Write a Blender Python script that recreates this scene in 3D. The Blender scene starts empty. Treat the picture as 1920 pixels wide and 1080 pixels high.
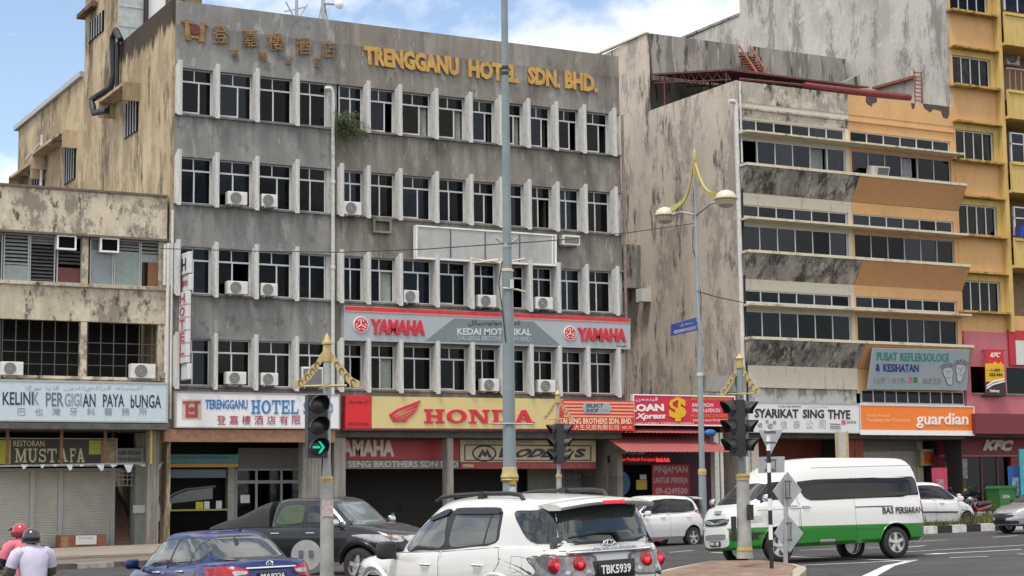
import bpy, bmesh, math, random, unicodedata
from mathutils import Vector, Matrix
from mathutils.bvhtree import BVHTree
random.seed(11)
rad = math.radians
SC = bpy.context.scene
COL = SC.collection

# ---------------------------------------------------------------- camera
FOC, EYE = 3294.0, 1.8
_ps, _pi, _ro = rad(28.4), math.atan(390 / FOC), .0115
CAM_F = Vector((math.sin(_ps) * math.cos(_pi), math.cos(_ps) * math.cos(_pi), math.sin(_pi)))
_r0 = Vector((math.cos(_ps), -math.sin(_ps), 0)); _u0 = _r0.cross(CAM_F)
CAM_R = _r0 * math.cos(_ro) - _u0 * math.sin(_ro)
CAM_U = _r0 * math.sin(_ro) + _u0 * math.cos(_ro)
cd = bpy.data.cameras.new('camera'); cam = bpy.data.objects.new('camera', cd); COL.objects.link(cam)
cd.sensor_fit = 'HORIZONTAL'; cd.sensor_width = 36; cd.lens = 36 * FOC / 1920; cd.clip_end = 4000; cd.clip_start = .5
m = Matrix((CAM_R, CAM_U, -CAM_F)).transposed().to_4x4(); m.translation = (0, 0, EYE)
cam.matrix_world = m
SC.camera = cam

# ---------------------------------------------------------------- light and sky
SUN_EL, SUN_AZ = 66.0, 234.0       # azimuth clockwise from +Y: high, over the camera's left shoulder, veiled by cloud
SC.view_settings.view_transform = 'Standard'; SC.view_settings.look = 'None'
SC.view_settings.exposure = .27; SC.view_settings.gamma = 1
W = bpy.data.worlds.new('World'); SC.world = W; W.use_nodes = True
nt = W.node_tree; N = nt.nodes; Lk = nt.links
N.clear()
wo = N.new('ShaderNodeOutputWorld'); bg = N.new('ShaderNodeBackground'); bg.inputs[1].default_value = .13
sky = N.new('ShaderNodeTexSky'); sky.sky_type = 'NISHITA'; sky.sun_disc = False
sky.sun_elevation = rad(SUN_EL); sky.sun_rotation = rad(SUN_AZ); sky.air_density = 1.0; sky.dust_density = 1.2
tc = N.new('ShaderNodeTexCoord'); mp = N.new('ShaderNodeMapping')
mp.inputs['Scale'].default_value = (1, 1, 1.6); mp.inputs['Location'].default_value = (9.0143, .3058, .2545)
nz = N.new('ShaderNodeTexNoise'); nz.inputs['Scale'].default_value = 4.5; nz.inputs['Detail'].default_value = 9
nz.inputs['Roughness'].default_value = .56; nz.inputs['Distortion'].default_value = .3
cr = N.new('ShaderNodeValToRGB'); cr.color_ramp.elements[0].position = .42; cr.color_ramp.elements[1].position = .56
mx = N.new('ShaderNodeMix'); mx.data_type = 'RGBA'
nz2 = N.new('ShaderNodeTexNoise'); nz2.inputs['Scale'].default_value = 9; nz2.inputs['Detail'].default_value = 6
cr2 = N.new('ShaderNodeValToRGB'); cr2.color_ramp.elements[0].position = .3; cr2.color_ramp.elements[1].position = .7
cr2.color_ramp.elements[0].color = (8.4, 8.2, 7.9, 1); cr2.color_ramp.elements[1].color = (13, 12.6, 12.0, 1)
skb = N.new('ShaderNodeMix'); skb.data_type = 'RGBA'; skb.blend_type = 'MULTIPLY'
skb.inputs[0].default_value = 1; skb.inputs[7].default_value = (1.4, 1.34, 1.3, 1)
Lk.new(tc.outputs['Generated'], mp.inputs[0]); Lk.new(mp.outputs[0], nz.inputs['Vector']); Lk.new(mp.outputs[0], nz2.inputs['Vector'])
Lk.new(nz.outputs['Fac'], cr.inputs[0]); Lk.new(nz2.outputs['Fac'], cr2.inputs[0])
Lk.new(sky.outputs[0], skb.inputs[6])
Lk.new(cr.outputs[0], mx.inputs[0]); Lk.new(skb.outputs[2], mx.inputs[6]); Lk.new(cr2.outputs[0], mx.inputs[7])
Lk.new(mx.outputs[2], bg.inputs[0]); Lk.new(bg.outputs[0], wo.inputs[0])
sd = bpy.data.lights.new('sun', 'SUN'); sd.energy = 2.3; sd.angle = rad(14); sd.color = (1, .95, .87)
so = bpy.data.objects.new('sun', sd); COL.objects.link(so)
_d = Vector((math.sin(rad(SUN_AZ)) * math.cos(rad(SUN_EL)), math.cos(rad(SUN_AZ)) * math.cos(rad(SUN_EL)), math.sin(rad(SUN_EL))))
so.rotation_euler = _d.to_track_quat('Z', 'Y').to_euler()

# ---------------------------------------------------------------- measuring helpers (photo measurement -> real planes)
YH = 59.85                                    # the street front all the buildings share
def ray(x, y): return CAM_R * ((x - 960) / FOC) - CAM_U * ((y - 540) / FOC) + CAM_F
def at_y(x, y, Y=YH):
    r = ray(x, y); t = Y / r.y; return (r.x * t, EYE + r.z * t)
def at_x(x, y, X):
    r = ray(x, y); t = X / r.x; return (r.y * t, EYE + r.z * t)
def gz(X, Y=0): return .0165 * max(0.0, min(X, 90) - 12)
def at_g(x, y, dz=0):
    r = ray(x, y); z = 0.0
    for _ in range(25):
        t = (z + dz - EYE) / r.z; z = gz(r.x * t)
    return (r.x * t, r.y * t)
def at_d(x, y, depth):
    r = ray(x, y) * depth; return Vector((r.x, r.y, EYE + r.z))

# ---------------------------------------------------------------- materials
def _n(t, kind, **kw):
    n = t.nodes.new(kind)
    for k, v in kw.items(): n.inputs[k].default_value = v
    return n
def c4(c): return (c[0], c[1], c[2], 1)
def mat(name, col, rough=.6, metal=0., spec=.5, var=.08, vscale=6., bump=0., bscale=40., emit=None, coat=0.):
    m = bpy.data.materials.new(name); m.use_nodes = True; t = m.node_tree; b = t.nodes['Principled BSDF']
    b.inputs['Base Color'].default_value = c4(col); b.inputs['Roughness'].default_value = rough
    b.inputs['Metallic'].default_value = metal; b.inputs['Specular IOR Level'].default_value = spec
    b.inputs['Coat Weight'].default_value = coat; b.inputs['Coat Roughness'].default_value = .04
    tcn = t.nodes.new('ShaderNodeTexCoord')
    if var:
        nz = _n(t, 'ShaderNodeTexNoise', Scale=vscale, Detail=8, Roughness=.65); t.links.new(tcn.outputs['Object'], nz.inputs['Vector'])
        mr = _n(t, 'ShaderNodeMapRange'); mr.inputs[1].default_value = .25; mr.inputs[2].default_value = .75
        mr.inputs[3].default_value = 1 - var * 1.6; mr.inputs[4].default_value = 1 + var
        mi = t.nodes.new('ShaderNodeMix'); mi.data_type = 'RGBA'; mi.blend_type = 'MULTIPLY'; mi.inputs[0].default_value = 1
        mi.inputs[6].default_value = c4(col)
        t.links.new(nz.outputs['Fac'], mr.inputs[0]); t.links.new(mr.outputs[0], mi.inputs[7]); t.links.new(mi.outputs[2], b.inputs['Base Color'])
    if bump:
        nb = _n(t, 'ShaderNodeTexNoise', Scale=bscale, Detail=6); t.links.new(tcn.outputs['Object'], nb.inputs['Vector'])
        bp = _n(t, 'ShaderNodeBump', Strength=bump, Distance=.02); t.links.new(nb.outputs['Fac'], bp.inputs['Height']); t.links.new(bp.outputs[0], b.inputs['Normal'])
    if emit:
        b.inputs['Emission Color'].default_value = c4(emit[0]); b.inputs['Emission Strength'].default_value = emit[1]
    return m
def wallmat(name, col, layers, rough=.92, bump=.35, fine=.1, damp=None, drip=None):
    """layers: (colour, (sx,sy,sz) mapping, noise scale, lo, hi, amount) laid over the base one after another"""
    m = bpy.data.materials.new(name); m.use_nodes = True; t = m.node_tree; b = t.nodes['Principled BSDF']
    b.inputs['Roughness'].default_value = rough; b.inputs['Specular IOR Level'].default_value = .25
    tcn = t.nodes.new('ShaderNodeTexCoord')
    nz = _n(t, 'ShaderNodeTexNoise', Scale=9, Detail=10, Roughness=.7); t.links.new(tcn.outputs['Object'], nz.inputs['Vector'])
    mr = _n(t, 'ShaderNodeMapRange'); mr.inputs[1].default_value = .25; mr.inputs[2].default_value = .75
    mr.inputs[3].default_value = 1 - fine * 1.5; mr.inputs[4].default_value = 1 + fine
    mi = t.nodes.new('ShaderNodeMix'); mi.data_type = 'RGBA'; mi.blend_type = 'MULTIPLY'; mi.inputs[0].default_value = 1
    mi.inputs[6].default_value = c4(col); t.links.new(nz.outputs['Fac'], mr.inputs[0]); t.links.new(mr.outputs[0], mi.inputs[7])
    last = mi.outputs[2]
    for k, (lc, sc, ns, lo, hi, am, *ro) in enumerate(layers):
        mp = t.nodes.new('ShaderNodeMapping'); mp.inputs['Scale'].default_value = sc; mp.inputs['Location'].default_value = (k * 7.3, k * 3.1, k * 5.7)
        t.links.new(tcn.outputs['Object'], mp.inputs[0])
        q = _n(t, 'ShaderNodeTexNoise', Scale=ns, Detail=12 if ro else 9, Roughness=ro[0] if ro else .62); t.links.new(mp.outputs[0], q.inputs['Vector'])
        r = _n(t, 'ShaderNodeMapRange'); r.inputs[1].default_value = lo; r.inputs[2].default_value = hi; r.inputs[3].default_value = 0; r.inputs[4].default_value = am
        t.links.new(q.outputs['Fac'], r.inputs[0])
        x = t.nodes.new('ShaderNodeMix'); x.data_type = 'RGBA'; x.inputs[7].default_value = c4(lc)
        t.links.new(r.outputs[0], x.inputs[0]); t.links.new(last, x.inputs[6]); last = x.outputs[2]
    if drip:        # grime washed down from each sill: strongest just under it, broken into runs
        zs, pitch, reach, dc, am = drip
        mp = t.nodes.new('ShaderNodeMapping'); mp.inputs['Scale'].default_value = (2.6, 2.6, .07); t.links.new(tcn.outputs['Object'], mp.inputs[0])
        q = _n(t, 'ShaderNodeTexNoise', Scale=1.6, Detail=8, Roughness=.7); t.links.new(mp.outputs[0], q.inputs['Vector'])
        sp = t.nodes.new('ShaderNodeSeparateXYZ'); t.links.new(tcn.outputs['Object'], sp.inputs[0])
        def ma(op, a, b_):
            n_ = t.nodes.new('ShaderNodeMath'); n_.operation = op
            for i_, v in ((0, a), (1, b_)):
                if isinstance(v, (int, float)): n_.inputs[i_].default_value = v
                else: t.links.new(v, n_.inputs[i_])
            return n_.outputs[0]
        dist = ma('MULTIPLY', ma('FRACT', ma('DIVIDE', ma('SUBTRACT', zs + 10 * pitch, sp.outputs['Z']), pitch), 0), pitch)
        fall = _n(t, 'ShaderNodeMapRange'); fall.inputs[1].default_value = 0; fall.inputs[2].default_value = reach; fall.inputs[3].default_value = .16; fall.inputs[4].default_value = -.12; t.links.new(dist, fall.inputs[0])
        r3 = _n(t, 'ShaderNodeMapRange'); r3.inputs[1].default_value = .52; r3.inputs[2].default_value = .68; r3.inputs[4].default_value = am; t.links.new(ma('ADD', q.outputs['Fac'], fall.outputs[0]), r3.inputs[0])
        x = t.nodes.new('ShaderNodeMix'); x.data_type = 'RGBA'; x.inputs[7].default_value = c4(dc); t.links.new(r3.outputs[0], x.inputs[0]); t.links.new(last, x.inputs[6]); last = x.outputs[2]
    if damp:        # black damp streaking down from the top edge of the wall, over a limited run of it
        dc, za, zb, ymax = damp
        mp = t.nodes.new('ShaderNodeMapping'); mp.inputs['Scale'].default_value = (1, 1.3, .16); t.links.new(tcn.outputs['Object'], mp.inputs[0])
        q = _n(t, 'ShaderNodeTexNoise', Scale=1.5, Detail=9, Roughness=.68); t.links.new(mp.outputs[0], q.inputs['Vector'])
        sp = t.nodes.new('ShaderNodeSeparateXYZ'); t.links.new(tcn.outputs['Object'], sp.inputs[0])
        r1 = _n(t, 'ShaderNodeMapRange'); r1.inputs[1].default_value = za; r1.inputs[2].default_value = zb; t.links.new(sp.outputs['Z'], r1.inputs[0])
        r2 = _n(t, 'ShaderNodeMapRange'); r2.inputs[1].default_value = ymax - .4; r2.inputs[2].default_value = ymax; r2.inputs[3].default_value = 1; r2.inputs[4].default_value = 0; t.links.new(sp.outputs['Y'], r2.inputs[0])
        a1 = t.nodes.new('ShaderNodeMath'); a1.operation = 'ADD'; t.links.new(r1.outputs[0], a1.inputs[0]); t.links.new(q.outputs['Fac'], a1.inputs[1])
        r3 = _n(t, 'ShaderNodeMapRange'); r3.inputs[1].default_value = .74; r3.inputs[2].default_value = .86; r3.inputs[4].default_value = .93; t.links.new(a1.outputs[0], r3.inputs[0])
        m3 = t.nodes.new('ShaderNodeMath'); m3.operation = 'MULTIPLY'; t.links.new(r3.outputs[0], m3.inputs[0]); t.links.new(r2.outputs[0], m3.inputs[1])
        x = t.nodes.new('ShaderNodeMix'); x.data_type = 'RGBA'; x.inputs[7].default_value = c4(dc); t.links.new(m3.outputs[0], x.inputs[0]); t.links.new(last, x.inputs[6]); last = x.outputs[2]
    t.links.new(last, b.inputs['Base Color'])
    nb = _n(t, 'ShaderNodeTexNoise', Scale=28, Detail=6); t.links.new(tcn.outputs['Object'], nb.inputs['Vector'])
    bp = _n(t, 'ShaderNodeBump', Strength=bump, Distance=.015); t.links.new(nb.outputs['Fac'], bp.inputs['Height']); t.links.new(bp.outputs[0], b.inputs['Normal'])
    return m
def glassmat(name, tint, ior=1.45, rough=.05, refl=(.9, .93, 1)):
    m = bpy.data.materials.new(name); m.use_nodes = True; t = m.node_tree; t.nodes.clear()
    o = t.nodes.new('ShaderNodeOutputMaterial'); mx = t.nodes.new('ShaderNodeMixShader'); f = _n(t, 'ShaderNodeFresnel', IOR=ior)
    tr = t.nodes.new('ShaderNodeBsdfTransparent'); tr.inputs[0].default_value = c4(tint)
    gl = t.nodes.new('ShaderNodeBsdfGlossy'); gl.inputs['Color'].default_value = c4(refl); gl.inputs['Roughness'].default_value = rough
    tcn = t.nodes.new('ShaderNodeTexCoord'); nb = _n(t, 'ShaderNodeTexNoise', Scale=1.3, Detail=2); t.links.new(tcn.outputs['Object'], nb.inputs['Vector'])
    bp = _n(t, 'ShaderNodeBump', Strength=.05, Distance=.1); t.links.new(nb.outputs['Fac'], bp.inputs['Height']); t.links.new(bp.outputs[0], gl.inputs['Normal'])
    t.links.new(f.outputs[0], mx.inputs[0]); t.links.new(tr.outputs[0], mx.inputs[1]); t.links.new(gl.outputs[0], mx.inputs[2]); t.links.new(mx.outputs[0], o.inputs[0])
    return m

DK = (.05, .045, .04)
M = {}
M['grey_wall'] = wallmat('grey cement render', (.228, .226, .215), [((.30, .30, .287), (1, 1, .8), .9, .48, .62, .6), ((.155, .155, .15), (1.6, 1.6, .2), 1.4, .50, .66, .5), ((.40, .395, .375), (1.2, 1.2, .35), 2.2, .585, .63, .5), ((.11, .11, .105), (1, 1, 1), 2.0, .58, .66, .55)], drip=(15.54, 3.247, 1.4, (.10, .099, .094), .45))
M['brown_wall'] = wallmat('brown grey cement render', (.235, .215, .185), [((.34, .315, .28), (.9, .9, .14), 1.3, .50, .62, .7), ((.145, .13, .113), (1.3, 1.3, .2), 1.4, .49, .66, .65), ((.12, .108, .095), (1, 1, .7), .9, .52, .64, .6), ((.42, .39, .35), (1.6, 1.6, .5), 2.2, .6, .64, .5)], drip=(15.54, 3.247, 1.4, (.095, .085, .075), .5))
M['fin'] = wallmat('weathered white fin paint', (.60, .595, .57), [((.36, .35, .325), (2.5, 2.5, .35), 1.2, .45, .6, .7, .74), ((.13, .12, .11), (4, 4, .8), 1.6, .57, .64, .75, .76)])
M['beige_wall'] = wallmat('ochre lime wash', (.50, .40, .25), [((.29, .22, .13), (1, .7, .3), .55, .44, .56, .85, .74), ((.56, .465, .32), (1, .7, .5), .9, .53, .60, .6, .7), ((.105, .08, .055), (1.7, 1.0, .3), .65, .515, .595, .85, .77), ((.04, .032, .025), (2.2, 1.4, .3), 1.1, .575, .63, .9, .77)], damp=((.045, .03, .024), 18.0, 20.4, 7.2))
M['beige_dark'] = wallmat('damp blackened ochre wall', (.20, .13, .085), [((.045, .03, .025), (1.5, .9, .15), 1.8, .4, .6, .85), ((.40, .30, .18), (2.2, 1.6, .16), 1.8, .62, .68, .7)])
M['clinic_wall'] = wallmat('cream lime wash with mould', (.60, .525, .395), [((.38, .33, .25), (.9, .9, .35), .8, .45, .58, .8, .72), ((.19, .168, .14), (1.3, 1.3, .8), .8, .505, .56, .8, .77), ((.06, .053, .047), (1.7, 1.7, .8), 1.3, .545, .60, .9, .77), ((.66, .59, .46), (1.4, 1.4, 1.0), 1.4, .57, .61, .6, .7)])
M['side_pink'] = wallmat('pinkish grey render with mould', (.60, .52, .43), [((.46, .40, .335), (1, .8, .4), .5, .46, .58, .75, .72), ((.27, .245, .22), (1.5, 1.05, .42), .55, .49, .555, .72, .77), ((.07, .064, .058), (2.1, 1.6, .34), .9, .545, .61, .85, .77), ((.62, .55, .46), (1.6, 1.2, .8), 1.3, .56, .61, .65, .7)])
M['side_pale'] = wallmat('pale stained render', (.52, .50, .445), [((.36, .345, .31), (1, .7, .35), .5, .46, .58, .8, .72), ((.17, .165, .155), (1.7, 1.1, .4), .6, .505, .575, .75, .77), ((.58, .565, .515), (1.2, .8, 1), 1.0, .57, .62, .6, .7)])
M['parapet_grey'] = wallmat('parapet render grey with mould', (.44, .40, .33), [((.27, .25, .22), (1, 1, .35), .8, .45, .57, .8, .74), ((.62, .56, .44), (1.1, 1.1, 1), 1.0, .535, .58, .75, .74), ((.055, .05, .045), (1.3, 1.3, .6), 1.1, .53, .59, .92, .77)])
M['apron_dark'] = wallmat('black mould on grey apron', (.43, .40, .345), [((.19, .178, .163), (1.2, 1.2, .4), .8, .43, .56, .85, .74), ((.05, .047, .045), (1.5, 1.5, .38), .9, .485, .58, .93, .76), ((.50, .46, .38), (2.2, 2.2, .35), 1.2, .58, .63, .8, .72)])
M['tank_grey'] = wallmat('dark stained concrete', (.32, .305, .275), [((.15, .143, .135), (1.2, 1.2, .3), 1.2, .46, .58, .8), ((.05, .048, .046), (1.8, 1.8, .35), 1.5, .555, .62, .9), ((.46, .44, .39), (2.5, 2.5, .2), 1.9, .59, .64, .7)])
M['cream'] = wallmat('cream paint', (.60, .55, .445), [((.3, .27, .22), (2, 2, .4), 2.2, .56, .68, .55)])
M['orange'] = wallmat('orange paint', (.66, .395, .18), [((.48, .27, .11), (1, 1, .6), .9, .45, .7, .5), ((.33, .2, .09), (2, 2, .2), 2, .6, .75, .4)])
M['orange_panel'] = wallmat('burnt orange paint', (.52, .285, .135), [((.41, .225, .11), (1, 1, .4), 1.2, .48, .7, .5)])
M['yellow'] = wallmat('yellow paint', (.61, .435, .155), [((.42, .30, .10), (1, 1, .35), 1.8, .48, .66, .6), ((.2, .15, .06), (2, 2, .25), 2.2, .6, .72, .5)])
M['pink'] = wallmat('pink paint', (.50, .16, .185), [((.36, .12, .14), (1, 1, .4), 1.5, .5, .7, .5)])
M['maroon'] = mat('maroon panel', (.16, .022, .032), .55)
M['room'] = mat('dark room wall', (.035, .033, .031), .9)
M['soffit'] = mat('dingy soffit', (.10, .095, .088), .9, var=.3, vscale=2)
M['dim'] = wallmat('shade-toned pillar plaster', (.27, .25, .225), [((.12, .11, .1), (2, 2, .3), 2, .45, .65, .7)])  # plaster colour lowered to hold the shade of the covered ground floor
M['roof'] = mat('flat roof', (.2, .19, .18), .9)
M['alu'] = mat('white aluminium frame', (.62, .63, .63), .45)
M['alu_d'] = mat('dull aluminium frame', (.38, .39, .39), .5)
M['pane'] = glassmat('window pane', (.28, .285, .29), 1.42, .05, (.42, .42, .42))
M['pane_b'] = glassmat('tinted window pane', (.14, .15, .17), 1.55, .06, (.50, .54, .62))
M['pane_c'] = glassmat('window pane with pale reflection', (.20, .20, .20), 1.5, .09, (.42, .43, .45))
M['pane_d'] = glassmat('dark window pane', (.10, .10, .105), 1.4, .04, (.40, .42, .46))
M['pane_e'] = glassmat('bluish window pane', (.16, .18, .21), 1.52, .07, (.40, .45, .54))
M['white'] = mat('white paint', (.78, .78, .76), .5, var=.06)
M['pipe'] = mat('pale pvc pipe', (.62, .61, .58), .5, var=.15)
M['black'] = mat('black plastic', (.018, .018, .02), .5)
M['shade_black'] = mat('dark interior', (.004, .0039, .0038), .95, spec=.1)  # near-black: deep interior shade put into the colour; also serves plain black parts
M['ochre'] = mat('worn ochre letters', (.30, .165, .055), .7, var=.5, vscale=4)
M['gold'] = mat('gold painted letters', (.52, .30, .07), .5, var=.25, vscale=3)
M['ac'] = mat('air conditioner casing', (.66, .65, .61), .5, var=.1)
M['ac_grille'] = mat('air conditioner grille', (.17, .165, .16), .6, bump=.6, bscale=90)
M['curtain'] = mat('pale curtain', (.50, .53, .47), .9, var=.2, vscale=9)

# ---------------------------------------------------------------- mesh builder
class MB:
    def __init__(s): s.v, s.f, s.mi, s.k = [], [], [], 0
    def quad(s, *p):
        b = len(s.v); s.v += [tuple(q) for q in p]; s.f.append(tuple(range(b, b + len(p)))); s.mi.append(s.k); return s
    def add(s, vs, fs):
        b = len(s.v); s.v += [tuple(q) for q in vs]
        for f in fs: s.f.append(tuple(b + i for i in f)); s.mi.append(s.k)
        return s
    def box(s, x0, x1, y0, y1, z0, z1):
        v = [(x, y, z) for x in (x0, x1) for y in (y0, y1) for z in (z0, z1)]
        return s.add(v, [(0, 1, 3, 2), (4, 6, 7, 5), (0, 4, 5, 1), (2, 3, 7, 6), (0, 2, 6, 4), (1, 5, 7, 3)])
    def obox(s, o, ux, uy, uz):
        o, ux, uy, uz = map(Vector, (o, ux, uy, uz))
        v = [o + ux * a + uy * b + uz * c for a in (0, 1) for b in (0, 1) for c in (0, 1)]
        return s.add(v, [(0, 1, 3, 2), (4, 6, 7, 5), (0, 4, 5, 1), (2, 3, 7, 6), (0, 2, 6, 4), (1, 5, 7, 3)])
    def prism(s, poly, ax, a, b):
        n = len(poly)
        def P(p, t): return (t, p[0], p[1]) if ax == 'x' else (p[0], t, p[1]) if ax == 'y' else (p[0], p[1], t)
        v = [P(p, a) for p in poly] + [P(p, b) for p in poly]
        return s.add(v, [tuple(range(n))[::-1], tuple(range(n, 2 * n))] + [(i, (i + 1) % n, n + (i + 1) % n, n + i) for i in range(n)])
    def oprism(s, poly, o, ux, uy, uz):
        o, ux, uy, uz = map(Vector, (o, ux, uy, uz)); n = len(poly)
        v = [o + ux * p[0] + uy * p[1] for p in poly] + [o + ux * p[0] + uy * p[1] + uz for p in poly]
        return s.add(v, [tuple(range(n))[::-1], tuple(range(n, 2 * n))] + [(i, (i + 1) % n, n + (i + 1) % n, n + i) for i in range(n)])
    def tube(s, pts, r, n=8, closed=False):
        pts = [Vector(p) for p in pts]; K = len(pts); rs = r if isinstance(r, (list, tuple)) else [r] * K
        up = None; vs = []
        for i, p in enumerate(pts):
            d = (pts[(i + 1) % K] - pts[i - 1]) if closed else pts[min(i + 1, K - 1)] - pts[max(i - 1, 0)]
            d.normalize()
            if up is None:
                up = Vector((0, 0, 1)) if abs(d.z) < .9 else Vector((0, 1, 0))
            a = d.cross(up)
            if a.length < 1e-6: a = d.orthogonal()
            a.normalize(); up = a.cross(d).normalized()
            vs += [p + (a * math.cos(2 * math.pi * j / n) + up * math.sin(2 * math.pi * j / n)) * rs[i] for j in range(n)]
        fs = [(i % K * n + j, i % K * n + (j + 1) % n, (i + 1) % K * n + (j + 1) % n, (i + 1) % K * n + j) for i in range(K if closed else K - 1) for j in range(n)]
        if not closed: fs += [tuple(range(n))[::-1], tuple((K - 1) * n + j for j in range(n))]
        return s.add(vs, fs)
    def lathe(s, prof, o=(0, 0, 0), n=16, axis='z', cap=True):
        vs = []
        for r, z in prof:
            for j in range(n):
                a = 2 * math.pi * j / n; c, d = r * math.cos(a), r * math.sin(a)
                vs.append((o[0] + c, o[1] + d, o[2] + z) if axis == 'z' else (o[0] + c, o[1] + z, o[2] + d) if axis == 'y' else (o[0] + z, o[1] + c, o[2] + d))
        K = len(prof)
        fs = [(i * n + j, i * n + (j + 1) % n, (i + 1) * n + (j + 1) % n, (i + 1) * n + j) for i in range(K - 1) for j in range(n)]
        if cap and prof[0][0] > 1e-4: fs.append(tuple(range(n))[::-1])
        if cap and prof[-1][0] > 1e-4: fs.append(tuple((K - 1) * n + j for j in range(n)))
        return s.add(vs, fs)
    def ball(s, o, rx, ry=None, rz=None, n=12, k=8):
        ry = ry or rx; rz = rz or rx; vs = []; fs = []
        for i in range(k + 1):
            for j in range(n):
                t, a = math.pi * i / k, 2 * math.pi * j / n
                vs.append((o[0] + rx * math.sin(t) * math.cos(a), o[1] + ry * math.sin(t) * math.sin(a), o[2] + rz * math.cos(t)))
        return s.add(vs, [(i * n + j, i * n + (j + 1) % n, (i + 1) * n + (j + 1) % n, (i + 1) * n + j) for i in range(k) for j in range(n)])
    def mesh(s, name, mats, off=(0, 0, 0), smooth=None, bevel=0):
        me = bpy.data.meshes.new(name)
        me.from_pydata([(x - off[0], y - off[1], z - off[2]) for x, y, z in s.v], [], s.f)
        for m in (mats if isinstance(mats, (list, tuple)) else [mats]): me.materials.append(M[m] if isinstance(m, str) else m)
        me.polygons.foreach_set('material_index', s.mi)
        bm = bmesh.new(); bm.from_mesh(me); bmesh.ops.remove_doubles(bm, verts=bm.verts, dist=1e-5)
        bmesh.ops.recalc_face_normals(bm, faces=bm.faces)
        if bevel:
            es = [e for e in bm.edges if len(e.link_faces) == 2 and e.calc_face_angle(0) > .6]
            bmesh.ops.bevel(bm, geom=es, offset=bevel, segments=2, affect='EDGES', profile=.5)
        bm.to_mesh(me); bm.free()
        if smooth is not None:
            me.polygons.foreach_set('use_smooth', [True] * len(me.polygons)); me.set_sharp_from_angle(angle=rad(smooth))
        me.update(); return me
    def build(s, name, mats, parent=None, at=None, smooth=None, bevel=0, local=False):
        off = at or (0, 0, 0)
        if parent and not local:
            r = parent; off = Vector((0, 0, 0))
            while r: off = off + r.location; r = r.parent
        o = bpy.data.objects.new(name, s.mesh(name, mats, off, smooth, bevel)); COL.objects.link(o)
        if parent: o.parent = parent
        elif at: o.location = at
        return o
def tag(o, label=None, cat=None, group=None, kind=None):
    if label: o['label'] = label
    if cat: o['category'] = cat
    if group: o['group'] = group
    if kind: o['kind'] = kind
    return o
def thing(name, loc, label, cat, group=None, rot=(0, 0, 0)):
    o = bpy.data.objects.new(name, None); COL.objects.link(o); o.location = loc; o.rotation_euler = rot; o.empty_display_size = .3
    return tag(o, label, cat, group)
def kids(o): return [c for c in COL.objects if c.parent == o]
def copy_tree(o, parent=None, _ch=None):
    if _ch is None:
        _ch = {}
        for c in COL.objects:
            if c.parent: _ch.setdefault(c.parent.name, []).append(c)
    c = o.copy(); COL.objects.link(c); c.parent = parent if parent else o.parent
    for k in _ch.get(o.name, []): copy_tree(k, c, _ch)
    return c

# ---------------------------------------------------------------- lettering
_AR = {}
for _cp in list(range(0xFB50, 0xFC00)) + list(range(0xFE80, 0xFEF5)):
    _dc = unicodedata.decomposition(chr(_cp)).split()
    if len(_dc) == 2: _AR.setdefault(chr(int(_dc[1], 16)), {})[_dc[0]] = chr(_cp)
def jawi(s):
    out = []
    for w in s.split(' '):
        r = []
        for i, ch in enumerate(w):
            f = _AR.get(ch, {})
            prev = i > 0 and '<initial>' in _AR.get(w[i - 1], {})
            nxt = i < len(w) - 1 and '<initial>' in f and '<final>' in _AR.get(w[i + 1], {})
            key = '<medial>' if prev and nxt else '<final>' if prev else '<initial>' if nxt else '<isolated>'
            r.append(f.get(key, f.get('<isolated>', ch)))
        out.append(''.join(r[::-1]))
    return ' '.join(out[::-1])
_TX = {}
def glyphs(s, bold=0., space=1., line=1.):
    key = (s, bold, space)
    if key not in _TX:
        c = bpy.data.curves.new('t', 'FONT'); c.body = s; c.offset = bold; c.resolution_u = 2; c.space_character = space; c.space_line = line
        o = bpy.data.objects.new('t', c); me = bpy.data.meshes.new_from_object(o)
        v = [(p.co.x, p.co.y) for p in me.vertices]; f = [tuple(p.vertices) for p in me.polygons]
        x0, x1 = min(p[0] for p in v), max(p[0] for p in v); y0, y1 = min(p[1] for p in v), max(p[1] for p in v)
        _TX[key] = ([((a - x0) / (x1 - x0), (b - y0) / (y1 - y0)) for a, b in v], f)
        bpy.data.objects.remove(o); bpy.data.curves.remove(c); bpy.data.meshes.remove(me)
    return _TX[key]
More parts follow.
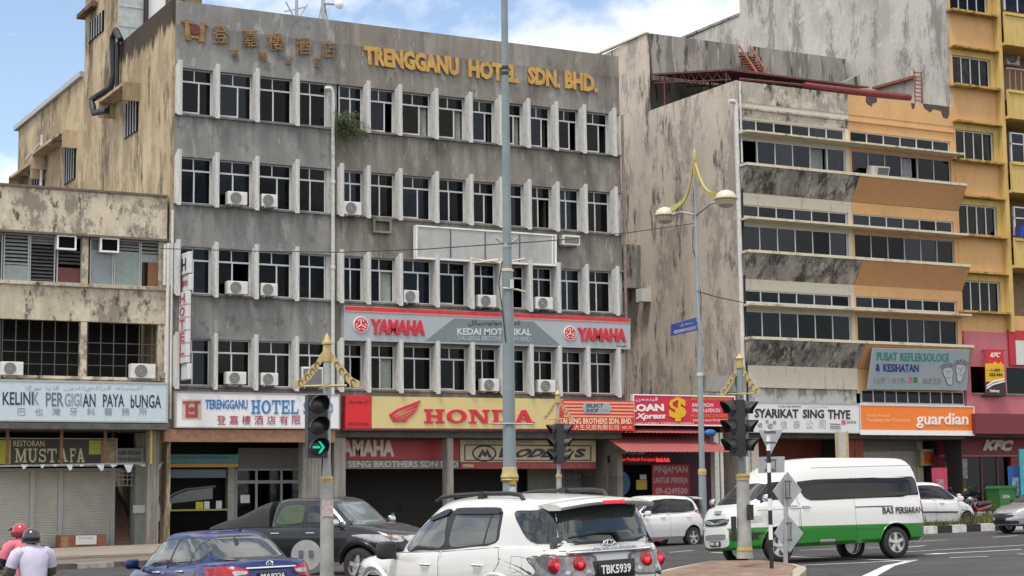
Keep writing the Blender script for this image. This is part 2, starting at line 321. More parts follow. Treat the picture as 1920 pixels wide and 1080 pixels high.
# slab-serif capitals drawn on a 0..1 box (stem rectangles, slabs and ring strokes)
def _ring(cx, cy, rx, ry, sx, sy, a0=0, a1=360, n=26):
    P = []
    for i in range(n):
        A, B = rad(a0 + (a1 - a0) * i / n), rad(a0 + (a1 - a0) * (i + 1) / n)
        P.append([(cx + rx * math.cos(A), cy + ry * math.sin(A)), (cx + rx * math.cos(B), cy + ry * math.sin(B)),
                  (cx + (rx - sx) * math.cos(B), cy + (ry - sy) * math.sin(B)), (cx + (rx - sx) * math.cos(A), cy + (ry - sy) * math.sin(A))])
    return P
def _r(a, b, c, d): return [(a, c), (b, c), (b, d), (a, d)]
SLAB = {
 'H': (1.0, [_r(.12, .32, 0, 1), _r(.68, .88, 0, 1), _r(.32, .68, .44, .58), _r(0, .44, 0, .13), _r(.56, 1, 0, .13), _r(0, .44, .87, 1), _r(.56, 1, .87, 1)]),
 'O': (1.0, _ring(.5, .5, .5, .5, .22, .15)),
 'N': (1.05, [_r(.12, .24, 0, 1), _r(.78, .9, 0, 1), [(.12, 1), (.34, 1), (.9, 0), (.68, 0)], _r(0, .36, 0, .12), _r(0, .3, .88, 1), _r(.66, 1, .88, 1)]),
 'D': (1.0, [_r(.12, .32, 0, 1), _r(0, .5, 0, .13), _r(0, .5, .87, 1)] + _ring(.48, .5, .5, .5, .21, .14, -90, 90)),
 'A': (1.05, [[(0.08, 0), (.3, 0), (.6, 1), (.4, 1)], [(.72, 0), (.96, 0), (.62, 1), (.42, 1)], _r(.28, .74, .26, .38), _r(0, .38, 0, .12), _r(.62, 1.04, 0, .12)]),
 'T': (.95, [_r(.4, .6, 0, 1), _r(0, 1, .86, 1), _r(0, .1, .64, .9), _r(.9, 1, .64, .9), _r(.26, .74, 0, .12)]),
 'E': (.9, [_r(.1, .32, 0, 1), _r(0, .95, .87, 1), _r(0, .95, 0, .13), _r(.3, .72, .44, .57), _r(.85, .95, .66, .9), _r(.85, .97, .1, .34), _r(.64, .74, .36, .66)]),
 'L': (.88, [_r(.1, .32, 0, 1), _r(0, .5, .87, 1), _r(0, .95, 0, .13), _r(.84, .95, .1, .36)]),
 'M': (1.2, [_r(.1, .2, 0, 1), _r(.78, .92, 0, 1), [(.1, 1), (.28, 1), (.55, .1), (.45, 0)], [(.92, 1), (.78, 1), (.45, .1), (.52, 0)], _r(0, .3, 0, .1), _r(.66, 1, 0, .1), _r(0, .22, .9, 1), _r(.8, 1, .9, 1)]),
 'U': (1.0, [_r(.12, .32, .3, 1), _r(.74, .86, .3, 1), _r(0, .44, .88, 1), _r(.6, 1, .88, 1)] + _ring(.49, .34, .37, .34, .18, .12, 180, 360)),
 'S': (.8, _ring(.5, .72, .42, .28, .15, .13, 20, 270) + _ring(.5, .29, .46, .29, .17, .13, -200 + 110, 90) + _ring(.5, .29, .46, .29, .16, .13, 180, 270) + [_r(.78, .92, .7, .98), _r(.05, .17, .02, .34)]),
 'F': (.85, [_r(.1, .32, 0, 1), _r(0, .95, .87, 1), _r(0, .46, 0, .12), _r(.3, .72, .44, .57), _r(.85, .95, .62, .9)]),
}
def slab_glyphs(s, gap=.12):
    V, F, x = [], [], 0
    for ch in s:
        w, ps = SLAB[ch]
        for p in ps:
            b = len(V); V += [(x + a * w, c) for a, c in p]; F.append(tuple(range(b, b + len(p))))
        x += w + gap
    x -= gap
    return [(a / x, b) for a, b in V], F
def letters(s, mt, parent, o, ux, uy, depth=.01, bold=0., shear=0., name='lettering', slab=False, space=1., at=None, local=False, mb=None):
    """letters filling the parallelogram o, ux (along), uy (up); thickness toward the reader (ux x uy)"""
    o, ux, uy = Vector(o), Vector(ux), Vector(uy); nrm = ux.cross(uy).normalized() * depth
    v, f = slab_glyphs(s) if slab else glyphs(s, bold, space)
    P = [o + ux * (a + shear * b) + uy * b for a, b in v]; n = len(P)
    b = mb or MB()
    if slab:
        for ff in f:
            q = [P[i] for i in ff]; k = len(q)
            b.add([p + nrm * random.uniform(.97, 1.03) for p in q] + q, [tuple(range(k))] + [(i, k + i, k + (i + 1) % k, (i + 1) % k) for i in range(k)])
    else:
        b.add([p + nrm for p in P] , f)
        cnt = {}
        for ff in f:
            for i in range(len(ff)):
                e = (ff[i], ff[(i + 1) % len(ff)]); cnt[tuple(sorted(e))] = cnt.get(tuple(sorted(e)), 0) + 1
        for ff in f:
            for i in range(len(ff)):
                e = (ff[i], ff[(i + 1) % len(ff)])
                if cnt[tuple(sorted(e))] == 1: b.quad(P[e[0]] + nrm, P[e[0]], P[e[1]], P[e[1]] + nrm)
    if mb: return None
    return b.build(name, mt, parent, at=at, local=local)
def words(s, mt, parent, px, Y, depth=.012, **kw):
    """letters on a street-front plane y = Y inside the photo rectangle px = (x0, y0 top, x1, y1 bottom) or four corners TL TR BR BL"""
    if not isinstance(px[0], tuple): px = ((px[0], px[1]), (px[2], px[1]), (px[2], px[3]), (px[0], px[3]))
    q = [Vector((a, Y, b)) for a, b in (at_y(p[0], p[1], Y) for p in px)]
    return letters(s, mt, parent, q[3], q[2] - q[3], q[0] - q[3], depth, **kw)
def px_poly(mt, parent, name, pts, Y, thick, mb=None):
    b = mb or MB(); b.prism([at_y(x, y, Y) for x, y in pts], 'y', Y, Y + thick)
    return None if mb else b.build(name, mt, parent)
# ================================================================ the hotel block
def ax_(px, Y=YH): return at_y(px, 500, Y)[0]
def rect(px, Y):
    """photo rectangle -> X0, X1, Z0, Z1 on the plane y = Y"""
    a, b = at_y(px[0], (px[1] + px[3]) / 2, Y), at_y(px[2], (px[1] + px[3]) / 2, Y)
    t, u = at_y((px[0] + px[2]) / 2, px[1], Y), at_y((px[0] + px[2]) / 2, px[3], Y)
    return a[0], b[0], u[1], t[1]
HX0, HXM, HX1 = 18.74, 24.93, 37.45
SILL = [15.54, 12.30, 9.07, 5.80]; WH = 1.66; TOP = 19.66
hotel = thing('hotel_building', (HX0, YH, 0), 'five storey hotel of stained grey concrete with rows of white fins and gold roof lettering', 'building')
def bands(x0, x1, m):
    b = MB(); z = [(SILL[0] + WH, TOP), (SILL[1] + WH, SILL[0]), (SILL[2] + WH, SILL[1]), (SILL[3] + WH, SILL[2]), (4.25, SILL[3])]
    for lo, hi in z: b.box(x0, x1, YH, YH + .28, lo, hi)
    for s in SILL: b.box(x0, x1, YH - .05, YH - .002, s + WH + .0, s + WH + .09)
    for s in SILL: b.box(x0, x1, YH - .07, YH - .002, s - .08, s - .003)
    return b.build('wall', m, hotel)
tag(bands(HX0 + .003, HXM, 'grey_wall'), 'grey rendered front wall of the four window section')
tag(bands(HXM + .003, HX1, 'brown_wall'), 'brown grey streaked front wall of the nine window section')
b = MB()     # joint strip and right-hand return wall
b.box(HXM - .02, HXM + .05, YH - .012, YH - .001, 4.3, TOP - .004)
b.build('joint_strip', 'brown_wall', hotel)
MB().box(HX1 - .25, HX1, YH + .281, 84, 0, TOP - .002).build('wall', 'brown_wall', hotel)
b = MB()     # left side wall, with openings left as recesses
b.prism([(YH + .002, 0), (84, 0), (84, 19.5), (YH + .002, TOP + .04)], 'x', HX0 - .12, HX0)
tag(b.build('wall', 'beige_wall', hotel), 'ochre stained side wall')
MB().box(HX0 - .28, HX0 + .2, 72.1, 84.4, 19.52, 19.74).build('eaves', 'alu_d', hotel)
MB().box(HX0, HX1 - .26, YH + .29, 84, TOP - 1.1, TOP - 1.0).build('roof', 'roof', hotel)
# lift tower on the roof
b = MB(); b.box(HX0 - .115, HX0 + 3.3, 66.9, 72.0, TOP - 1, 23.2); b.build('roof_tower', 'beige_wall', hotel)
b = MB(); b.box(HX0 - .13, HX0 + .86, 66.8, 66.895, 18.9, 23.1)
for z in (20.4, 21.2, 22.0): b.box(HX0 - .135, HX0 + .86, 66.78, 66.797, z, z + .04)
b.build('tower_panel', mat('galvanised grey panel', (.42, .45, .45), .6, var=.2), hotel)
MB().box(HX0 - .34, HX0 + 3.5, 66.6, 72.3, 23.21, 23.5).build('tower_roof', mat('rusty tower eave', (.13, .07, .055), .8, var=.3), hotel)
b = MB(); b.box(HX0 - .4, HX0 + .1, 70.0, 72.35, 22.02, 22.2); b.build('tower_eave', M['beige_dark'], hotel)
b = MB(); b.box(HX0 + 1.05, HX0 + 1.75, 66.8, 66.89, 18.9, 23.1); b.build('tower_door', 'white', hotel)
b = MB(); b.tube([(HX0 + .95, 66.7, 18.7), (HX0 + .95, 66.7, 23)], .09); b.tube([(HX0 + 1.8, 66.6, 23), (HX0 + 2.4, 66.2, 18.9)], .035); b.tube([(HX0 + 2.2, 66.6, 23), (HX0 + 2.8, 66.2, 18.9)], .035)
b.build('tower_pipe', 'black', hotel)
# penthouse on the roof
p0, p1 = at_y(398, 10, 69), at_y(512, 10, 69)
MB().box(p0[0], p1[0], 69, 73, TOP - 1, 21.6).build('penthouse', 'cream', hotel)
MB().box(p0[0] - .3, p1[0] + .35, 68.6, 73.2, 21.45, 21.75).build('penthouse_eave', mat('brown fascia', (.2, .12, .1), .7), hotel)
# louvre windows of tower and side wall
def side_window(y0, y1, z0, z1, bars=5):
    f = MB().box(HX0 - .16, HX0 - .1215, y0, y1, z0, z1).build('window', 'shade_black', hotel)
    g = MB()
    for k in range(bars): g.box(HX0 - .19, HX0 - .161, y0 + (y1 - y0) * (k + .5) / bars - .03, y0 + (y1 - y0) * (k + .5) / bars + .03, z0, z1)
    g.build('grille', 'alu_d', f)
def hood(y0, y1, z0, z1, d=.75):
    b = MB(); b.box(HX0 - d, HX0 - .122, y0, y1, z1 - .12, z1); b.box(HX0 - d, HX0 - .122, y0, y0 + .1, z0, z1 - .122); b.box(HX0 - d, HX0 - .122, y1 - .1, y1, z0, z1 - .122)
    b.build('window_hood', 'beige_wall', hotel)
side_window(63.95, 65.7, 15.65, 17.0); hood(63.8, 67.3, 16.75, 17.45)
side_window(73.1, 75.0, 15.35, 17.0); hood(72.9, 78.4, 16.6, 17.35)
side_window(78.6, 81.0, 15.5, 16.8); hood(78.55, 83.0, 16.2, 17.0)
y0, z0 = at_x(200, 30, HX0); side_window(69.0, 71.3, 20.75, 21.6, 6)
# black duct on the side wall and drain pipes
b = MB(); pts = [(HX0 - .3, 65.9, 19.6), (HX0 - .35, 66.4, 20.1), (HX0 - .35, 66.9, 19.9), (HX0 - .3, 66.8, 18.4), (HX0 - .4, 66.9, 17.9), (HX0 - .95, 67.6, 17.5), (HX0 - .95, 67.2, 16.9), (HX0 - .6, 65.6, 16.75)]
sm = []
for i in range(len(pts) - 1):
    for t in (0, .33, .66): sm.append(Vector(pts[i]).lerp(Vector(pts[i + 1]), t))
b.tube(sm, .13, 8); b.tube([(HX0 - .3, 66.3, 19.6), (HX0 - .3, 66.3, 17.5)], .09)
b.build('duct', 'black', hotel, smooth=60)
b = MB(); b.tube([(HX0 - .3, 78.45, 18.2), (HX0 - .3, 78.45, 4)], .07); b.tube([(HX0 - .3, 78.45, 17.9), (HX0 - .3, 81.5, 17.6)], .06)
b.build('drain_pipe', 'pipe', hotel)
b = MB(); b.tube([(HXM - .14, YH - .12, 4.4), (HXM - .14, YH - .12, 16.8), (HXM - .24, YH - .14, 17.0), (HXM - .42, YH - .05, 17.0)], .075)
for z in (6.9, 10.2, 13.4): b.lathe([(.1, 0), (.1, .12)], (HXM - .14, YH - .12, z), 10)
b.build('drain_pipe', 'pipe', hotel, smooth=50)
b = MB(); b.tube([(HX1 + .06, YH - .1, 4.4), (HX1 + .06, YH - .1, 17.2)], .06); b.build('drain_pipe', mat('rusty pipe', (.28, .2, .18), .7, var=.3), hotel)
b = MB(); b.tube([(HX0 - .06, YH - .1, 4.6), (HX0 - .06, YH - .1, 12)], .05); b.tube([(HX0 - .2, YH - .1, 4.6), (HX0 - .2, YH - .1, 10.8)], .07); b.build('drain_pipe', 'pipe', hotel)
# fins: one profile, copied
FX = [18.82, 20.22, 21.73, 23.28] ; FR = [25.04, 26.12, 27.43, 28.96, 30.43, 31.73, 32.99, 34.26, 35.55, 36.97]
fin_m = MB(); fin_m.prism([(.26, -.02), (-.002, -.02), (-.30, -.10), (-.36, -.16), (-.43, -.16), (-.43, WH + .18), (-.36, WH + .18), (-.30, WH + .10), (-.002, WH + .01), (.26, WH)], 'x', -.072, .072)
fm = fin_m.mesh('fin', 'fin', bevel=.008)
for s in SILL:
    for x in FX + FR:
        if s == SILL[0] and x == FR[0]: continue
        o = bpy.data.objects.new('fin', fm); COL.objects.link(o); o.parent = hotel; o.location = (x - HX0, 0, s); o['group'] = 'white concrete fins'
# windows
_wc = {}
def hotel_window(x0, x1, s, kind):
    w = round(x1 - x0, 2); pv = random.choice(['pane', 'pane', 'pane_c', 'pane_d', 'pane_e']); key = (w, kind, pv)
    if key not in _wc:
        f = MB(); t = .045; zt = WH * .72; mid = w * {'a': .5, 'b': .62, 'c': .5, 'd': .68}[kind[0]]
        f.box(0, w, 0, .06, 0, t); f.box(0, w, 0, .06, WH - t, WH); f.box(0, t, .002, .058, t, WH - t); f.box(w - t, w, .002, .058, t, WH - t)
        f.box(t, w - t, -.006, .057, zt - .03, zt + .03); f.box(mid - .025, mid + .025, -.004, .056, t, zt - .031); f.box(w * .48 - .02, w * .48 + .02, .001, .054, zt + .031, WH - t)
        if kind[0] in 'bd': f.box(t, mid - .03, -.02, .01, t, t + .05); f.box(t, t + .04, -.02, .01, t + .051, zt - .03)
        p = MB(); p.box(t, w - t, .02, .03, zt, WH - t)
        p.box(t, (mid if kind[0] in 'cd' else w - t), .022, .03, t, zt - .01)
        cu = None
        if kind[1:] :
            cu = MB(); n = 14; a, e = ((mid + .03, w - .06) if kind[1] == 'r' else (.06, mid * .7))
            for i in range(n):
                xa, xb = a + (e - a) * i / n, a + (e - a) * (i + 1) / n; ya, yb = .16 + .05 * (i % 2), .16 + .05 * ((i + 1) % 2)
                cu.quad((xa, ya, .05), (xb, yb, .05), (xb, yb, zt), (xa, ya, zt))
        _wc[key] = (f.mesh('window', 'alu'), p.mesh('pane', pv), cu.mesh('curtain', 'curtain') if cu else None)
    me = _wc[key]
    o = bpy.data.objects.new('window', me[0]); COL.objects.link(o); o.parent = hotel; o.location = (x0 - HX0, .12, s)
    for nm, q in (('pane', me[1]), ('curtain', me[2])):
        if q: c = bpy.data.objects.new(nm, q); COL.objects.link(c); c.parent = o
kinds = {0: ['b', 'b', 'a', 'a', 'a', 'd', 'dr', 'dr', 'd', 'dr', 'd', 'd', 'd'],
         1: ['ar', 'a', 'b', 'a', 'a', 'al', 'b', 'a', 'b', 'a', 'c', 'a', 'al'],
         2: ['a', 'c', 'b', 'a', 'a', 'cr', 'b', 'b', 'a', 'c', 'a', 'a', 'al'],
         3: ['a', 'a', 'b', 'a', 'c', 'cr', 'a', 'b', 'a', 'al', 'a', 'a', 'a']}
for r, s in enumerate(SILL):
    xs = FX + [24.66]
    seq = [(xs[i] + .075, xs[i + 1] - .075) for i in range(4)] + [(FR[i] + .075, FR[i + 1] - .075) for i in range(9)]
    for i, (a, e) in enumerate(seq): hotel_window(a, e, s, kinds[r][i])
for s in SILL:     # piers beside the joint and the right-hand corner
    MB().box(24.60, 24.945, YH + .05, YH + .27, s, s + WH).build('pier', 'fin', hotel); MB().box(FR[-1] + .075, HX1 - .003, YH + .05, YH + .27, s, s + WH).build('pier', 'fin', hotel)
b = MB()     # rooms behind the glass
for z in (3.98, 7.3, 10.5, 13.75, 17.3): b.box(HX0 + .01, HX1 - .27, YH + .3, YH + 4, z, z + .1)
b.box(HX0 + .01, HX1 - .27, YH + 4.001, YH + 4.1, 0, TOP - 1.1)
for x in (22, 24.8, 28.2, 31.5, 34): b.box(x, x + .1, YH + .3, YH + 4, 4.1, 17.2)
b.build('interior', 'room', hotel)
# a small plastered-up opening and pale patch
x0, x1, z0, z1 = rect((696, 412, 731, 438), YH)
b = MB(); b.box(x0, x1, YH - .2, YH - .003, z0, z0 + .08); b.box(x0, x1, YH - .2, YH - .003, z1 - .08, z1); b.box(x0, x0 + .08, YH - .2, YH - .003, z0 + .081, z1 - .081); b.box(x1 - .08, x1, YH - .2, YH - .003, z0 + .081, z1 - .081)
b.build('vent_box', 'brown_wall', hotel)
# ground floor of the hotel block
GF = 62.8
b = MB(); b.box(HX0 + .01, HX1 - .3, YH + .3, YH + 8, -.1, .16); b.build('shop_floor', mat('cement floor', (.2, .19, .17), .8, var=.2), hotel)
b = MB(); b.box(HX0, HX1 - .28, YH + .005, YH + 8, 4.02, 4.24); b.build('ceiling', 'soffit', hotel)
b = MB(); b.box(HX0, HX1 - .28, YH + 8, YH + 8.1, 0, 4.2); b.build('back_wall', 'shade_black', hotel)
PIL = [(563, 598), (622, 643), (834, 845)]
for a, c in PIL:
    X0, X1 = at_y(a, 930, YH + .3)[0], at_y(c, 930, YH + .3)[0]
    b = MB(); b.box(X0, X1, YH + .05, YH + .5, .1, 4.0)
    if c - a > 30:
        for k in range(5): xx = X0 + (X1 - X0) * (k + .5) / 5; b.box(xx - .03, xx + .03, YH + .02, YH + .049, .1, 3.8)
    b.build('pillar', 'dim', hotel)
# glass shop door with its aluminium frame
X0, X1 = at_y(440, 930, GF)[0], at_y(562, 930, GF)[0]
b = MB(); zt, zm = at_y(500, 880, GF)[1], at_y(500, 903, GF)[1]
xs = [X0] + [at_y(p, 930, GF)[0] for p in (482, 522, 531)] + [X1]
for x in (X0, at_y(478, 930, GF)[0], at_y(525, 930, GF)[0], X1 - .08): b.box(x, x + .09, GF - .04, GF + .04, .16, zt)
b.box(X0, X1, GF - .045, GF + .045, zm - .07, zm + .05); b.box(X0, X1, GF - .046, GF + .046, zt - .05, zt + .04)
d = b.build('door', 'alu_d', hotel); MB().box(X0, X1, GF - .005, GF + .005, .2, zt).build('pane', 'pane_b', d)
x0, x1, z0, z1 = rect((451, 928, 468, 943), GF - .06); MB().box(x0, x1, GF - .066, GF - .056, z0, z1).build('notice', 'white', d)
x0, x1, z0, z1 = rect((447, 850, 575, 879), GF); MB().box(x0, x1 + 1.2, GF, GF + .1, z0, z1 + .2).build('wall', mat('pale shop wall', (.26, .25, .235), .8), hotel)
MB().box(X1, X1 + 1.6, GF, GF + .1, .16, z0 + .05).build('wall', 'brown_wall', hotel)
x0, x1, z0, z1 = rect((427, 876, 440, 1010), GF - .3); MB().box(x0, x1, GF - .3, GF, .16, z1).build('pillar', mat('pale pillar', (.42, .41, .38), .8, var=.15), hotel)
# brown fascia under the hotel board
x0, x1, z0, z1 = rect((322, 804, 612, 829), YH - .1); MB().box(HX0 - .3, HXM - .1, YH - .25, YH + .2, z0, 4.245).build('fascia', mat('brown fascia board', (.29, .155, .09), .7, var=.25), hotel)
x0, x1, z0, z1 = rect((990, 870, 1060, 950), GF); MB().box(x0, x1, GF, GF + .1, .16, z1 + .5).build('shutter', mat('grey shutter', (.20, .19, .175), .7, var=.15, bump=.2), hotel)
# folding grille gate
x0, x1, z0, z1 = rect((1062, 880, 1108, 950), GF); b = MB(); n = 9
for k in range(n + 1): x = x0 + (x1 - x0) * k / n; b.box(x - .02, x + .02, GF, GF + .03, .2, 3.2)
for k in range(n):
    xa, xb = x0 + (x1 - x0) * k / n, x0 + (x1 - x0) * (k + 1) / n
    for z in [i * .35 + .3 for i in range(8)]: b.tube([(xa, GF - .02, z), (xb, GF - .02, z + .35)], .012, 4); b.tube([(xb, GF - .02, z), (xa, GF - .02, z + .35)], .012, 4)
b.box(x1 + .25, x1 + .37, GF - .05, GF + .05, .1, 4); b.build('folding_gate', mat('grey gate steel', (.3, .29, .28), .6), hotel)
b = MB(); b.box(at_y(1112, 900, GF)[0], HX1 - .3, GF, GF + .1, .1, 4); b.build('wall', 'maroon', hotel)
MB().box(at_y(1062, 900, GF + .5)[0], at_y(1112, 900, GF + .5)[0] + .3, GF + .5, GF + .6, .1, 4).build('wall', mat('dim shop wall', (.16, .15, .14), .8), hotel)
for px in ((715, 900, 760, 955), (795, 905, 830, 955)):
    x0, x1, z0, z1 = rect(px, GF + 3); MB().box(x0, x1, GF + 3, GF + 3.2, .1, z1).build('shop_panel', mat('dim shop panel', (.20, .195, .19), .8, var=.4, vscale=3), hotel)

# ---------------------------------------------------------------- lettering on the parapet
sg = thing('wall_sign', (28, YH, 17.5), 'gold raised capitals reading TRENGGANU HOTEL SDN. BHD. on the parapet', 'sign')
for s, q in (('TRENGGANU', ((681, 85), (862, 106.5), (861, 143), (683, 121))), ('HOTEL', ((877.5, 110.5), (973, 121), (972, 157), (878, 145))), ('SDN.', ((989, 124), (1051, 132), (1050, 166), (989.5, 157.5))), ('BHD.', ((1058, 132), (1120, 139), (1120, 175), (1059, 166)))):
    words(s, 'gold', sg, q, YH - .05, .04, bold=.055, name='word')
sg = thing('wall_sign', (20, YH, 18), 'small worn ochre Chinese characters and H emblem on the grey parapet', 'sign')
for i, (s, cx, cy, w) in enumerate((('登', 413, 65, 30), ('嘉', 468, 72, 29), ('樓', 516, 79, 30), ('酒', 568, 87, 29), ('店', 615, 93, 24))):
    words(s, 'ochre', sg, (cx - w / 2, cy - 17, cx + w / 2, cy + 16), YH - .06, .05, name='character')
for s, cx, cy in (('有', 440, 100), ('限', 493, 107), ('公', 541, 113), ('司', 595, 119)): words(s, 'ochre', sg, (cx - 8, cy - 9, cx + 8, cy + 9), YH - .04, .03, name='character')
b = MB()
def hq(b, pts, Y, t):
    b.prism([at_y(x, y, Y) for x, y in pts], 'y', Y, Y + t)
for q in ([(340, 36), (362, 39), (361, 45), (340, 42)], [(378, 41), (390, 43), (390, 49), (378, 47)], [(347, 43), (355, 44), (359, 76), (348, 75)], [(376, 46), (384, 47), (382, 79), (373, 78)], [(357, 66), (375, 68), (374, 73), (357, 71)]): hq(b, q, YH - .06, .055)
b.build('emblem', 'ochre', sg)
b = MB(); c = at_y(365.5, 55, YH - .06); b.lathe([(.2, 0), (.2, .05)], (c[0], YH - .06, c[1]), 14, 'y'); b.build('emblem_disc', mat('dark red disc', (.12, .03, .02), .6), sg)
# ================================================================ the clinic building on the left
CX0, CX1 = 8.0, 18.52
clin = thing('clinic_building', (13.5, YH, 0), 'three storey cream building with black mould stains and louvred windows', 'building')
b = MB()
b.box(CX0, CX1, YH, YH + .3, 10.94, 12.45); b.box(CX0, CX1, YH - .004, YH + .3, 7.93, 9.21); b.box(CX0, CX1, YH, YH + .3, 5.6, 6.02)
b.box(CX0, CX1, YH - .12, YH - .005, 9.11, 9.215); b.box(CX0, CX1, YH - .1, YH - .001, 5.93, 6.03)
b.build('wall', 'clinic_wall', clin)
b = MB(); b.box(CX0, CX1, YH - .16, YH + .3, 10.86, 10.935); b.box(CX0, CX1, YH - .07, YH + .5, 12.452, 12.53); b.build('ledge', mat('dark ledge edge', (.16, .13, .1), .9, var=.3), clin)
MB().box(CX0, CX1 + .15, YH + .31, 84, 12.3, 12.42).build('roof', 'roof', clin)
for z0, z1, X in ((9.22, 10.85, 15.63), (6.04, 7.92, 15.63), (9.22, 10.85, 12.55), (6.04, 7.92, 12.6)): MB().box(X - .11, X + .11, YH + .01, YH + .28, z0, z1).build('mullion_post', 'clinic_wall', clin)
b = MB(); b.box(18.25, CX1, YH + .02, YH + .28, 5.6, 12.3); b.build('wall', 'clinic_wall', clin)
for px in ((309, 458, 314, 535), (311, 612, 317, 700)):
    x0, x1, z0, z1 = rect(px, YH - .1); b = MB(); b.tube([(x0, YH - .1, z0), (x0, YH - .1, z1)], .06); b.tube([(x0 + .18, YH - .1, z0), (x0 + .18, YH - .1, z1)], .05); b.build('drain_pipe', 'pipe', clin)
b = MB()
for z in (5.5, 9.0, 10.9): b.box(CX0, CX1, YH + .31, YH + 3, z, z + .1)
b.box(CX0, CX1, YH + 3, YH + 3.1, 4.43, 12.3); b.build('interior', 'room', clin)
MB().box(CX0, CX1, YH + 8, YH + 8.1, 0, 4.42).build('back_wall', 'shade_black', clin)
slat_m = mat('grey louvre glass', (.24, .255, .24), .35, var=.2); slat_d = mat('dark louvre glass', (.07, .072, .07), .35, var=.2)
greenp = mat('pale green glass board', (.22, .27, .25), .4, var=.12); redp = mat('dark red board', (.12, .035, .03), .6); brownd = mat('brown door', (.2, .085, .03), .6); bluep = mat('blue grey glass', (.2, .23, .25), .35, var=.1)
def bay(px0, px1, z0, z1, kind):
    x0, x1 = at_y(px0, 490, YH + .15)[0], at_y(px1, 490, YH + .15)[0]; w = x1 - x0
    f = MB(); t = .04; f.box(x0, x0 + t, YH + .1, YH + .2, z0, z1); f.box(x1 - t, x1, YH + .1, YH + .2, z0, z1); f.box(x0 + t, x1 - t, YH + .1, YH + .2, z1 - t, z1); f.box(x0 + t, x1 - t, YH + .1, YH + .2, z0, z0 + t)
    o = f.build('window', 'alu_d', clin)
    def slats(a, e, mm):
        s = MB(); n = max(3, int((e - a) / .115))
        for k in range(n):
            z = a + (e - a) * k / n
            s.obox((x0 + t, YH + .12, z + .02), (w - 2 * t, 0, 0), (0, .07, .085), (0, -.004, .006))
        s.build('louvre', mm, o)
    def board(a, e, mm, u0=0., u1=1.): MB().box(x0 + t + (w - 2 * t) * u0, x0 + t + (w - 2 * t) * u1, YH + .135, YH + .15, a, e).build('board', mm, o)
    zm = z0 + (z1 - z0) * .34
    if kind == 'green': slats(zm, z1 - .05, slat_m); board(z0 + .04, zm, greenp)
    if kind == 'dark': slats(z0 + .05, z1 - .35, slat_d); slats(z1 - .33, z1 - .05, slat_m)
    if kind == 'red': slats(zm + .1, z1 - .45, slat_d); board(z0 + .04, zm, redp)
    if kind == 'blue': board(z0 + .04, z1 - .4, bluep); board(z1 - .39, z1 - .04, slat_d)
    if kind == 'blue2': board(z0 + .04, z1 - .4, greenp); slats(z1 - .38, z1 - .05, slat_m)
    if kind == 'door': slats(z1 - .45, z1 - .05, slat_m); board(z0 + .04, z1 - .75, brownd, .3, .8); board(z1 - .74, z1 - .46, slat_m)
for a, c, k in ((-225, -150, 'blue2'), (-148, -95, 'dark'), (-93, -42, 'green'), (-40, 4, 'dark'), (6, 54, 'green'), (55, 103, 'dark'), (106, 153, 'red'), (168, 212, 'blue'), (213, 262, 'blue2'), (263, 307, 'door')): bay(a, c, 9.22, 10.85, k)
for a, c in ((-225, -150), (-145, 0), (4, 151), (164, 308)):      # barred openings of the floor below
    x0, x1 = at_y(a, 650, YH + .15)[0], at_y(c, 650, YH + .15)[0]; b = MB(); n = max(3, round((x1 - x0) / .42))
    for k in range(n + 1): x = x0 + (x1 - x0) * k / n; b.box(x - .014, x + .014, YH + .12, YH + .15, 6.04, 7.9)
    for z in (6.42, 6.82, 7.2): b.box(x0, x1, YH + .121, YH + .149, z, z + .025)
    b.build('window_bars', mat('dark bars', (.075, .075, .072), .7), clin)
# ground floor of the clinic building: canopy, shutters, stair
SY = YH + 2.4
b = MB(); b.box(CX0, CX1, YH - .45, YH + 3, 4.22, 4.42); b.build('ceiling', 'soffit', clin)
b = MB(); b.box(CX0, CX1 + .2, YH - .2, YH + 6, -.1, .17); b.build('shop_floor', mat('tan tiled pavement', (.36, .29, .2), .8, var=.2), clin)
def shutter(px0, px1, top, bot=1026):
    x0, x1 = at_y(px0, 950, SY)[0], at_y(px1, 950, SY)[0]; z1 = at_y(px0, top, SY)[1]
    b = MB(); n = 46; z0 = .2
    for k in range(n):
        z = z0 + (z1 - z0) * k / n; h = (z1 - z0) / n
        b.quad((x0, SY, z), (x1, SY, z), (x1, SY - .028, z + h * .4), (x0, SY - .028, z + h * .4)); b.quad((x0, SY - .028, z + h * .4), (x1, SY - .028, z + h * .4), (x1, SY, z + h), (x0, SY, z + h))
    b.build('shutter', shm, clin)
    MB().box(x1, x1 + .16, SY - .08, SY + .05, .17, z1).build('shutter_post', 'alu_d', clin)
shm = mat('grey roller shutter', (.50, .485, .44), .55, var=.1, vscale=2)
for a, c in ((-200, -68), (-60, 55), (62, 108), (114, 206)): shutter(a, c, 884)
MB().box(CX0, at_y(214, 880, SY)[0], SY - .15, SY + .1, at_y(100, 884, SY)[1], at_y(100, 878, SY)[1]).build('lintel', 'alu_d', clin)
MB().box(CX0, at_y(300, 880, SY)[0], SY + .11, SY + .15, at_y(100, 878, SY)[1], 4.2).build('fanlight', 'shade_black', clin)
x0, x1, z0, z1 = rect((214, 880, 262, 1040), SY)
b = MB()
for k in range(15): b.box(x0, x1 + .1, SY + .3 + k * .28, SY + .62 + k * .28, .17, .17 + .17 * (k + 1))
b.build('stairs', mat('brown tiled stairs', (.34, .20, .13), .7, var=.2), clin)
b = MB(); b.box(x0 - .1, x0, SY + .1, SY + 3.3, .17, 4.2); b.build('wall', mat('dim stair wall', (.16, .11, .085), .9), clin)
b = MB()
for k in range(7): x = x0 + (x1 - x0) * k / 6; b.box(x - .012, x + .012, SY, SY + .02, at_y(230, 912, SY)[1], at_y(230, 882, SY)[1])
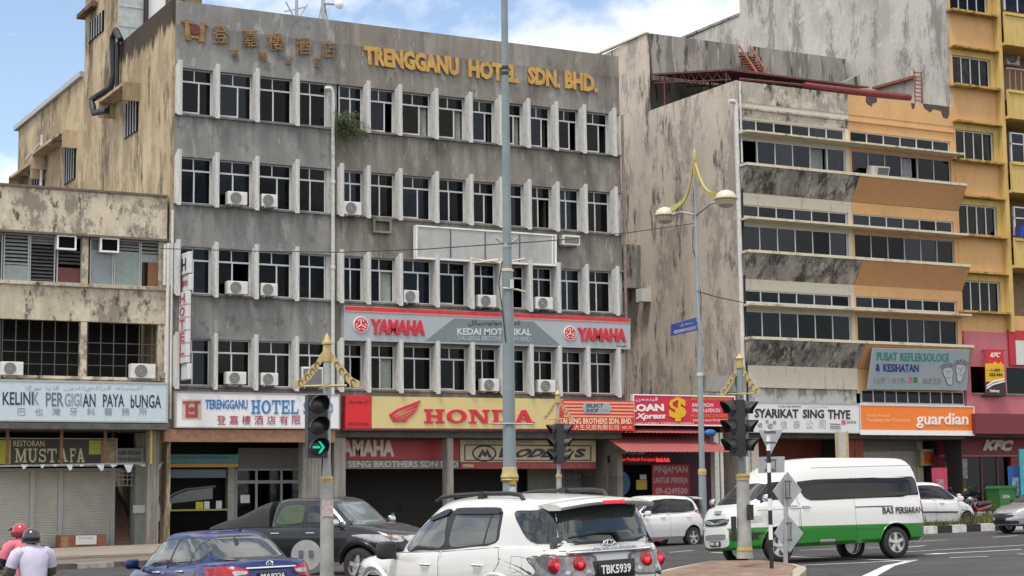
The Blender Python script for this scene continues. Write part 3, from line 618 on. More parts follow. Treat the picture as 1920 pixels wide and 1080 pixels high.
for y in (884, 892, 900, 911): z = at_y(230, y, SY)[1]; b.box(x0, x1, SY + .001, SY + .021, z, z + .03)
b.build('grille', 'alu_d', clin)
x0, x1, z0, z1 = rect((254, 880, 275, 1024), SY - .2)
b = MB(); b.box(x0, x1, SY - .2, SY + .5, .17, 4.2); b.build('pillar', mat('pale green pillar', (.36, .38, .34), .8, var=.15), clin)
x0, x1, z0, z1 = rect((276, 800, 292, 1030), YH + .1)
b = MB(); b.box(x0, x1, YH + .05, YH + .3, .1, 4.2); b.tube([(x1 + .06, YH + .1, .1), (x1 + .06, YH + .1, 4.2)], .05); b.build('pillar', 'dim', clin)
def panel(name, label, cat, px, Y, thick, mt, group=None, frame=None, fw=.06, parent=None, ext=0):
    """a flat board in the street front plane y = Y (its face), as a thing with a panel and a frame"""
    x0, x1, z0, z1 = rect(px, Y)
    t = thing(name, ((x0 + x1) / 2, Y, z0), label, cat, group)
    b = MB().box(x0, x1, Y, Y + thick, z0, z1); b.build('panel', mt, t)
    if frame:
        f = MB(); f.box(x0 - fw, x1 + fw, Y - .02, Y + thick + .02, z1 + .001, z1 + fw); f.box(x0 - fw, x1 + fw, Y - .02, Y + thick + .02, z0 - fw, z0 - .001)
        f.box(x0 - fw, x0 - .001, Y - .018, Y + thick + .018, z0 - .001, z1 + .001); f.box(x1 + .001, x1 + fw, Y - .018, Y + thick + .018, z0 - .001, z1 + .001); f.build('frame', frame, t)
    return t
blue_k = mat('dark blue letters', (.02, .03, .07), .6); grey_f = mat('faded grey letters', (.22, .27, .32), .7); paleblue = mat('pale blue sign face', (.50, .58, .63), .5, var=.06)
CS = YH - .35
t = panel('shop_sign', 'long pale blue dental clinic board with faded dark capitals', 'sign', (-60, 717, 312, 788), CS, .3, paleblue, frame='alu_d')
for s, q, mm in (('KELINI', (5, 735, 62, 759), blue_k), ('K', (62, 735, 73, 759), grey_f), ('PER', (86, 736, 119, 762), mat('worn blue letters', (.11, .14, .2), .7)), ('GIGI', (121, 737, 153, 762), grey_f), ('AN', (155, 738, 179, 763), blue_k), ('PAYA', (193, 739, 233, 763), blue_k), ('bUNGA', (245, 740, 302, 765), blue_k)):
    words(s, mm, t, q, CS - .002, .01, bold=.012, name='lettering')
tg = mat('faded teal letters', (.20, .30, .33), .7)
for i, s in enumerate('巴也灣牙科醫務所'): words(s, tg, t, (33 + i * 32.5, 765, 48 + i * 32.5, 779), CS - .002, .008, name='character')
words(jawi('كلينيك ڤرڬيڬين ڤايا بوڠا'), mat('faint jawi letters', (.36, .42, .46), .7), t, (48, 722, 270, 734), CS - .002, .006)
RS = YH + 1.2
t = panel('shop_sign', 'dark restaurant board with cream serif letters over the roller shutters', 'sign', (-30, 823, 218, 873), RS, .1, mat('dark board face', (.03, .025, .022), .5), frame='alu_d', fw=.03)
cream_l = mat('cream letters', (.52, .47, .28), .6)
words('RESTORAN', cream_l, t, (25, 826, 83, 837), RS - .004, .01, bold=.01); words('MUST', cream_l, t, (28, 841, 106, 867), RS - .004, .012, slab=True); words('A', cream_l, t, (109, 841, 126, 866), RS - .004, .012, slab=True); words('FA', cream_l, t, (131, 841, 158, 867), RS - .004, .012, slab=True)
yel = mat('olive yellow patch', (.36, .37, .04), .6)
for q in ((-30, 825, 20, 870), (167, 826, 189, 852)): x0, x1, z0, z1 = rect(q, RS - .004); MB().box(x0, x1, RS - .004, RS - .001, z0, z1).build('colour_patch', yel, t)
x0, x1, z0, z1 = rect((190, 826, 217, 870), RS - .004); MB().box(x0, x1, RS - .004, RS - .001, z0, z1).build('colour_patch', mat('faded food picture', (.3, .26, .15), .7, var=.4, vscale=3), t)
t = panel('shop_sign', 'small white clinic board beside the restaurant board', 'sign', (218, 842, 268, 868), SY - .3, .06, mat('dim white board', (.42, .42, .42), .6), frame='alu_d', fw=.03)
words('KLINIK PERGIGIAN', blue_k, t, (222, 845, 264, 853), SY - .304, .008, bold=.01); words('PAYA BUNGA', blue_k, t, (222, 857, 264, 865), SY - .304, .008, bold=.01)
# rusty posts, bunting, box, notice
rust = mat('rusty post', (.24, .12, .06), .8, var=.3)
pg = 'thin posts in front of the shuttered restaurant'
for px, l in ((15, 'rusty brown post at the left edge of the restaurant board'), (116, 'rusty brown post crossing the middle of the restaurant board'), (198, 'rusty brown post near the right end of the restaurant board')):
    x, z1 = at_y(px, 790, YH + .5); z0 = at_y(px, 874, YH + .5)[1]
    o = MB().tube([(x, YH + .5, z0), (x, YH + .5, 4.22)], .06).build('post', rust, at=(x, YH + .5, z0)); tag(o, l, 'post', pg)
x = at_y(283, 800, YH)[0]; o = MB().tube([(x, YH - .05, at_y(283, 870, YH)[1]), (x, YH - .05, 4.4)], .05).build('post', mat('yellow post', (.5, .36, .05), .6), at=(x, YH, 3)); tag(o, 'thin yellow post under the right end of the clinic board', 'post', pg)
BY = YH + .45
x0, z0 = at_y(0, 874, BY); x1, z1 = at_y(312, 868, BY)
t = thing('bunting', (x0, BY, z0), 'line of torn white paper scraps strung below the restaurant board', 'bunting')
MB().tube([(x0, BY, z0), (x1, BY, z1)], .035, 6).build('string', 'alu_d', t)
for i, (px, w, h) in enumerate(((46, 14, 9), (80, 10, 7), (103, 12, 4), (130, 12, 11), (153, 9, 4), (188, 15, 12), (213, 14, 6), (241, 18, 15), (268, 15, 4), (296, 15, 11))):
    a, c = at_y(px - w / 2, 871, BY - .06), at_y(px + w / 2, 871, BY - .06); d = at_y(px + random.uniform(-3, 3), 871 + h, BY - .06)
    m_ = (d[0] + random.uniform(.02, .1), d[1] + .02); b = MB(); b.prism([a, c, m_, d], 'y', BY - .07, BY - .055); b.build('flag', mat('white paper', (.7, .74, .76), .7, var=.1), t)
x0, x1, z0, z1 = rect((112, 1003, 198, 1038), SY - .9)
t = thing('shop_counter', (x0, SY - .9, .17), 'low orange brown wooden counter in front of the roller shutter', 'counter')
MB().box(x0, x1, SY - .9, SY - .3, .17, z1).build('body', mat('varnished wood', (.30, .12, .05), .5, var=.2), t, bevel=.01)
x2 = x0 + (x1 - x0) * .18; MB().box(x0 + .04, x2, SY - .93, SY - .901, .22, z1 - .05).build('side_panel', mat('light wood', (.42, .22, .1), .6, var=.15), t)
x0, x1, z0, z1 = rect((142, 1003, 181, 1021), SY - .95); t2 = panel('notice', 'white paper notice stuck on the wooden counter', 'notice', (142, 1004, 181, 1021), SY - .955, .02, 'white')
words('DI JUAL', grey_f, t2, (148, 1007, 176, 1012), SY - .957, .004)
panel('notice', 'blank white notice board on the pale green pillar beside the stairs', 'notice', (250, 947, 272, 962), SY - .3, .05, 'white')

# ================================================================ hotel signs and the things on its front
SB = YH - .32
t = panel('shop_sign', 'white hotel board with blue and red lettering above the shop doors', 'sign', (331, 739, 635, 801), SB, .25, mat('white sign face', (.74, .73, .74), .45, var=.04), frame=mat('brownish frame', (.4, .33, .3), .6), fw=.05)
blue_l = mat('blue letters', (.03, .19, .45), .5); red_l = mat('dull red letters', (.36, .06, .07), .6)
words('TERENGGANU', blue_l, t, (385, 749, 464, 767), SB - .004, .02, bold=.02); words('HOTEL', blue_l, t, (471, 750, 560, 776), SB - .004, .02, slab=True); words('SDN BHD', blue_l, t, (569, 754, 624, 776), SB - .004, .02, bold=.02)
for i, s in enumerate('登嘉樓酒店有限公司'): words(s, red_l, t, (407 + i * 23.4, 779, 423 + i * 23.4, 796), SB - .004, .015, name='character')
x0, x1, z0, z1 = rect((341, 749, 378, 787), SB - .004); MB().box(x0, x1, SB - .004, SB - .001, z0, z1).build('emblem_field', mat('cream emblem field', (.55, .48, .36), .6), t)
b = MB()
for q in ([(343, 752), (359, 752), (359, 757), (343, 757)], [(361, 752), (376, 752), (376, 757), (361, 757)], [(348, 757), (354, 757), (354, 783), (348, 783)], [(365, 757), (371, 757), (371, 783), (365, 783)], [(354, 776), (365, 776), (365, 783), (354, 783)]): hq(b, q, SB - .02, .015)
c = at_y(359.5, 768, SB - .02); b.lathe([(.1, 0), (.1, .015)], (c[0], SB - .02, c[1]), 12, 'y'); b.build('emblem', red_l, t)
# vertical neon sign
VY = YH - 1.05
t = thing('projecting_sign', (at_y(348, 600, VY)[0], VY, 6), 'tall narrow white box sign with HOTEL written downwards', 'sign')
face = mat('white box sign face', (.60, .60, .61), .5, var=.08); redn = mat('faded red outline', (.42, .08, .09), .6)
def sbox(px0, px1, y0, y1): 
    x0, x1, z0, z1 = rect((px0, y0, px1, y1), VY); return x0, x1, z0, z1
for q in ((339, 361, 471, 512), (334, 363, 513, 544), (337, 358, 545, 680), (343, 360, 681, 711)):
    x0, x1, z0, z1 = sbox(*q); x0 = x1 - .17; MB().box(x0, x1, VY, VY + .85, z0, z1).build('panel', face, t, bevel=.03)
tcol = mat('pinkish band', (.5, .3, .3), .6)
X = at_y(358, 600, VY)[0] - .17
for i, ch in enumerate('HOTEL'):
    z1 = at_y(340, 548 + i * 24.3, VY)[1]; z0 = at_y(340, 566 + i * 24.3, VY)[1]
    letters(ch, redn, t, (X - .004, VY + .72, z0), (0, -.55, 0), (0, 0, z1 - z0), .01, bold=.02)
    MB().box(X - .006, X + .176, VY - .006, VY + .856, z0 - .07, z0 - .05).build('band', redn, t)
x0, x1, z0, z1 = sbox(335, 363, 522, 534); x0 = x1 - .17; letters('旅社', redn, t, (x0 - .004, VY + .75, z0), (0, -.65, 0), (0, 0, z1 - z0), .01, bold=.02)
x0, x1, z0, z1 = sbox(340, 361, 482, 505); x0 = x1 - .17; letters('H', 'black', t, (x0 - .004, VY + .65, z0), (0, -.45, 0), (0, 0, z1 - z0), .01, bold=.02)
b = MB(); 
for z in (6.8, 8.4, 10): b.tube([(X + .1, VY + .8, z), (X + .1, YH + .02, z)], .04)
b.build('bracket', 'alu_d', t)
# motorcycle dealer signs
t = panel('shop_sign', 'long grey and red fascia board for motorcycles, lettered YAMAHA at both ends', 'sign', (645, 581, 1181, 640), SB, .28, mat('silver grey sign face', (.40, .43, .45), .4, var=.03), frame='alu_d', fw=.05)
t.children[0]; 
for c in list(t.children): bpy.data.objects.remove(c)
def quadboard(name, t, pts, Y, th, mt): return px_poly(mt, t, name, pts, Y, th)
quadboard('panel', t, [(645, 573), (1182, 597), (1182, 655), (645, 638)], SB, .28, mat('silver grey face', (.37, .40, .42), .4, var=.03))
redm = mat('bright red', (.62, .02, .03), .4); redl = mat('red letters', (.58, .015, .035), .4); salmon = mat('salmon line', (.7, .25, .22), .5)
quadboard('red_band', t, [(648, 574), (1181, 597), (1181, 603), (648, 580.5)], SB - .03, .028, redm); quadboard('line', t, [(648, 581), (1181, 603.5), (1181, 606), (648, 584)], SB - .02, .018, salmon)
quadboard('centre_panel', t, [(799, 638), (851, 597), (1000, 603), (1051, 647)], SB - .02, .018, mat('slate panel', (.17, .21, .22), .5))
def tuning(c, r, Y, parent):
    x, z = at_y(c[0], c[1], Y); R_ = r / 50.0
    b = MB(); b.lathe([(R_, 0), (R_, .05)], (x, Y - .05, z), 28, 'y'); o = b.build('emblem_disc', 'white', parent)
    b = MB(); b2 = MB(); b2.lathe([(R_ * .9, 0), (R_ * .9, .02)], (x, Y - .058, z), 28, 'y'); b2.build('emblem_field', redl, parent)
    w = MB()
    for k in range(3):
        a = rad(90 + 120 * k); dx, dz = math.cos(a), math.sin(a); L = R_ * .74
        w.obox((x - dz * .02 - dx * 0, Y - .066, z + dx * .02), (dz * .035, 0, -dx * .035), (0, .012, 0), (dx * L, 0, dz * L))
        for sg_ in (-1, 1):
            ex, ez = dz * sg_ * .11, -dx * sg_ * .11
            w.obox((x + dx * L * .5 + ex - dz * .015, Y - .065, z + dz * L * .5 + ez + dx * .015), (dz * .03, 0, -dx * .03), (0, .011, 0), (dx * L * .45 - ex * .2, 0, dz * L * .45 - ez * .2))
    w.build('emblem', 'white', parent)
tuning((676, 609), 15, SB, t); tuning((1068, 625), 14, SB, t)
words('YAMAHA', redl, t, ((695, 598), (796, 600.5), (796, 629), (694, 626.5)), SB - .002, .06, bold=.045); words('YAMAHA', redl, t, ((1083, 614), (1173, 617), (1173, 641), (1083, 639)), SB - .002, .06, bold=.045)
pal = mat('pale grey letters', (.55, .6, .6), .5)
words('KEDAI MOTOSIKAL', pal, t, ((857, 615), (996, 616), (996, 629), (857, 628)), SB - .024, .012, bold=.03); words('TAI SENG BROTHERS SDN BHD', mat('grey letters', (.38, .43, .44), .5), t, ((858, 629), (995, 631), (995, 640), (858, 638)), SB - .024, .01, bold=.012)
words(jawi('كداي موتوسيكل'), mat('dark teal letters', (.03, .09, .10), .5), t, (877, 600, 976, 613), SB - .024, .01, bold=.01)
words('TBS 24680', 'black', t, (1155, 648, 1174, 651), SB - .004, .006)
t = thing('shop_sign', (at_y(850, 800, SB)[0], SB, 4.4), 'long yellow fascia board with red winged emblem lettered HONDA', 'sign')
quadboard('panel', t, [(697, 743), (1056, 748), (1056, 804), (697, 803)], SB, .28, mat('yellow sign face', (.62, .50, .22), .45, var=.03))
quadboard('red_panel', t, [(648, 742), (696, 742.5), (696, 803), (648, 803)], SB - .01, .26, mat('deep red sign face', (.62, .012, .02), .45))
quadboard('frame', t, [(644, 803.5), (1057, 804.5), (1057, 807), (644, 806.5)], SB - .03, .3, M['maroon'])
words(jawi('حاج موتورسيكل'), 'black', t, (652, 749, 692, 759), SB - .012, .008); words('KEDAI MOTOSIKAL', 'maroon', t, (652, 792, 692, 798), SB - .012, .008)
words('HONDA', redl, t, ((795, 767), (1000, 769.5), (1000, 794), (795, 793)), SB - .002, .05, slab=True)
b = MB()
for q in ([(730, 777), (745, 767), (789, 750), (786, 757), (748, 771), (733, 781)], [(736, 781), (785, 758.5), (783, 764), (750, 775), (738, 784)], [(740, 784), (783, 766), (779, 771), (754, 780), (742, 787)], [(743, 787.5), (779, 773), (774, 778), (757, 784), (746, 790)], [(747, 790.5), (772, 780), (764, 786), (762, 791)], [(730, 777), (734, 781), (748, 791), (738, 791)]): hq(b, q, SB - .04, .038)
b.build('emblem', redl, t)
t = thing('shop_sign', (at_y(1120, 800, SB - .15)[0], SB - .15, 4.4), 'orange and red striped board lettered SELECT SHOP over red shop name', 'sign')
S2 = SB - .15
quadboard('panel', t, [(1058, 750), (1188, 752), (1190, 808), (1040, 806)], S2, .3, mat('red face', (.58, .025, .02), .45))
sal = mat('pale orange stripe', (.80, .34, .2), .5)
b = MB()
for k in range(5): px0 = 1057; y = 752.5 + k * 6.4; hq(b, [(px0, y), (1187.5, y + 1.6), (1187.5, y + 5), (px0, y + 3.6)], S2 - .012, .011)
b.build('stripes', sal, t)
quadboard('badge', t, [(1096, 755), (1142, 756), (1147, 765), (1142, 776), (1096, 775), (1092, 765)], S2 - .03, .017, mat('grey badge', (.33, .38, .40), .5))
for s, q in (('SELECT', (1099, 757, 1131, 764)), ('SHOP', (1099, 766, 1122, 773))): words(s, 'black', t, q, S2 - .031, .008, bold=.015)
words('TO GO', grey_f, t, (1126, 767, 1142, 772), S2 - .031, .006)
cl2 = mat('cream letters', (.80, .62, .42), .5)
words('TAI SENG BROTHERS SDN. BHD.', cl2, t, (1049, 784, 1185, 795), S2 - .002, .015, bold=.02); words('大生兄弟有限公司', cl2, t, (1076, 796, 1160, 806), S2 - .002, .012); words('NO. 72', cl2, t, (1167, 799, 1184, 804), S2 - .002, .006)
IY = YH + 1.0
t = thing('shop_sign', (at_y(740, 850, IY)[0], IY, 3), 'dim dark red inner board lettered YAMAHA above the open shop front', 'sign')
quadboard('panel', t, [(610, 822), (861, 823), (861, 862), (610, 862)], IY, .12, mat('dark red face', (.30, .03, .035), .5)); quadboard('lower_panel', t, [(610, 863), (861, 863), (861, 879), (610, 879)], IY - .004, .12, mat('slate face', (.17, .17, .165), .5))
pw = mat('cream raised letters', (.50, .45, .38), .5)
words('YAMAHA', pw, t, (622, 824, 739, 856), IY - .002, .03, bold=.05); words('TAI SENG BROTHERS SDN BHD', pw, t, (620, 864, 859, 876), IY - .006, .02, bold=.03)
t = thing('shop_sign', (at_y(990, 850, IY)[0], IY, 3), 'cream inner board with oval emblem lettered MODENAS over red strip', 'sign')
fcm = mat('cream sign face', (.55, .46, .28), .5)
quadboard('panel', t, [(863, 823), (1117, 825), (1117, 866), (863, 866)], IY, .12, fcm); quadboard('red_strip', t, [(863, 866.5), (1117, 866.5), (1117, 879), (863, 879)], IY - .004, .12, mat('dull red strip', (.28, .04, .04), .5))
blk = mat('navy letters', (.03, .028, .06), .5)
b = MB(); hq(b, [(871, 833.2), (1109, 835), (1109, 837), (871, 835.2)], IY - .015, .014); hq(b, [(871, 862), (1109, 862), (1109, 864), (871, 864)], IY - .015, .014); hq(b, [(871, 836), (873, 836), (873, 861.5), (871, 861.5)], IY - .015, .014); hq(b, [(1107, 837.5), (1109, 837.5), (1109, 861.5), (1107, 861.5)], IY - .015, .014); b.build('border', blk, t)
for s, q in (('M', (935, 840, 957, 858)), ('ODE', (958, 841, 1028, 858)), ('NA', (1032, 841, 1070, 858)), ('S', (1076, 841, 1095, 858))): words(s, blk, t, q, IY - .016, .015, bold=.05, shear=.25)
c = at_y(908, 850, IY); b = MB(); b.tube([(c[0] + .5 * math.cos(a * math.pi / 14), IY - .02, c[1] + .29 * math.sin(a * math.pi / 14)) for a in range(28)], .03, 6, True)
b.prism([at_y(x, y, IY - .03) for x, y in ((896, 858), (905, 842), (910, 850), (914, 842), (923, 858), (917, 858), (914, 852), (910, 857), (905, 851), (901, 858))], 'y', IY - .03, IY - .005); b.build('emblem', blk, t)
words('WAKIL SAH PENGEDAR', grey_f, t, (873, 826, 1000, 832), IY - .004, .006); words('MODENAS', cl2, t, (868, 870, 888, 876), IY - .008, .006, bold=.02); words('TAI SENG BROTHERS SDN BHD', mat('dim red letters', (.45, .12, .1), .6), t, (940, 869, 1105, 877), IY - .008, .006)
# blank sign box on the front
t = thing('blank_sign_box', (at_y(910, 490, SB)[0], SB, 11), 'empty pale grey billboard of four panels with white frame under second floor windows', 'sign')
quadboard('panel', t, [(781, 424), (1043, 443), (1042, 497), (781, 482)], SB, .2, wallmat('faded grey billboard', (.43, .43, .415), [((.30, .295, .28), (1, 1, .5), .8, .47, .62, .7, .7), ((.5, .5, .48), (1, 1, 1), .9, .55, .65, .5)], rough=.6, bump=.1))
b = MB()
hq(b, [(780, 421.5), (1044, 440), (1044, 443), (780, 424.5)], SB - .03, .26); hq(b, [(780, 482), (1044, 496), (1044, 499), (780, 485)], SB - .03, .26); hq(b, [(780, 425), (783, 425), (783, 481.5), (780, 481.5)], SB - .028, .25); hq(b, [(1041, 443.5), (1044, 443.5), (1044, 495.5), (1041, 495.5)], SB - .028, .25)
hq(b, [(1035, 443.5), (1037, 443.5), (1037, 495), (1035, 495)], SB - .02, .018)
b.build('frame', 'white', t)
b = MB()
for px, y in ((845, 430), (910, 435), (974.5, 440)): hq(b, [(px - 1, y), (px + 1, y), (px + 1, y + 53), (px - 1, y + 53)], SB - .02, .018)
b.build('divider', mat('dark divider', (.1, .1, .11), .6), t)
b = MB(); b.tube([(*at_y(886, 493, SB - .6), 0)][:0] or [Vector((at_y(885, 493, SB - .5)[0], SB - .5, at_y(885, 493, SB - .5)[1])), Vector((at_y(935, 488, SB - .9)[0], SB - .9, at_y(935, 488, SB - .9)[1]))], .03)
for (xa, ya), (xb, yb) in (((886, 493), (934, 486)), ((886, 486), (934, 492)), ((935, 494), (985, 485))): p, q = at_y(xa, ya, SB - .5), at_y(xb, yb, SB - .7); b.tube([(p[0], SB - .5, p[1]), (q[0], SB - .7, q[1])], .035)
b.build('lamp_arm', 'cream', t)
# air conditioners
def split_ac(px, label, window_type=False, Y=YH - .42, fan=.42, grp='outdoor air conditioner units on the hotel front'):
    x0, x1, z0, z1 = rect(px, Y); w, h = x1 - x0, z1 - z0
    t = thing('air_conditioner', ((x0 + x1) / 2, Y, z0), label, 'air conditioner', grp)
    MB().box(x0, x1, Y, Y + .34, z0 + .03, z1).build('casing', 'ac', t, bevel=.02)
    if window_type:
        MB().box(x0 + .06, x1 - .06, Y - .008, Y - .001, z0 + .1, z1 - .07).build('grille', 'ac_grille', t)
    else:
        r = min(h, w) * fan; cx, cz = x0 + w * .40, (z0 + z1) / 2 + .01
        g = MB().lathe([(r, 0), (r, .012)], (cx, Y - .013, cz), 22, 'y').build('fan_grille', 'ac_grille', t)
        q = MB(); q.lathe([(r * .16, 0), (r * .16, .006)], (cx, Y - .02, cz), 10, 'y')
        for k in (.45, .72, .98): q.tube([(cx + r * k * math.cos(a * math.pi / 10), Y - .017, cz + r * k * math.sin(a * math.pi / 10)) for a in range(20)], .006, 4, True)
        q.build('fan_guard', 'alu_d', g)
    b = MB()
    for x in (x0 + .1, x1 - .14): b.box(x, x + .04, Y + .02, YH + .02 if Y < YH else Y + .4, z0 - .03, z0 + .028)
    b.build('bracket', 'alu_d', t)
    return t
rows = {2: 'second window row', 3: 'third window row', 4: 'lowest window row'}
for px, l in (((428, 359, 464, 385), 'air conditioner in second window from left, row below the top'), ((491, 364, 521, 389), 'air conditioner in third window from left, row below the top'), ((645, 378, 678, 404), 'air conditioner right of the drainpipe in the row below the top'),
              ((427, 527, 465, 553), 'air conditioner beside the vertical hotel sign, two rows above the white hotel board'), ((490, 531, 521, 556), 'air conditioner in third bay from left, two rows above the white hotel board'), ((758, 544, 786, 569), 'air conditioner in third bay right of the drainpipe, just above the grey fascia board'),
              ((897, 553, 931, 577), 'air conditioner with dark fan left of the tall lamp mast, above the fascia board'), ((1005, 557, 1037, 581), 'air conditioner above the right part of the grey fascia board'),
              ((425, 697, 462, 722), 'air conditioner above the letters TERENGGANU on the white board'), ((490, 699, 522, 724), 'air conditioner above the word HOTEL on the white board'), ((904, 710, 936, 735), 'air conditioner below the grey fascia board, left of the mast'), ((1010, 712, 1042, 737), 'air conditioner in lowest row between the mast and the striped board')): split_ac(px, l)
split_ac((566, 688, 606, 727), 'large box air conditioner behind the gilded signal crown', True); split_ac((1056, 441, 1088, 461), 'small window air conditioner right of the blank billboard', True)
split_ac((2, 678, 44, 705), 'outdoor air conditioner with dark fan on the clinic ledge at far left', Y=YH - .3, grp='air conditioners on the clinic front'); split_ac((246, 682, 292, 711), 'big outdoor air conditioner with dark fan on the clinic ledge near the drainpipes', Y=YH - .3, grp='air conditioners on the clinic front')
for px, l in (((110, 444, 140, 465), 'white framed window air conditioner, left one of the clinic top floor'), ((191, 449, 220, 470), 'white framed window air conditioner right of the clinic middle post')):
    t = panel('air_conditioner', l, 'air conditioner', px, YH - .1, .2, 'shade_black', 'window air conditioners on the clinic', 'white', .06)
# wall plant
px = [(640, 205), (655, 212), (668, 222), (672, 235), (650, 240), (642, 255), (660, 250), (684, 240), (690, 250), (662, 265), (648, 270), (645, 225)]
leafm = mat('green leaves', (.07, .11, .03), .7, var=.3, vscale=12)
t = thing('wall_plant', (*[at_y(640, 250, YH)[0]], YH - .1, at_y(640, 250, YH)[1]), 'wild green shrub sprouting from the wall beside the drainpipe', 'plant')
b = MB(); br = MB(); o = Vector((at_y(632, 236, YH)[0], YH - .05, at_y(632, 236, YH)[1]))
for i in range(54):
    cx, cy = random.choice(px); e = at_y(cx + random.gauss(2, 11), cy + random.gauss(3, 15), YH - .4)
    e = Vector((e[0], YH - random.uniform(.1, .7), e[1])); mid = o.lerp(e, .5) + Vector((0, -.1, .12))
    br.tube([o, mid, e], [.012, .009, .004], 4)
    for k in range(46):
        p = mid.lerp(e, random.uniform(-.2, 1.05)) + Vector((random.gauss(0, .06), random.gauss(0, .06), random.gauss(0, .08))); u = Vector((random.gauss(0, 1), random.gauss(0, 1), random.gauss(-.6, .7))).normalized() * random.uniform(.05, .1); w = u.orthogonal().normalized() * random.uniform(.008, .02)
        b.quad(p - w, p + u * .5 - w * 1.2, p + u, p + u * .5 + w * 1.2)
b.build('leaves', leafm, t); br.build('stem', mat('thin stems', (.12, .09, .05), .8), t)
# aerials on the roof
for bx, H_, dish, l in ((556, 21.6, 0, 'bare aerial mast with crossed arms on the hotel roof'), (606, 21.9, 1, 'aerial mast with small white dish on the hotel roof')):
    X, _ = at_y(bx, 20, 63); t = thing('aerial', (X, 63, TOP - 1), l, 'aerial', 'aerials on the hotel roof')
    b = MB(); b.tube([(X, 63, TOP - 1), (X, 63, H_)], .07 if not dish else .09)
    if not dish:
        for s in (-1, 1): b.tube([(X + s * .45, 63, H_ - .5), (X + s * .1, 63, H_ - 1.1), (X + s * .5, 63, H_ - 1.9)], .03); b.tube([(X - .5, 63, H_ - .9), (X + .4, 63, H_ - .6)], .025)
    else:
        for s in (-1, 1): b.tube([(X, 63, H_ - .4), (X + s * .55, 63, TOP - .9)], .03)
        b.tube([(X, 62.9, H_ - .7), (X + .5, 62.8, H_ - .7)], .05)
    b.build('mast', 'alu_d', t)
    if dish: MB().lathe([(.02, 0), (.13, .03), (.2, .08), (.19, .10), (.12, .05), (.02, .02)], (X + .5, 62.5, H_ - .75), 18, 'y').build('dish', 'white', t, smooth=50)
# food counter and person in the hotel's ground floor
CY = YH + 1.6
t = panel('shop_sign', 'narrow teal and orange board over the glass food counter', 'sign', (302, 852, 447, 868), CY, .1, mat('teal face', (.05, .20, .19), .5)); x0, x1, z0, z1 = rect((302, 869, 447, 876), CY); MB().box(x0, x1, CY - .02, CY + .1, z0, z1).build('orange_strip', mat('orange strip', (.42, .22, .03), .5), t)
words('KEDAI MAKAN TERENGGANU', mat('dim green letters', (.02, .1, .09), .5), t, (312, 855, 430, 861), CY - .003, .008)
x0, x1, z0, z1 = rect((304, 880, 424, 896), CY + .3); MB().box(x0, x1, CY + .3, CY + .4, z0, z1).build('roller_box', mat('blue grey roller box', (.10, .13, .16), .6), t)
x0, x1, z0, z1 = rect((302, 958, 425, 1034), CY)
t = thing('food_counter', ((x0 + x1) / 2, CY, .17), 'black food counter with curved glass case in the dark hotel shop', 'counter')
MB().box(x0, x1, CY, CY + .8, .17, z1).build('body', 'shade_black', t); MB().box(x0 - .1, x1, CY - .08, CY + .85, z1 + .001, z1 + .06).build('top', mat('olive counter edge', (.30, .27, .06), .5), t)
q = at_y(310, 936, CY); q2 = at_y(400, 917, CY)
b = MB(); b.tube([(x0, CY + .1, z1 + .3), (x0 + .5, CY + .1, q2[1] - .15), (x0 + .9, CY + .1, q2[1]), (x1 - .4, CY + .1, q2[1] + .1)], .035); b.prism([(x0 + .1, z1 + .25), (x0 + .55, q2[1] - .2), (x0 + 1, q2[1] - .05), (x1 - .5, q2[1] + .05), (x1 - .5, q2[1] - .35)], 'y', CY + .12, CY + .14); b.build('glass_case', mat('grey case glass', (.12, .13, .13), .2, var=.1), t)
for q, cc in (((310, 942, 321, 957), (.5, .5, .5)), ((367, 941, 381, 956), (.42, .38, .01)), ((383, 940, 393, 947), (.5, .52, .54)), ((405, 939, 416, 956), (.45, .47, .5))): a0, a1, b0, b1 = rect(q, CY - .02); MB().box(a0, a1, CY - .02, CY, z1 + .065, b1).build('paper', mat('paper', cc, .7), t)
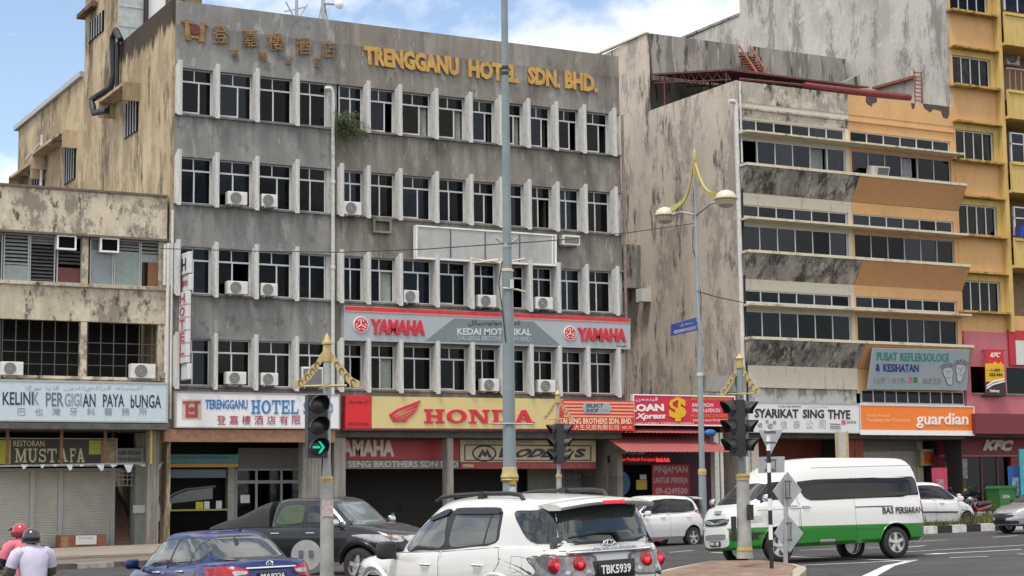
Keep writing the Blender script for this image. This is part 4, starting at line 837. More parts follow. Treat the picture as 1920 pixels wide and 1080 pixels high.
# ================================================================ the pair of shophouses with sloping aprons
BX0, BXM, BX1 = 43.30, 49.32, 55.40
ZS = [15.62, 11.92, 8.28]; BTOP = 19.25
apron_m = {'g': 'apron_dark', 'o': 'orange_panel'}
def shophouse(x0, x1, k, label, X0, n_main):
    t = thing('shophouse', ((x0 + x1) / 2, YH, 0), label, 'building')
    cw = 'cream' if k == 'g' else 'orange'
    lem = wallmat('weathered cream ledge ' + k, (.62, .56, .42), [((.16, .14, .12), (1, 1, 1), 2.4, .54, .68, .8)])
    for i, z in enumerate(ZS):
        w = MB(); le = MB(); ca = MB()
        w.box(x0, x1, YH, YH + .28, z + 1.15, z + 1.5); w.box(x0, x1, YH, YH + .28, z + 2.02, z + 2.52 if i else BTOP - .9)
        w.box(x0, x1, YH + .003, YH + .28, z - 1.16, z - .12)
        w.box(x0, x0 + .12, YH + .002, YH + .28, z, z + 1.15); w.box(x1 - .22, x1, YH + .002, YH + .28, z, z + 1.15)
        w.box(x0, x0 + .08, YH + .002, YH + .28, z + 1.5, z + 2.02); w.box(x1 - .2, x1, YH + .002, YH + .28, z + 1.5, z + 2.02)
        ap = MB(); ap.prism([(YH + .002, z - 1.16), (YH - .62, z - .125), (YH + .002, z - .125)], 'x', x0 + .02, x1 - .004 + (.0 if k == 'g' else .12)); ap.build('apron', apron_m[k], t)
        le.box(x0 - .02 * (k == 'g'), x1 + (.1 if k == 'o' else -.003), YH - .66, YH + .1, z - .12, z - .002)
        ca.box(x0, x1 - .003, YH - .72, YH - .001, z + 1.3, z + 1.38)
        w.build('wall', cw, t); le.build('ledge', lem, t); ca.build('canopy_slab', lem, t)
    pp = MB(); pp.box(x0, x1, YH - .02, YH + .28, BTOP - .9, BTOP); pp.box(x0, x1, YH - .08, YH - .021, BTOP - 1.2, BTOP - 1.12)
    pp.build('parapet', 'parapet_grey' if k == 'g' else 'orange', t)
    if k == 'g':
        c = MB(); c.box(x0, x1, YH - .01, YH - .001, BTOP - 1.55, BTOP - 1.21); c.build('wall', 'parapet_grey', t)
    for i, z in enumerate(ZS):
        for a, h, n, mm in ((z, 1.15, n_main, 'main'), (z + 1.5, .52, 6, 'top')):
            wx0, wx1 = x0 + .12 - (.04 if mm == 'top' else 0), x1 - .22
            f = MB(); f.box(wx0, wx1, YH + .08, YH + .16, a + h - .05, a + h); f.box(wx0, wx1, YH + .08, YH + .16, a, a + .05)
            for q in range(n + 1):
                x = wx0 + (wx1 - wx0 - .05) * q / n; f.box(x, x + .05, YH + .075, YH + .158, a + .051, a + h - .051)
            o = f.build('window', 'alu' if (k == 'g' or mm == 'top') else 'alu_d', t); p = MB()
            for q in range(n):
                if mm == 'main' and i == 0 and q in ((0, 4) if k == 'g' else (3,)): continue
                p = MB(); xa = wx0 + (wx1 - wx0 - .05) * q / n; p.box(xa + .05, xa + (wx1 - wx0 - .05) / n, YH + .11, YH + .12, a + .05, a + h - .05).build('pane', random.choice(['pane_b', 'pane_b', 'pane_c', 'pane_d', 'pane_e']), o)
            if mm == 'main':
                cu = MB(); rr = random.Random(i * 7 + (k == 'o'))
                for q in range(n):
                    if rr.random() < .45:
                        xa = wx0 + (wx1 - wx0) * q / n; m2 = 8; ww = (wx1 - wx0) / n * rr.uniform(.5, 1)
                        for j in range(m2): cu.quad((xa + ww * j / m2, YH + .3 + .04 * (j % 2), a), (xa + ww * (j + 1) / m2, YH + .3 + .04 * ((j + 1) % 2), a), (xa + ww * (j + 1) / m2, YH + .3 + .04 * ((j + 1) % 2), a + h), (xa + ww * j / m2, YH + .3 + .04 * (j % 2), a + h))
                if cu.v: cu.build('curtain', mat('dim curtain', (.30, .31, .33), .9, var=.2), o)
    b = MB()
    for z in (5.4, 8.1, 11.75, 15.45, 17.9): b.box(x0 + .13, x1 - .06, YH + .29, YH + 3, z, z + .1)
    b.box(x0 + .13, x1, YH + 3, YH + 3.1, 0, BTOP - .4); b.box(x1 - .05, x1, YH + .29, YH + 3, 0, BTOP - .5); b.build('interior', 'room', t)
    MB().box(x0 + .01, x1, YH + .29, 66.5, BTOP - .5, BTOP - .4).build('roof', 'roof', t)
    return t
grey_h = shophouse(BX0, BXM, 'g', 'grey and cream shophouse with black moulded sloping aprons and white framed window strips', BX0, 6)
oran_h = shophouse(BXM + .004, BX1, 'o', 'orange painted shophouse with sloping orange aprons between grey and yellow buildings', BXM, 6)
# side wall of the grey shophouse and the block on its roof
b = MB(); b.prism([(YH + .001, 0), (90, 0), (90, 22.4), (66.7, 22.95), (66.7, 19.3), (YH + .001, BTOP + .02)], 'x', BX0 - .002, BX0 + .12); tag(b.build('wall', 'side_pink', grey_h), 'pinkish grey mouldy side wall')
b = MB(); b.box(BX0 - .07, BX0 + .1, 66.65, 90, 22.96, 23.04); b.build('coping', 'cream', grey_h)
RB = 66.7
def rb(q): return [at_y(x, y, RB) for x, y in q]
b = MB(); b.prism(rb([(1218, 62), (1385, 84), (1385, 165), (1225, 150)]), 'y', RB, RB + .2); b.prism(rb([(1406, 86), (1586, 111), (1586, 190), (1406, 175)]), 'y', RB, RB + .2); b.build('roof_block', 'tank_grey', grey_h)
b = MB(); q = rb([(1218, 62), (1586, 111)]); b.prism([(BX0 + .13, 19), (q[1][0], 19), (q[1][0], q[1][1] - .1), (BX0 + .13, q[0][1] - .1)], 'y', RB + .7, 78); b.build('roof_block', 'tank_grey', grey_h)
b = MB(); b.prism([at_y(x, y, 65) for x, y in [(1590, 150), (1612, 139), (1614, 178), (1590, 175)]], 'y', 65, 65.6); b.build('roof_block', 'tank_grey', grey_h)
redp_ = mat('dull red steel', (.13, .035, .03), .6, var=.35); rust2 = mat('red oxide ladder', (.27, .10, .06), .7, var=.35)
t = thing('roof_canopy', (46, 63, BTOP), 'dark red sheet metal canopy with thin trusses on the grey shophouse roof', 'canopy')
b = MB(); b.prism([(60.4, 19.82), (66.6, 20.98), (66.6, 21.06), (60.4, 19.9)], 'x', BX0 + .1, 51); b.build('sheet', redp_, t)
b = MB()
for x in (BX0 + .2, 45.3, 47.4):
    b.tube([(x, 60.5, 19.45), (x, 66.5, 20.6)], .03); 
    for k in range(9): y = 60.5 + k * .66; z = 19.45 + (y - 60.5) * .19; b.tube([(x, y, z), (x, y + .33, z + .44)], .02, 5); b.tube([(x, y + .33, z + .44), (x, y + .66, z + .13)], .02, 5)
for x in (BX0 + .2, 46): b.tube([(x, 60.8, 18.8), (x, 60.8, 19.9)], .04); b.tube([(x, 65.6, 18.8), (x, 65.6, 20.8)], .05)
b.build('truss', redp_, t)
p, q = at_y(1508, 160, 60.2), at_y(1706, 183, 60.2)
t = thing('red_gutter', (p[0], 60.2, p[1]), 'long red sheet metal gutter lying along the top of the shophouse parapets', 'gutter'); MB().tube([(p[0], 60.2, p[1]), ((p[0] + q[0]) / 2, 60.2, (p[1] + q[1]) / 2 - .02), (q[0], 60.2, q[1])], .15, 10).build('pipe', mat('dull red sheet', (.19, .03, .03), .6, var=.35), t)
MB().tube([(BX0 + .4, 60.1, 19.42), (p[0], 60.2, p[1])], .06).build('rail', redp_, t)
t = thing('roof_stair', (47, 64, 20), 'rusty red steel stair leaning on the grey roof block', 'stair'); b = MB()
A, Bq = at_y(1386, 86, RB - .1), at_y(1424, 143, RB - 1.8); C, D = at_y(1406, 86, RB - .1), at_y(1445, 146, RB - 1.8)
b.tube([(A[0], RB - .1, A[1]), (Bq[0], RB - 1.8, Bq[1])], .05); b.tube([(C[0], RB - .1, C[1]), (D[0], RB - 1.8, D[1])], .05); b.build('stringer', rust2, t); b = MB()
for k in range(8): f = .35 + k * .085; b.obox((A[0] + (Bq[0] - A[0]) * f - .3, RB - .1 - 1.7 * f, A[1] + (Bq[1] - A[1]) * f), (.8, 0, 0), (0, .25, 0), (0, 0, .04))
b.build('tread', rust2, t)
t = thing('roof_ladder', (55, 62, 19), 'rusty upright ladder standing by the pale stained wall', 'ladder'); b = MB(); p0, p1 = at_y(1716, 188, 61.5), at_y(1729, 190, 61.5); z1 = at_y(1718, 133, 61.5)[1]
for x in (p0[0], p1[0]): b.tube([(x, 61.5, p0[1] - .6), (x, 61.5, z1)], .035)
b.build('rail', rust2, t); b = MB()
for k in range(8): z = p0[1] + (z1 - p0[1]) * k / 7.4; b.tube([(p0[0], 61.5, z), (p1[0], 61.5, z)], .025)
b.build('rung', rust2, t)
p, q = at_x(1640, 168, BX1 - .3), at_x(1715, 147, BX1 - .3); t = thing('roof_gantry', (BX1 - .3, q[0], q[1]), 'rusty red lattice plank fixed along the pale stained wall', 'gantry'); MB().obox((BX1 - .45, q[0], q[1]), (.25, 0, 0), (0, p[0] - q[0], p[1] - q[1]), (0, 0, .12)).build('plank', rust2, t)
b = MB(); 
for px, r in ((1377.5, .1),):
    x = BX0 - .1; b.tube([(x - .35, YH - .1, 18.3), (x - .05, YH - .1, 18.3), (x, YH - .1, 18.15), (x, YH - .1, 4.8)], r)
b.build('drain_pipe', 'pipe', grey_h, smooth=50)
x = BX0 + .14; MB().tube([(x, YH - .1, 19.2), (x, YH - .1, 15.7)], .045).build('drain_pipe', 'pipe', grey_h)
MB().tube([(x, YH - .05, 15.4), (x, YH - .05, 5.6)], .04).build('drain_pipe', 'black', grey_h)
b = MB(); b.box(BX0 - .9, BX0 - .003, 67.6, 68.9, 11.2, 13.2); b.build('window_box', 'tank_grey', grey_h); MB().box(BX0 - .96, BX0 - .901, 67.7, 68.8, 11.5, 13.0).build('window', 'shade_black', grey_h)
MB().box(BX0 - .5, BX0 - .01, 66.8, 67.3, 10.5, 11.1).build('ac_unit', 'ac', grey_h)
# lower storey fronts
b = MB(); b.box(BX0, BXM, YH - .03, YH + .28, 6.2, 7.12); b.build('wall', 'cream', grey_h)
b = MB(); b.box(BX0, BXM, YH + .1, YH + .28, 5.3, 6.199); b.build('lattice_band', wallmat('flaking grey paint band', (.5, .5, .46), [((.2, .2, .17), (1.2, 1.2, .7), 2, .5, .58, .8)]), grey_h)
b = MB(); b.box(BXM + .004, BX1, YH + .05, YH + .28, 6.05, 7.12); b.build('wall', 'orange', oran_h)
b = MB(); z0, z1 = at_y(1700, 757, YH)[1], at_y(1700, 734, YH)[1]; b.box(BXM + .2, BX1, YH + .02, YH + .1, z0, z0 + .04); b.box(BXM + .2, BX1, YH + .02, YH + .1, z1, z1 + .05)
for k in range(10): x = BXM + .2 + (BX1 - BXM - .25) * k / 9; b.box(x, x + .05, YH + .022, YH + .098, z0 + .041, z1 - .001)
f = b.build('window', 'alu_d', oran_h); MB().box(BXM + .25, BX1 - .01, YH + .05, YH + .06, z0 + .04, z1).build('pane', 'pane_b', f)
MB().box(BXM + .1, BX1, YH - .02, YH + .28, 5.3, z0 - .003).build('wall', 'cream', oran_h)
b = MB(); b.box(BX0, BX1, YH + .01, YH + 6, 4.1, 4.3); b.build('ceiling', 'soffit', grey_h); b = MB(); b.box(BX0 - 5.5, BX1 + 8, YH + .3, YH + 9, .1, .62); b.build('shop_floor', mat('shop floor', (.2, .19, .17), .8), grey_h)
FB = YH + 2.6
x0, x1, z0, z1 = rect((1398, 818, 1612, 880), FB); brick = wallmat('red brown wall', (.23, .06, .045), [((.14, .04, .03), (1, 1, .3), 1.5, .45, .7, .6)])
MB().box(BX0, at_y(1612, 850, FB)[0], FB, FB + .2, 2.35, 4.1).build('wall', brick, grey_h)
MB().box(BX0, BX1, FB + 3, FB + 3.1, 0, 4.1).build('back_wall', 'shade_black', grey_h)
for a, c, mm in ((1395, 1404, 'fin'), (1588, 1616, brick), (1406, 1420, 'cream')): X0, X1 = at_y(a, 850, YH + .4)[0], at_y(c, 850, YH + .4)[0]; MB().box(X0, X1, YH + .3, YH + .7, .2, 4.1).build('pillar', mm, grey_h)
x0, x1, z0, z1 = rect((1616, 846, 1718, 930), FB); b = MB()
for k in range(24): z = .6 + (z1 - .6) * k / 24; h = (z1 - .6) / 24; b.quad((x0, FB, z), (x1, FB, z), (x1, FB - .03, z + h * .5), (x0, FB - .03, z + h * .5)); b.quad((x0, FB - .03, z + h * .5), (x1, FB - .03, z + h * .5), (x1, FB, z + h), (x0, FB, z + h))
b.build('shutter', mat('cream shutter', (.52, .50, .46), .6, var=.08), oran_h); MB().box(x0, x1, FB - .06, FB + .1, z1, 4.1).build('wall', mat('grey soffit wall', (.25, .24, .22), .8), oran_h)
MB().box(x1 + .01, x1 + .35, FB - .1, FB + .2, .2, 4.1).build('pillar', 'cream', oran_h); MB().box(x1 + .36, BX1 + .8, FB + .3, FB + .5, .2, 4.1).build('wall', 'shade_black', oran_h)
x0, x1 = at_y(1740, 880, FB - .2)[0], at_y(1765, 880, FB - .2)[0]; MB().box(x1 - .1, x1 + .35, FB - .3, FB + .2, .2, 4.1).build('pillar', mat('grey pillar', (.4, .4, .39), .8), oran_h)
# peeled patches on the orange parapet
b = MB()
for q in ([(1624, 180), (1645, 183), (1644, 192), (1637, 194), (1634, 200), (1627, 196), (1623, 190)], [(1730, 194), (1757, 197), (1780, 200), (1780, 215), (1776, 223), (1768, 220), (1764, 208), (1750, 205), (1744, 211), (1733, 203)], [(1708, 193), (1716, 194), (1715, 202), (1710, 205)]): hq(b, q, YH - .026, .005)
b.build('peeled_patch', mat('bare damp cement', (.09, .065, .06), .9, var=.3), oran_h)
for px, lab in (((1631, 312, 1664, 336), 'air conditioner tilted on the ledge of the orange shophouse'),):
    x0, x1, z0, z1 = rect(px, YH - .45); t = thing('air_conditioner', (x0, YH - .45, z0), lab, 'air conditioner'); MB().obox((x0 + .12, YH - .5, z0 - .02), (x1 - x0 - .15, 0, .02), (-.02, .5, .12), (-.0, -.18, z1 - z0 - .04)).build('casing', 'ac', t, bevel=.01)
    MB().obox((x0 + .32, YH - .53, z0 + .03), (x1 - x0 - .42, 0, .02), (0, .02, 0), (-.0, -.16, z1 - z0 - .14)).build('grille', 'ac_grille', t)
# shop signs of the pair
S4 = YH - .35
t = panel('shop_sign', 'white board with bold black letters SYARIKAT SING THYE', 'sign', (1404, 757, 1611, 810), S4, .25, mat('white board', (.66, .66, .65), .5, var=.05), frame='alu_d', fw=.04)
words('SYARIKAT', 'black', t, ((1415, 766), (1497, 767.5), (1497, 784), (1415, 783)), S4 - .002, .015, bold=.03); words('SING', 'black', t, ((1505, 767.5), (1545, 768.5), (1545, 784.5), (1505, 784)), S4 - .002, .015, bold=.03); words('THYE', 'black', t, ((1552, 768), (1594, 769.5), (1594, 786), (1552, 785)), S4 - .002, .015, bold=.03)
gl = mat('grey outline letters', (.36, .36, .38), .6)
for i, s in enumerate('信泰公司'): words(s, gl, t, (1463 + i * 24, 788, 1476 + i * 24, 804), S4 - .002, .008, name='character')
words('Kedai Alat Elektrik', 'maroon', t, (1460, 760, 1502, 764), S4 - .002, .005); words(jawi('شركة سيڠ تي'), gl, t, (1512, 760, 1552, 766), S4 - .002, .006); words('astro', 'black', t, (1588, 789, 1605, 794), S4 - .002, .006)
x0, x1, z0, z1 = rect((1578, 788, 1586, 796), S4 - .01); MB().box(x0, x1, S4 - .01, S4 - .002, z0, z1).build('emblem', mat('pink square', (.6, .1, .25), .5), t)
b = MB()
for c, r in (((1425, 797), 5), ((1444, 799), 6), ((1452, 792), 4), ((1438, 790), 3.5), ((1413, 790), 3)):
    x, z = at_y(c[0], c[1], S4); rr = r / 45
    for k in range(3): b.tube([(x + rr * (1 - .3 * k) * math.cos(a), S4 - .008, z + rr * (.8 - .25 * k) * math.sin(a)) for a in [i * math.pi / 6 for i in range(12)]], .014, 4, True)
for y in (794, 798, 801): p, q = at_y(1556, y, S4), at_y(1575, y + 1, S4); b.tube([(p[0], S4 - .01, p[1]), (q[0], S4 - .01, q[1])], .035, 6)
b.build('drawing', gl, t)
t = panel('shop_sign', 'bright orange pharmacy board with rounded white name and white lower edge', 'sign', (1614, 762, 1826, 809), S4, .3, mat('bright orange face', (.80, .19, .02), .4, var=.03), frame='alu', fw=.05)
x0, x1, z0, z1 = rect((1614, 804, 1826, 814), S4 - .01); MB().box(x0 - .04, x1 + .04, S4 - .03, S4 - .001, z0 - .05, z1 - .07).build('lower_edge', 'white', t)
wl = mat('white letters', (.80, .76, .72), .4)
words('guardian', wl, t, ((1718, 774), (1815, 777), (1815, 803), (1718, 803)), S4 - .004, .03, bold=.015); words('Kedai Produk', mat('pale orange letters', (.9, .5, .25), .5), t, (1627, 776, 1668, 782), S4 - .004, .008); words('Kesihatan dan Kecantikan', mat('pale orange letters', (.9, .5, .25), .5), t, (1627, 784, 1707, 791), S4 - .004, .008)
# reflexology board, leaning like the apron behind it
def onP(x, y):    # on the leaning plane of the apron front, lifted a little
    o, n = Vector((0, YH - .74, ZS[2] - .1)), Vector((0, -1.0, -.25)).normalized(); r = ray(x, y); return Vector((0, 0, EYE)) + r * ((o - Vector((0, 0, EYE))).dot(n) / r.dot(n))
TLq, TRq, BRq, BLq = onP(1637, 653), onP(1818, 656), onP(1813, 732), onP(1627, 730)
t = thing('shop_sign', TLq, 'grey leaning board for reflexology with teal and blue words and two pale feet', 'sign')
nn = (TRq - TLq).cross(TLq - BLq).normalized()
MB().add([TLq, TRq, BRq, BLq] + [p - nn * .08 for p in (TLq, TRq, BRq, BLq)], [(0, 1, 2, 3), (7, 6, 5, 4), (0, 4, 5, 1), (1, 5, 6, 2), (2, 6, 7, 3), (3, 7, 4, 0)]).build('panel', mat('grey sign face', (.34, .39, .41), .4, var=.05), t)
def pw_(s, mm, q, **kw):
    a = [onP(*p) for p in ((q[0], q[1]), (q[2], q[1] + (q[2] - q[0]) * .012), (q[2], q[3] + (q[2] - q[0]) * .012), (q[0], q[3]))]; letters(s, mm, t, a[3], a[2] - a[3], a[0] - a[3], .02, **kw)
teal = mat('teal letters', (.02, .26, .22), .4); navy = mat('navy letters', (.015, .05, .22), .4); fade = mat('faded letters', (.30, .27, .28), .5)
pw_('PUSAT', teal, (1644, 660, 1682, 676), bold=.015, shear=.0); pw_('REFLEKSOLOGI', teal, (1688, 661, 1778, 677), bold=.01); pw_('&', navy, (1642, 682, 1650, 696), bold=.02); pw_('KESIHATAN', navy, (1656, 682, 1722, 697), bold=.02)
pw_('H/P : 019-', fade, (1639, 707, 1700, 719), bold=.01); pw_('8023', fade, (1730, 708, 1764, 720), bold=.01)
for q, cc in (((1704, 707, 1711, 718), (.5, .16, .22)), ((1713, 707, 1720, 718), (.02, .25, .12)), ((1722, 708, 1728, 718), (.52, .38, .38))):
    a = [onP(*p) for p in ((q[0], q[1]), (q[2], q[1]), (q[2], q[3]), (q[0], q[3]))]; MB().add([p + nn * .012 for p in a] + a, [(0, 1, 2, 3), (0, 4, 5, 1), (1, 5, 6, 2), (2, 6, 7, 3), (3, 7, 4, 0)]).build('digit_patch', mat('digit', cc, .5), t)
whf = mat('pale drawn feet', (.52, .57, .58), .5); gline = mat('grey outline', (.16, .18, .19), .6)
b = MB(); lb = MB()
def foot(cx, cy, s, tilt):
    prof = [(0, 26), (5, 25), (8, 19), (8, 10), (11, 0), (11, -8), (7, -13), (0, -14), (-8, -13), (-12, -8), (-11, 2), (-7, 12), (-6, 20), (-3, 25)]
    P = []
    for x, y in prof:
        X, Y = x * s * math.cos(tilt) - y * s * math.sin(tilt), x * s * math.sin(tilt) + y * s * math.cos(tilt); P.append(onP(cx + X, cy + Y))
    n = len(P); b.add([p + nn * .012 for p in P] + P, [tuple(range(n))] + [(i, n + i, n + (i + 1) % n, (i + 1) % n) for i in range(n)])
    lb.tube([p + nn * .014 for p in P], .02, 4, True)
    for k in range(5):
        x, y = (-12 + 6 * k) , -17 - 2 * (2 - abs(k - 2)); X, Y = x * s * math.cos(tilt) - y * s * math.sin(tilt), x * s * math.sin(tilt) + y * s * math.cos(tilt)
        q = [onP(cx + X + 3 * s * math.cos(a), cy + Y + 4 * s * math.sin(a)) + nn * .014 for a in [i * math.pi / 4 for i in range(8)]]; lb.tube(q, .015, 4, True)
    for dx, dy in ((-4, -4), (4, -4)): lb.tube([onP(cx + (dx - 2) * s, cy + dy * s) + nn * .02, onP(cx + dx * s, cy + (dy - 1.5) * s) + nn * .02, onP(cx + (dx + 2) * s, cy + dy * s) + nn * .02], .014, 4)
    lb.tube([onP(cx + x * s, cy + y * s) + nn * .02 for x, y in ((-4, 8), (0, 11), (5, 7))], .014, 4); lb.tube([onP(cx, cy - 3 * s) + nn * .02, onP(cx - 1 * s, cy + 4 * s) + nn * .02], .012, 4)
foot(1778, 700, .85, -.12); foot(1801, 694, .85, .18)
b.build('feet_drawing', whf, t); lb.build('feet_outline', gline, t)

# ================================================================ the loan shop in the alley
LX0, LX1 = HX1 + .02, BX0 - .02; LY = YH + 1.8
loan = thing('loan_shop', (40, LY, 0), 'low dark shop with a red ribbed awning squeezed between the hotel and the grey shophouse', 'building')
dkp = mat('dark purple wall', (.075, .03, .045), .7, var=.2)
MB().box(LX0, LX1, LY, LY + .2, .1, 4.6).build('wall', dkp, loan); MB().box(LX0, LX1, YH + .1, 75, 4.61, 4.75).build('roof', 'roof', loan)
x0, x1, z0, z1 = rect((1172, 872, 1222, 960), LY - .05); MB().box(x0, x1, LY - .03, LY - .002, .3, z1).build('door', 'shade_black', loan)
x0, x1, z0, z1 = rect((1358, 866, 1392, 930), LY - .05); MB().box(x0, LX1, LY - .05, LY - .031, .3, z1).build('door', mat('red brown door', (.24, .06, .03), .7), loan)
for a, c in ((1338, 1346), (1349, 1354)): X0, X1 = at_y(a, 880, YH + .2)[0], at_y(c, 880, YH + .2)[0]; MB().box(X0, X1, YH + .1, YH + .4, .2, 4.3).build('pillar', 'pipe', loan)
def awning(q0, q1, yb, zf, zb, name, mt):
    b = MB(); n = int((q1 - q0) / .09)
    for k in range(n):
        xa, xb = q0 + (q1 - q0) * k / n, q0 + (q1 - q0) * (k + 1) / n; da, db = .03 * (k % 2), .03 * ((k + 1) % 2)
        b.quad((xa, yb[0], zf + da), (xb, yb[0], zf + db), (xb, yb[1], zb + db), (xa, yb[1], zb + da))
    return b.build(name, mt, loan)
redaw = mat('faded red ribbed sheet', (.32, .085, .08), .55, var=.15)
z0, z1 = at_y(1280, 848, YH - 1.3)[1], at_y(1280, 822, YH - .2)[1]
awning(at_y(1176, 840, YH - 1.3)[0], at_y(1371, 840, YH - 1.3)[0], (YH - 1.3, YH + 1.7), z0, z1 + .55, 'awning', redaw)
awning(at_y(1168, 810, YH - .3)[0], at_y(1315, 806, YH - .3)[0], (YH - .5, YH + 1.7), at_y(1240, 812, YH - .5)[1], at_y(1240, 795, YH)[1] + .25, 'awning', redaw)
t = panel('shop_sign', 'red loan shop board with big golden dollar sign', 'sign', (1189, 743, 1377, 796), YH - .25, .2, mat('crimson face', (.56, .015, .045), .45, var=.03), frame='white', fw=.05)
LS = YH - .254
words('LOAN', wl, t, ((1181, 758), (1243, 756), (1245, 771), (1182, 772)), LS, .02, bold=.05); words('Xpress', wl, t, ((1190, 775), (1245, 775), (1245, 788), (1190, 789)), LS, .02, bold=.03, shear=.08); words('$', mat('golden yellow', (.72, .40, .01), .4), t, (1254, 745, 1286, 790), LS, .04, bold=.05)
words(jawi('ڤينجمن'), mat('pale blue letters', (.6, .65, .78), .5), t, (1192, 744, 1233, 753), LS, .012, bold=.01)
og = mat('orange small letters', (.75, .25, .03), .5)
for s, q, mm in (('UNTUK KAKITANGAN KERAJAAN', (1296, 745, 1370, 752), og), ('KAKITANGAN', (1298, 756, 1337, 763), wl), ('SWASTA & PENCEN', (1298, 766, 1350, 773), wl), ('PROSES CEPAT & MUDAH', (1296, 777, 1362, 782), og), ('Hubungi Kami 09-6249500', (1300, 786, 1365, 791), wl), ('NO LESEN TERENGGANU', (1192, 792, 1300, 795), wl)): words(s, mm, t, q, LS, .008)
tk = panel('ticker_sign', 'lit red scrolling text sign above the loan shop door', 'sign', (1141, 855, 1258, 868), LY - 1.0, .1, 'black')
words('Pinjaman Peribadi Kerajaan', mat('lit red diodes', (.8, .02, .02), .5, emit=((1, .02, .03), .9)), tk, (1146, 858, 1228, 866), LY - 1.004, .008); words('Untuk Anda', mat('lit red diodes', (.8, .02, .02), .5, emit=((1, .02, .03), 1.8)), tk, (1230, 858, 1255, 866), LY - 1.004, .008, bold=.02)
t = panel('poster', 'dim red poster lettered PINJAMAN UNTUK PEKERJA beside the dark door', 'poster', (1223, 871, 1293, 940), LY - .25, .04, mat('dim crimson poster', (.34, .03, .045), .6))
dl = mat('greyish pink letters', (.46, .33, .34), .6)
for s, q in (('PINJAMAN', (1226, 874, 1289, 890)), ('UNTUK PEKERJA', (1226, 895, 1290, 909)), ('09-6249500', (1229, 914, 1289, 927))): words(s, dl, t, q, LY - .253, .01, bold=.03)
t = thing('poster', (at_y(1160, 905, LY)[0], LY - .2, 1), 'round blue poster with pale lines of text left of the door', 'poster'); c = at_y(1159, 906, LY - .2); MB().lathe([(.55, 0), (.55, .05)], (c[0], LY - .25, c[1]), 26, 'y').build('panel', mat('blue disc', (.015, .08, .22), .5), t)
for s, q in (('PINJAMAN', (1143, 886, 1172, 891)), ('MUDAH', (1149, 894, 1167, 899)), ('KERAJAAN', (1149, 905, 1168, 909)), ('SWASTA', (1150, 912, 1167, 917))): words(s, dl, t, q, LY - .253, .008)
panel('notice', 'yellow paper notice on the dark door of the loan shop', 'notice', (1193, 900, 1213, 918), LY - .1, .02, mat('mustard paper', (.45, .33, .05), .7)); panel('notice', 'small white paper above the yellow notice', 'notice', (1200, 890, 1212, 899), LY - .13, .02, 'alu_d')
split_ac((1150, 833, 1177, 852), 'dusty air conditioner under the red awning, left one', Y=LY - .5, grp='air conditioners under the red awning'); split_ac((1184, 842, 1210, 852), 'dusty air conditioner under the red awning, right one', Y=LY - .5, grp='air conditioners under the red awning')
t = thing('tarpaulin', (at_y(1330, 812, YH)[0], YH - .4, 4), 'small bundled blue tarpaulin under the red loan board', 'tarpaulin'); c = at_y(1331, 812, YH - .4); MB().ball((c[0], YH - .4, c[1]), .28, .2, .16).build('bundle', mat('blue plastic', (.02, .13, .38), .5, var=.3, vscale=5), t, smooth=40)
t = thing('light_box_sign', (at_y(1579, 840, YH - 1)[0], YH - 1, 2), 'narrow upright cream sign frame in front of the red brown wall', 'sign'); x0, x1, z0, z1 = rect((1569, 810, 1590, 866), YH - 1); MB().box(x0, x1, YH - 1, YH - .9, z0, z1).build('panel', mat('cream sign back', (.5, .46, .38), .6, var=.15), t)
b = MB()
for x in (x0, x1 - .06): b.box(x, x + .06, YH - 1.05, YH - 1.001, .3, z1 + .03)
b.build('frame', mat('dull yellow frame', (.45, .36, .2), .6), t)
b = MB()    # stepped grey canopy beside the shophouse corner pipe
MB().box(LX1 - 2.0, LX1, YH - .2, YH + .4, at_y(1350, 735, YH)[1], at_y(1350, 705, YH)[1]).build('canopy_box', 'tank_grey', grey_h)

# ================================================================ the tall yellow apartment block
YX0 = 55.42
yel_b = thing('apartment_block', (YX0 + 3, YH, 0), 'tall yellow and orange apartment block with balconies and a blank stained side wall', 'building')
b = MB(); b.prism([(YH + .03, 17), (YH + .03, 40), (75.8, 40), (75.8, 27.55), (95, 27.3), (95, 0), (66, 0)], 'x', YX0 - .2, YX0 - .003); b.build('wall', 'side_pale', yel_b)
b = MB(); b.box(YX0 - .26, YX0, 75.8, 95, 27.56, 27.7); b.build('coping', 'tank_grey', yel_b)
PX1, RX1 = 58.12, 63.5
SY4 = [9.88, 13.38, 16.84, 20.33, 23.83, 27.33]
ledge4 = wallmat('mouldy yellow ledge', (.5, .33, .09), [((.12, .09, .06), (1, 1, 1), 2.5, .45, .62, .85)])
for s in SY4:
    wm = MB(); ym = MB(); lm = MB(); hm = MB()
    wm.box(YX0, PX1, YH, YH + .3, s + 1.72, s + 3.40)
    wm.box(YX0, YX0 + .12, YH + .01, YH + .3, s, s + 1.72); ym.box(PX1 - .28, PX1, YH - .02, YH + .3, s, s + 1.72); ym.box(YX0 + .121, PX1 - .281, YH - .01, YH + .3, s + 1.42, s + 1.7)
    lm.box(YX0 - .12, PX1 - .01, YH - .42, YH + .1, s - .1, s - .002); hm.box(YX0 - .05, PX1, YH - .35, YH + .1, s + 1.721, s + 1.80); hm.build('window_hood', ledge4, yel_b)
    wm.build('wall', 'orange', yel_b); ym.build('window_surround', 'yellow', yel_b); lm.build('ledge', ledge4, yel_b)
b = MB(); b.box(PX1 + .001, PX1 + .24, YH - .30, YH + .5, 9, 40); b.build('pier', 'yellow', yel_b)
rr = random.Random(5)
